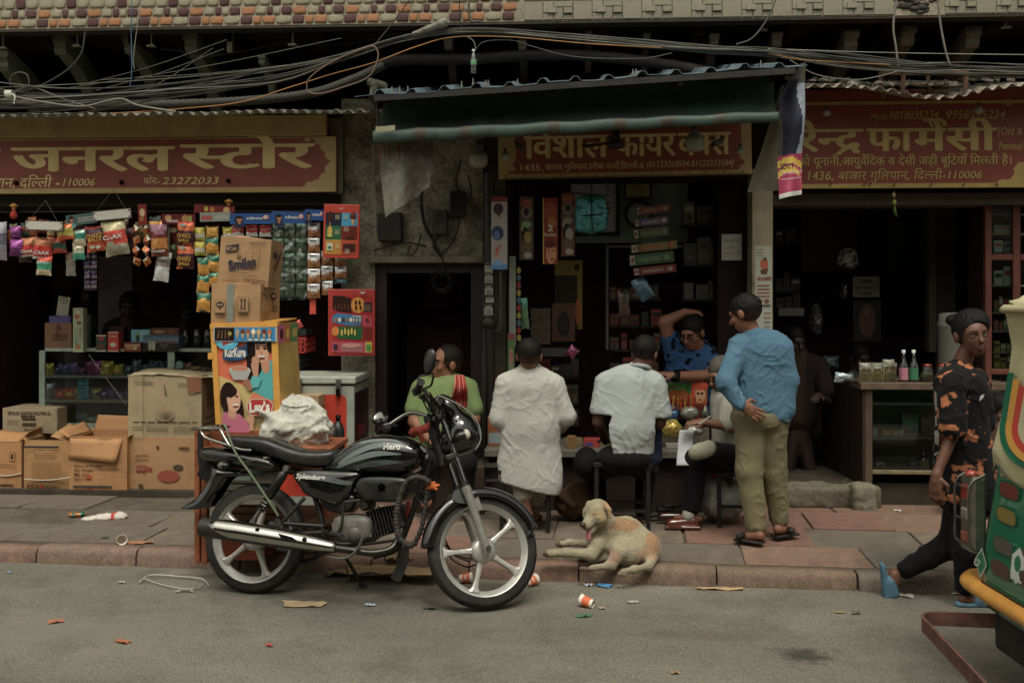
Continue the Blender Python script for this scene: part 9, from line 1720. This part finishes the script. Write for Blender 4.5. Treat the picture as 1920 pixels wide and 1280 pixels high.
blob('blue_bag','fabric',[cap(W(1230,800,6.7),W(1228,858,6.72),.035,.05,flat=FY),cap(W(1228,860,6.7),W(1218,878,6.68),.03,.012)],label='dark blue cloth bag hanging beside the man in the pale polo',cat='bag',vox=.007,col=C('#1c2638',1.3),disp=wrk(.01))
for k,(x,y)in enumerate(((1250,955),(1232,965),(1262,948))):blob('slipper_shoe','rubber',[cap(W(x-12,y,7.0),W(x+10,y-2,7.0),.03,.024,flat=((0,0,1),.7))],label='dark slip-on shoe left under the counter, %s from the polo man'%ORD[k],cat='shoe',vox=.008,col=['#1a1412','#3a3430','#241a16'][k])
# --- the dog
DY=G(1150,1066,SW).y+.16
P_=lambda x,y,dy=0.:W(x,y,DY+dy)
dw=C('#91876c',1.22);dor=C('#8a6440',1.35);dpk=C('#8a6a58',1.4);mud=C('#5a4234',1.3)
hd=P_(1119,958,-.06);hf=Vector((-.62,-.72,-.28));Qd=lookm(hf,(-.05,0,1));HL=lambda x,y,z:hd+Qd@Vector((x*1.25,y*1.2,z*1.25))
dog=[cap(P_(1137,1003,.04),P_(1172,1004,.08),.096,.112,dw),cap(P_(1172,1004,.08),P_(1207,1026,.05),.112,.1),cap(P_(1138,990,.02),P_(1124,966,-.02),.082,.062),elp(P_(1122,1018,-.02),(.065,.06,.08)),
 elp(HL(0,0,.005),(.068,.074,.064),dw,rot=Qd),cap(HL(0,.03,-.012),HL(0,.09,-.028),.044,.029,k=.02),elp(HL(0,.108,-.022),(.019,.015,.016),C('#4a2c26'),k=.006),cap(HL(0,.03,-.05),HL(0,.082,-.068),.03,.018,k=.006),cap(HL(.032,.02,-.02),HL(-.032,.02,-.02),.04,k=.02),cap(HL(0,.05,-.042),HL(0,.11,-.04),.012,.008,C('#3a1a18'),k=.003),
 cap(HL(.045,-.01,.03),HL(.066,.012,.0),.017,.012,C('#8f7450',1.4),k=.01),cap(HL(.066,.012,.0),HL(.062,.03,-.018),.012,.008,C('#8f7450',1.4),k=.006),cap(HL(-.045,-.015,.034),HL(-.078,.0,.016),.018,.014,C('#8f7450',1.4),k=.01),cap(HL(-.078,.0,.016),HL(-.085,.012,-.012),.014,.008,C('#8f7450',1.4),k=.006),
 cap(P_(1118,1022,-.08),P_(1108,1040,-.12),.045,.034,dw),cap(P_(1108,1038,-.12),P_(1062,1036,-.13),.032,.024),cap(P_(1062,1036,-.13),P_(1032,1037,-.13),.022,.024),elp(P_(1027,1038,-.13),(.03,.022,.016),mud,k=.01),
 cap(P_(1108,1020,.1),P_(1068,1017,.12),.026,.018),cap(P_(1068,1017,.12),P_(1055,1019,.12),.018),elp(P_(1050,1020,.12),(.028,.02,.015),mud,k=.01),
 elp(P_(1172,1035,-.06),(.1,.07,.08),dw,rot=Matrix.Rotation(R(20),3,'Y')),cap(P_(1160,1035,-.12),P_(1146,1058,-.16),.045,.03),cap(P_(1146,1061,-.16),P_(1110,1064,-.18),.022,.017),elp(P_(1097,1066,-.18),(.038,.02,.014),mud,k=.01),cap(P_(1146,1042,-.02),P_(1105,1050,-.07),.024,.018),elp(P_(1094,1051,-.08),(.036,.02,.015),mud,k=.01),
 elp(P_(1213,1030,.0),(.082,.09,.1)),cap(P_(1222,1050,-.08),P_(1215,1062,-.14),.028,.022,dw),cap(P_(1215,1062,-.14),P_(1190,1067,-.2),.022,.018),cap(P_(1190,1067,-.2),P_(1170,1071,-.24),.018,.016),elp(P_(1166,1076,-.24),(.022,.015,.012))]
c1_,c2_,c3_,c4_=[np.array(v)for v in(P_(1172,985,-.02),P_(1224,1018,-.03),P_(1213,1038,-.1),P_(1150,1042,-.15))]
hd_=np.array(hd)
def dogc(P,c):
 n_=fbm(P,16,2)*.025;fur=fbm(P,60,5)[:,None]*.12
 for q,rx,rz,col in((c1_,.095,.032,dor),(c2_,.05,.06,dor),(c3_,.06,.035,C('#96785a',1.4)),(c4_,.035,.035,dpk),(hd_+np.array((-.0,-.03,.0)),.05,.02,C('#94805c',1.35)),(hd_+np.array((.035,0,-.03)),.035,.05,C('#94805c',1.35))):
  d_=np.sqrt(((P[:,0]-q[0])/rx)**2+((P[:,2]-q[2])/rz)**2+((P[:,1]-q[1])/.2)**2)+n_*30*.5;k_=np.clip((1.1-d_)*5,0,1)[:,None];c=c*(1-k_*.85)+np.array(col)*k_*.85
 low=np.clip(1-(P[:,2]-SW)/.035,0,1)[:,None]*.4;return(c*(1-low)+np.array(mud)*low)*(1+fur)
dg=thing('dog','white and tan street dog lying on the kerb with its tongue out','dog',tuple(P_(1150,1066)))
blob('body','fur',dog,dg,vox=.0045,k=.028,col=dw,colf=dogc,disp=lambda P:fbm(P*np.array([1,1,1.4]),55,7)*.0028+fbm(P,14,3)*.003)
blob('tongue','gloss',[cap(HL(.0,.085,-.055),HL(.0,.1,-.09),.017,.019,flat=(tuple(Qd@Vector((0,1,.2))),.5))],dg,vox=.003,k=.004,col=C('#a8606a',1.4))
for x in(-1,1):m=MB('#120c0a');m.ell(HL(.026*x,.052,.012),(.008,.006,.005),Qd,8,6);m.build('eye','gloss',dg)
m=MB('#2a1816');m.ell(HL(0,.121,-.016),(.017,.01,.013),Qd,10,6);m.build('nose','gloss',dg)

def collar(n,c,ax,r_,col,h=.022):
 par=[o for o in bpy.data.objects if o.get('label','').startswith(n)][0];m=MB(C(col,1.35));m.ring(c,ax,r_,h,28,8,flat=1.15);m.build('collar','fabric',par)
collar('standing man',W(1410,629,6.42),(-.2,-.25,1),.066,'#3c5c70',.012);collar('man in a pale grey',W(1199,690,6.66),(.12,.35,1),.068,'#858b8a',.013);collar('man in a long',W(992,692,6.62),(0,.12,1),.062,'#a3a096',.014)
# ================================================================== auto rickshaw cut by the right edge
MR_=Matrix.Rotation(YAW,4,'Z')@Matrix.Translation((.06,0,0))          # x right, y away, both along the camera's own axes on the ground
ar=thing('auto_rickshaw','green and cream auto rickshaw with a yellow bumper, rear corner at the right edge','auto rickshaw',tuple(MR_@Vector((3.1,3.7,0))))
def RB(col='#888888'):return MB(C(col,1.5),MR_)
GRN=C('#0f5c40',1.6);CRM=C('#a39c76',1.5)
def xr(z):return float(np.interp(z,[.36,.5,.62,.90,.93,1.0,1.2,1.45,1.58,1.605,1.63,1.9],[1.93,1.93,1.94,1.985,1.99,1.98,2.04,2.065,2.04,2.02,2.05,2.55]))
def plan(u,x):      # across the back: far side, rear face, near side
 P_=[(x+2.2,4.33),(x+.5,4.33),(x+.16,4.325),(x+.04,4.29),(x,4.2),(x-.0,3.95),(x,3.65),(x,3.3),(x+.03,3.15),(x+.15,3.08),(x+.6,3.06),(x+2.2,3.05)]
 t=u*(len(P_)-1);i=min(int(t),len(P_)-2);f=t-i;return P_[i][0]+(P_[i+1][0]-P_[i][0])*f,P_[i][1]+(P_[i+1][1]-P_[i][1])*f
def shell(z0,z1,n,name,mt,col,wav=0,off=0):
 m=RB();m.col=col
 def fn(u,v):z=z0+(z1-z0)*v;x,y=plan(u,xr(z)-off);w_=wav*noise.noise(Vector((u*30,z*7,2)));return(x+w_,y,z+(.02*math.sin(u*40)*(1-v)if wav and v<.1 else 0)-(.10*(4.2-y)/1.1*(1-v)if wav else 0))
 m.sheet(fn,110,n);o=m.build(name,mt,ar);o.modifiers.new('t','SOLIDIFY').thickness=.006;return o
shell(.36,.96,16,'rear_body','gloss',GRN);shell(.93,1.6,30,'canvas_canopy','fabric',CRM,.008,.012);shell(1.59,1.625,3,'canopy_seam','fabric',C('#8f8866',1.4),0,.025);shell(1.62,1.95,10,'roof_canvas','fabric',CRM,.006)
m=RB('#1c1714');m.box(2.3,3.1,.32,4.2,4.28,.9);m.build('inner_cabin','dark',ar)
# slots in the green panel
for(y,z,c)in((4.07,.865,'#6a2c20'),(4.06,.765,'#7d6a24'),(4.05,.645,'#4a4a44'),(4.05,.55,'#4a3028'),(3.84,.875,'#6a2c20'),(3.83,.775,'#7d6a24'),(3.82,.655,'#4a4a44'),(3.82,.56,'#4a3028'),(3.58,.87,'#6a2c20'),(3.58,.66,'#4a4a44')):
 m=RB();x=xr(z)-.002;q=[(y+.075*math.copysign(abs(math.cos(a))**.6,math.cos(a)),z+.03*math.copysign(abs(math.sin(a))**.6,math.sin(a)))for a in[2*PI*i/16 for i in range(16)]]
 m.prism([(y+(a-y)*1.14,z+(b-z)*1.25)for a,b in q],x-.006,x+.01,'yz',col=C('#0b4a34',1.4));m.prism(q,x-.0075,x+.01,'yz',col=C(c,1.3));m.build('vent_slot','plastic',ar)
m=RB();m.tube(smooth([(2.9,4.42,.42),(2.1,4.42,.42),(1.97,4.38,.42),(1.93,4.25,.42),(1.93,3.8,.42),(1.93,3.3,.42),(1.97,3.02,.42),(2.2,2.98,.42),(3.0,2.97,.42)],6),.035,14,col=C('#b87c14',1.5),flat=1.35);m.build('bumper','paint',ar)
for y in(4.1,3.7):m=RB('#3a3028');m.cyl((1.885,y,.42),(1.9,y,.42),.012,n=8);m.build('bolt','metal',ar)
# tail lamp
m=RB('#3c3c38');m.box(1.905,4.25,.56,1.97,4.37,.89,C('#77766c',1.6));m.build('lamp_housing','metal',ar,bevel=.015)
for z0,z1,c in((.77,.86,'#8f2a20'),(.67,.76,'#7a726a'),(.58,.66,'#7a2018')):m=RB();m.box(1.895,4.28,z0+.012,1.93,4.345,z1-.012,C(c,1.4));m.build('tail_lamp','gloss',ar,bevel=.008)
m=RB();m.ell((1.925,4.3,.895),(.028,.03,.018),n=14,m=8,col=C('#a03428',1.4));m.build('reflector','gloss',ar)
m=RB();
for y in(4.25,4.38):m.tube(smooth([(1.96,y,.9),(1.893,y,.85),(1.89,y,.7),(1.893,y,.6),(1.95,y,.55)],4),.005,6,col=C('#77756c',1.2))
for z in(.84,.7,.6):m.tube([(1.89,4.25,z),(1.89,4.38,z)],.0045,6,col=C('#77756c',1.2))
m.build('lamp_guard','metal',ar)
# painted marks on the canvas and body
def side_art(name,y0,y1,z0,z1,fn,off=.026):
 m=RB();A=Art((0,0,0),(1,0,0),(0,0,1),y1-y0,z1-z0,m)
 def P(u,v,h=0):z=z0+v;return Vector((xr(z)-off-A.k*.0006-h,y1-u,z))
 A.P=P;fn(A);m.build(name,'print',ar)
def arc(A,cx,cy,r0,r1,a0,a1,col,asp):n=16;A.pg([(cx+r1*math.cos(a0+(a1-a0)*i/n),cy+r1*asp*math.sin(a0+(a1-a0)*i/n))for i in range(n+1)]+[(cx+r0*math.cos(a1+(a0-a1)*i/n),cy+r0*asp*math.sin(a1+(a0-a1)*i/n))for i in range(n+1)],col)
def flag(A):
 for k,c in enumerate(('#0e5a40','#b8801c','#a8321c','#a09a78')):r1,r0=.5-.08*k,.42-.08*k;arc(A,.5,.45,r0 if k<3 else .02,r1,PI,2*PI,C(c,1.5),.9);A.r(.5-r1,.45,.5-r0 if k<3 else .5,.95-.06*k,C(c,1.5))
side_art('canopy_emblem',3.55,4.19,.98,1.36,flag)
side_art('body_sticker',3.86,3.98,.52,.68,lambda A:A.pg([(.1,.2),(.5,.05),(.9,.3),(.95,.7),(.5,.95),(.1,.7)],C('#b0b8b0',1.3)).e(.5,.55,.2,.2,GRN).lines(.15,.12,.85,.2,1,C('#b0b8b0',1.3),.8),.008)
side_art('diamond_sticker',4.16,4.27,.47,.6,lambda A:A.pg([(.5,0),(1,.5),(.5,1),(0,.5)],C('#a0a89c',1.3)).pg([(.5,.1),(.9,.5),(.5,.9),(.1,.5)],GRN).t('CNG',.5,.4,.3,C('#a0a89c',1.3),.5,.03,align='c'),.008)
side_art('reflector_strip',3.6,4.2,.455,.465,lambda A:A.r(0,0,1,1,C('#1a1a18')),.01)
m=RB();m.lathe([(.1,-.05),(.19,-.05),(.205,-.03),(.205,.03),(.19,.05),(.1,.05)],Matrix.Translation((2.62,4.12,.2))@Matrix.Rotation(R(90),4,'X'),40,col=C('#171615'));m.lathe([(.1,-.05),(.1,.04),(.03,.045),(.0,.045)],Matrix.Translation((2.62,4.12,.2))@Matrix.Rotation(R(90),4,'X'),24,col=C('#6a665c',1.2));m.build('wheel','rubber',ar)
m=RB();m.lathe([(.1,-.05),(.19,-.05),(.205,-.03),(.205,.03),(.19,.05),(.1,.05)],Matrix.Translation((2.62,3.22,.2))@Matrix.Rotation(R(90),4,'X'),40,col=C('#171615'));m.lathe([(.1,.05),(.1,-.04),(.03,-.045),(.0,-.045)],Matrix.Translation((2.62,3.22,.2))@Matrix.Rotation(R(90),4,'X'),24,col=C('#6a665c',1.2));m.build('wheel','rubber',ar)
m=RB('#1a1715');m.box(1.97,3.6,.18,2.1,4.2,.37,C('#191614'));m.build('mud_flap','rubber',ar,bevel=.02)
m=RB();rc_=C('#5a382e',1.4)
pts=[Vector(p)for p in((2.15,4.15,.3),(1.9,4.3,.265),(1.77,4.36,.25),(1.715,4.3,.25),(1.70,4.18,.25),(1.66,3.8,.25),(1.62,3.4,.25),(1.64,3.15,.25),(1.75,3.08,.25),(2.1,3.1,.27))]
P_=smooth(pts,5);fr_=m.frames(P_);v=[]
for p,x,y in fr_:v+=[p+Vector((0,0,.028)),p+Vector((0,0,-.028))]
n=len(P_);k=len(m.f)
tt=[(P_[min(i+1,n-1)]-P_[max(i-1,0)]).normalized()for i in range(n)];sd_=[Vector((t_.y,-t_.x,0)).normalized()*.006 for t_ in tt];v=[]
for i in range(n):v+=[P_[i]+sd_[i]+Vector((0,0,.03)),P_[i]-sd_[i]+Vector((0,0,.03)),P_[i]-sd_[i]-Vector((0,0,.03)),P_[i]+sd_[i]-Vector((0,0,.03))]
m.add(v,[(4*i+j,4*i+(j+1)%4,4*(i+1)+(j+1)%4,4*(i+1)+j)for i in range(n-1)for j in range(4)],False,rc_);m.build('rear_guard','rust',ar)
# ================================================================== litter
rl=random.Random(17)
def LZ(px,py):return SW if(G(px,py,SW)-kA).dot(kn)>0 else 0
def litter(px,py,w,d,col,lab,rot=0,amp=.012,name='paper_scrap',cat='litter',z=None,mt='paper',bands=None,nu=8,nv=6,lift=.003):
 zz=LZ(px,py)if z is None else z;g_=G(px,py,zz);M_=Matrix.Translation((g_.x,g_.y,zz+lift))@Matrix.Rotation(R(rot),4,'Z');m=MB(C(col,1.5),M_);sd=rl.random()*90
 j=[rl.uniform(.8,1.1)for _ in range(4)]
 def fn(u,v):n_=noise.noise(Vector((u*3+sd,v*3,sd)));n2=noise.noise(Vector((u*7,v*7+sd,1)));return((u-.5)*w*(1+.2*n2)*(j[0]*(1-v)+j[1]*v),(v-.5)*d*(1+.2*n_)*(j[2]*(1-u)+j[3]*u),amp*(abs(n_)*1.6+abs(n2)*.8))
 m.sheet(fn,nu,nv,smooth=amp>.02,cf=bands);o=m.build(name,mt,label=lab,cat=cat);o.modifiers.new('t','SOLIDIFY').thickness=.0012;return o
def cup(px,py,ang,lab,tilt=80):
 zz=LZ(px,py);g_=G(px,py,zz);M_=Matrix.Translation((g_.x,g_.y,zz+.03))@Matrix.Rotation(R(ang),4,'Z')@Matrix.Rotation(R(tilt),4,'Y')@Matrix.Translation((0,0,-.04));t=thing('paper_cup',lab,'cup',(g_.x,g_.y,zz))
 m=MB(C('#b8501c',1.6),M_);m.lathe([(.022,.0),(.022,.004),(.0225,.006),(.024,.016)],None,20,C('#c8beb0',1.3));m.lathe([(.024,.016),(.029,.058)],None,20);m.lathe([(.029,.058),(.031,.072),(.033,.076),(.031,.077),(.0285,.06),(.021,.008),(0,.006)],None,20,C('#c8beb0',1.3));m.build('cup_body','paper',t)
 m=MB('#ffffff',M_);
 for a_ in(-2.6,-.6):
  P=lambda u,v,h,a_=a_:(lambda r_,th:Vector((r_*math.cos(th),r_*math.sin(th),.03+v)))(.0262+v*.12+h+.0006,a_+u/.027)
  text(m,'hot',P,.02,None,C('#d8d0c4',1.2),.03)
 m.build('cup_print','print',t)
cup(1100,1138,150,'orange and white paper cup lying on the road below the dog');cup(997,1098,40,'orange paper cup lying against the kerb just right of the front wheel');cup(228,1020,-60,'orange and white paper cup lying on the pavement at the left');cup(874,1093,10,'crushed orange paper cup seen through the front wheel',86)
for k,(x,y,rx,ry,rz,sd)in enumerate(((205,966,.16,.09,.045,4),(178,972,.1,.06,.03,9))):
 pass
def rag(px,py,pr,col,lab,name,cat,amp=.02,fr=22,mt='fabric',colf=None):
 c=G(px,py,LZ(px,py));return blob(name,mt,[elp(c+Vector(o_),r_)for o_,r_ in pr],label=lab,cat=cat,vox=.005,k=.015,col=C(col,1.5),disp=lambda P:np.abs(fbm(P,fr,3))*-amp+fbm(P,fr*3,4)*amp*.2,colf=colf)
rag(196,972,[((0,0,.01),(.1,.055,.03)),((-.1,-.02,.0),(.06,.04,.02)),((.09,.01,.015),(.07,.05,.035))],'#b0a8a0','crumpled white cloth with a small red mark on the pavement at the left','cloth_rag','cloth',colf=lambda P,c:np.where(((P[:,0]>G(212,972,SW).x)&(P[:,0]<G(219,972,SW).x))[:,None],np.array(C('#a03a34',1.5)),c))
rag(142,966,[((0,0,.008),(.06,.035,.022)),((.04,.01,.01),(.04,.03,.02))],'#1f5c50','crumpled green and orange wrapper beside the white rag','crumpled_wrapper','wrapper',.018,30,'foil',lambda P,c:np.where((vnoise(P,30,2)>.15)[:,None],np.array(C('#a8682c',1.5)),c))
rag(119,1048,[((0,0,.01),(.085,.05,.035))],'#75705c','grey crumpled plastic bag lying against the kerb at the left','plastic_bag','plastic bag',.02,25,'foil')
L_=[(262,1018,.18,.05,'#8a5a3c','tan and orange wrapper strip beside the pavement cup'),(197,1010,.05,.03,'#2a3c20','small dark green leaf scrap left of the pavement cup'),(8,1047,.16,.1,'#4f7a70','pale turquoise plastic sheet corner at the far left kerb'),(17,1074,.04,.018,'#6a7a8c','tiny blue and white packet on the road at the far left'),(105,1167,.07,.035,'#8a5030','small orange brown wrapper on the road, upper of the two'),(229,1204,.08,.035,'#8a4c24','small orange brown wrapper on the road, lower of the two'),(228,1093,.045,.03,'#8c8c80','white paper twist on the road left of the strap'),(505,1212,.035,.018,'#9a3c34','tiny red scrap on the open road'),(694,1136,.06,.02,'#7a8a94','thin blue white scrap under the motorcycle'),(805,1141,.07,.04,'#3c3c30','dark dry leaf on the road behind the front wheel'),(1104,1098,.05,.04,'#9a98a4','crumpled white and violet paper on the road below the dog'),(1133,1099,.09,.06,'#2f6a94','crumpled blue wrapper on the road below the dog'),(1096,1156,.085,.03,'#2c5a40','flat green and white sachet on the road below the cup'),(1187,1130,.06,.02,'#8a8880','white paper strip on the road right of the cup'),(1350,1105,.3,.045,'#96784e','long torn cardboard strip on the road by the kerb'),(1500,1077,.07,.03,'#94605c','pink and cream wrapper on the kerb edge'),(1574,1080,.03,.02,'#8a5a3c','tiny brown scrap on the kerb edge at the right'),(1690,1116,.14,.07,'#84847c','flat white paper sheet on the road under the blue slipper'),(1784,1114,.1,.03,'#8c8c86','small white paper scrap on the road by the girl'),(570,1134,.22,.1,'#7d6b4c','flat torn piece of cardboard on the road in front of the rear wheel'),(84,1048,.05,.03,'#6a4a3c','brown scrap on the kerb at the left'),(127,1033,.05,.02,'#a0402c','small red scrap on the pavement above the grey bag'),(1575,1149,.04,.025,'#7a6a44','small dry leaf on the road near the girl, left one'),(1605,1151,.05,.025,'#55503f','small dry leaf on the road near the girl, right one'),(1265,1263,.04,.025,'#8a6a44','small dry leaf near the bottom of the view'),(712,950,.05,.03,'#7a7a70','white scrap on the pavement behind the engine'),(1683,958,.05,.03,'#a8a8a0','white scrap beside the footing stone'),(1128,1141,.03,.03,'#8a7468','crumpled scrap at the mouth of the paper cup')]
for x,y,w,d,c,lab in L_:litter(x,y,w,d,c,lab,rl.uniform(-30,30)if w<.2 else rl.uniform(-6,6),.008 if w>.12 else .012)
litter(735,1072,.55,.2,'#8f744c','wide flattened cardboard sheet leaning over the kerb behind the side stand',-4,.02,'cardboard_sheet','cardboard',z=.05,nu=14,mt='card');litter(640,1078,.18,.12,'#6a5a38','torn brown cardboard piece beside the rear wheel',12,.03,'cardboard_sheet','cardboard',z=0,mt='card');litter(745,1048,.16,.1,'#7d6a44','crumpled straw coloured paper on the flattened cardboard',20,.03,'crumpled_paper','paper',z=.09)
m=MB(C('#9a988c',1.4));m.tube(smooth([G(x,y,.012+.01*(i%2))for i,(x,y)in enumerate(((392,1098),(378,1085),(340,1081),(283,1078),(262,1092),(270,1085),(300,1095),(345,1104),(372,1102),(380,1094)))],6),.006,5,flat=.4);m.tube(smooth([G(x,y,.01)for x,y in((328,1110),(345,1106),(362,1108))],5),.007,5,flat=.4);m.build('plastic_strap','plastic',label='tangled white plastic strap on the road left of the rear wheel',cat='strap')
m=MB('#6a6252')
for i in range(900):
 x,y=rl.uniform(-80,1990),rl.choice([rl.uniform(1060,1275),rl.gauss(1100,14)]);g_=G(x,max(1062+.035*x,y));r_=rl.uniform(.0015,.005)
 m.add([(g_.x+r_*math.cos(a)*rl.uniform(.6,1.3),g_.y+r_*math.sin(a)*rl.uniform(.6,1.3),0)for a in(0,2.1,4.2)]+[(g_.x,g_.y,r_*.8)],[(0,1,3),(1,2,3),(2,0,3)],col=C(rl.choice(['#6a6252','#4a4438','#8a8474','#3a3228','#7a5a44']),1.4))
m.build('grit','concrete',kind='stuff')
bpy.data.objects.remove(_to)
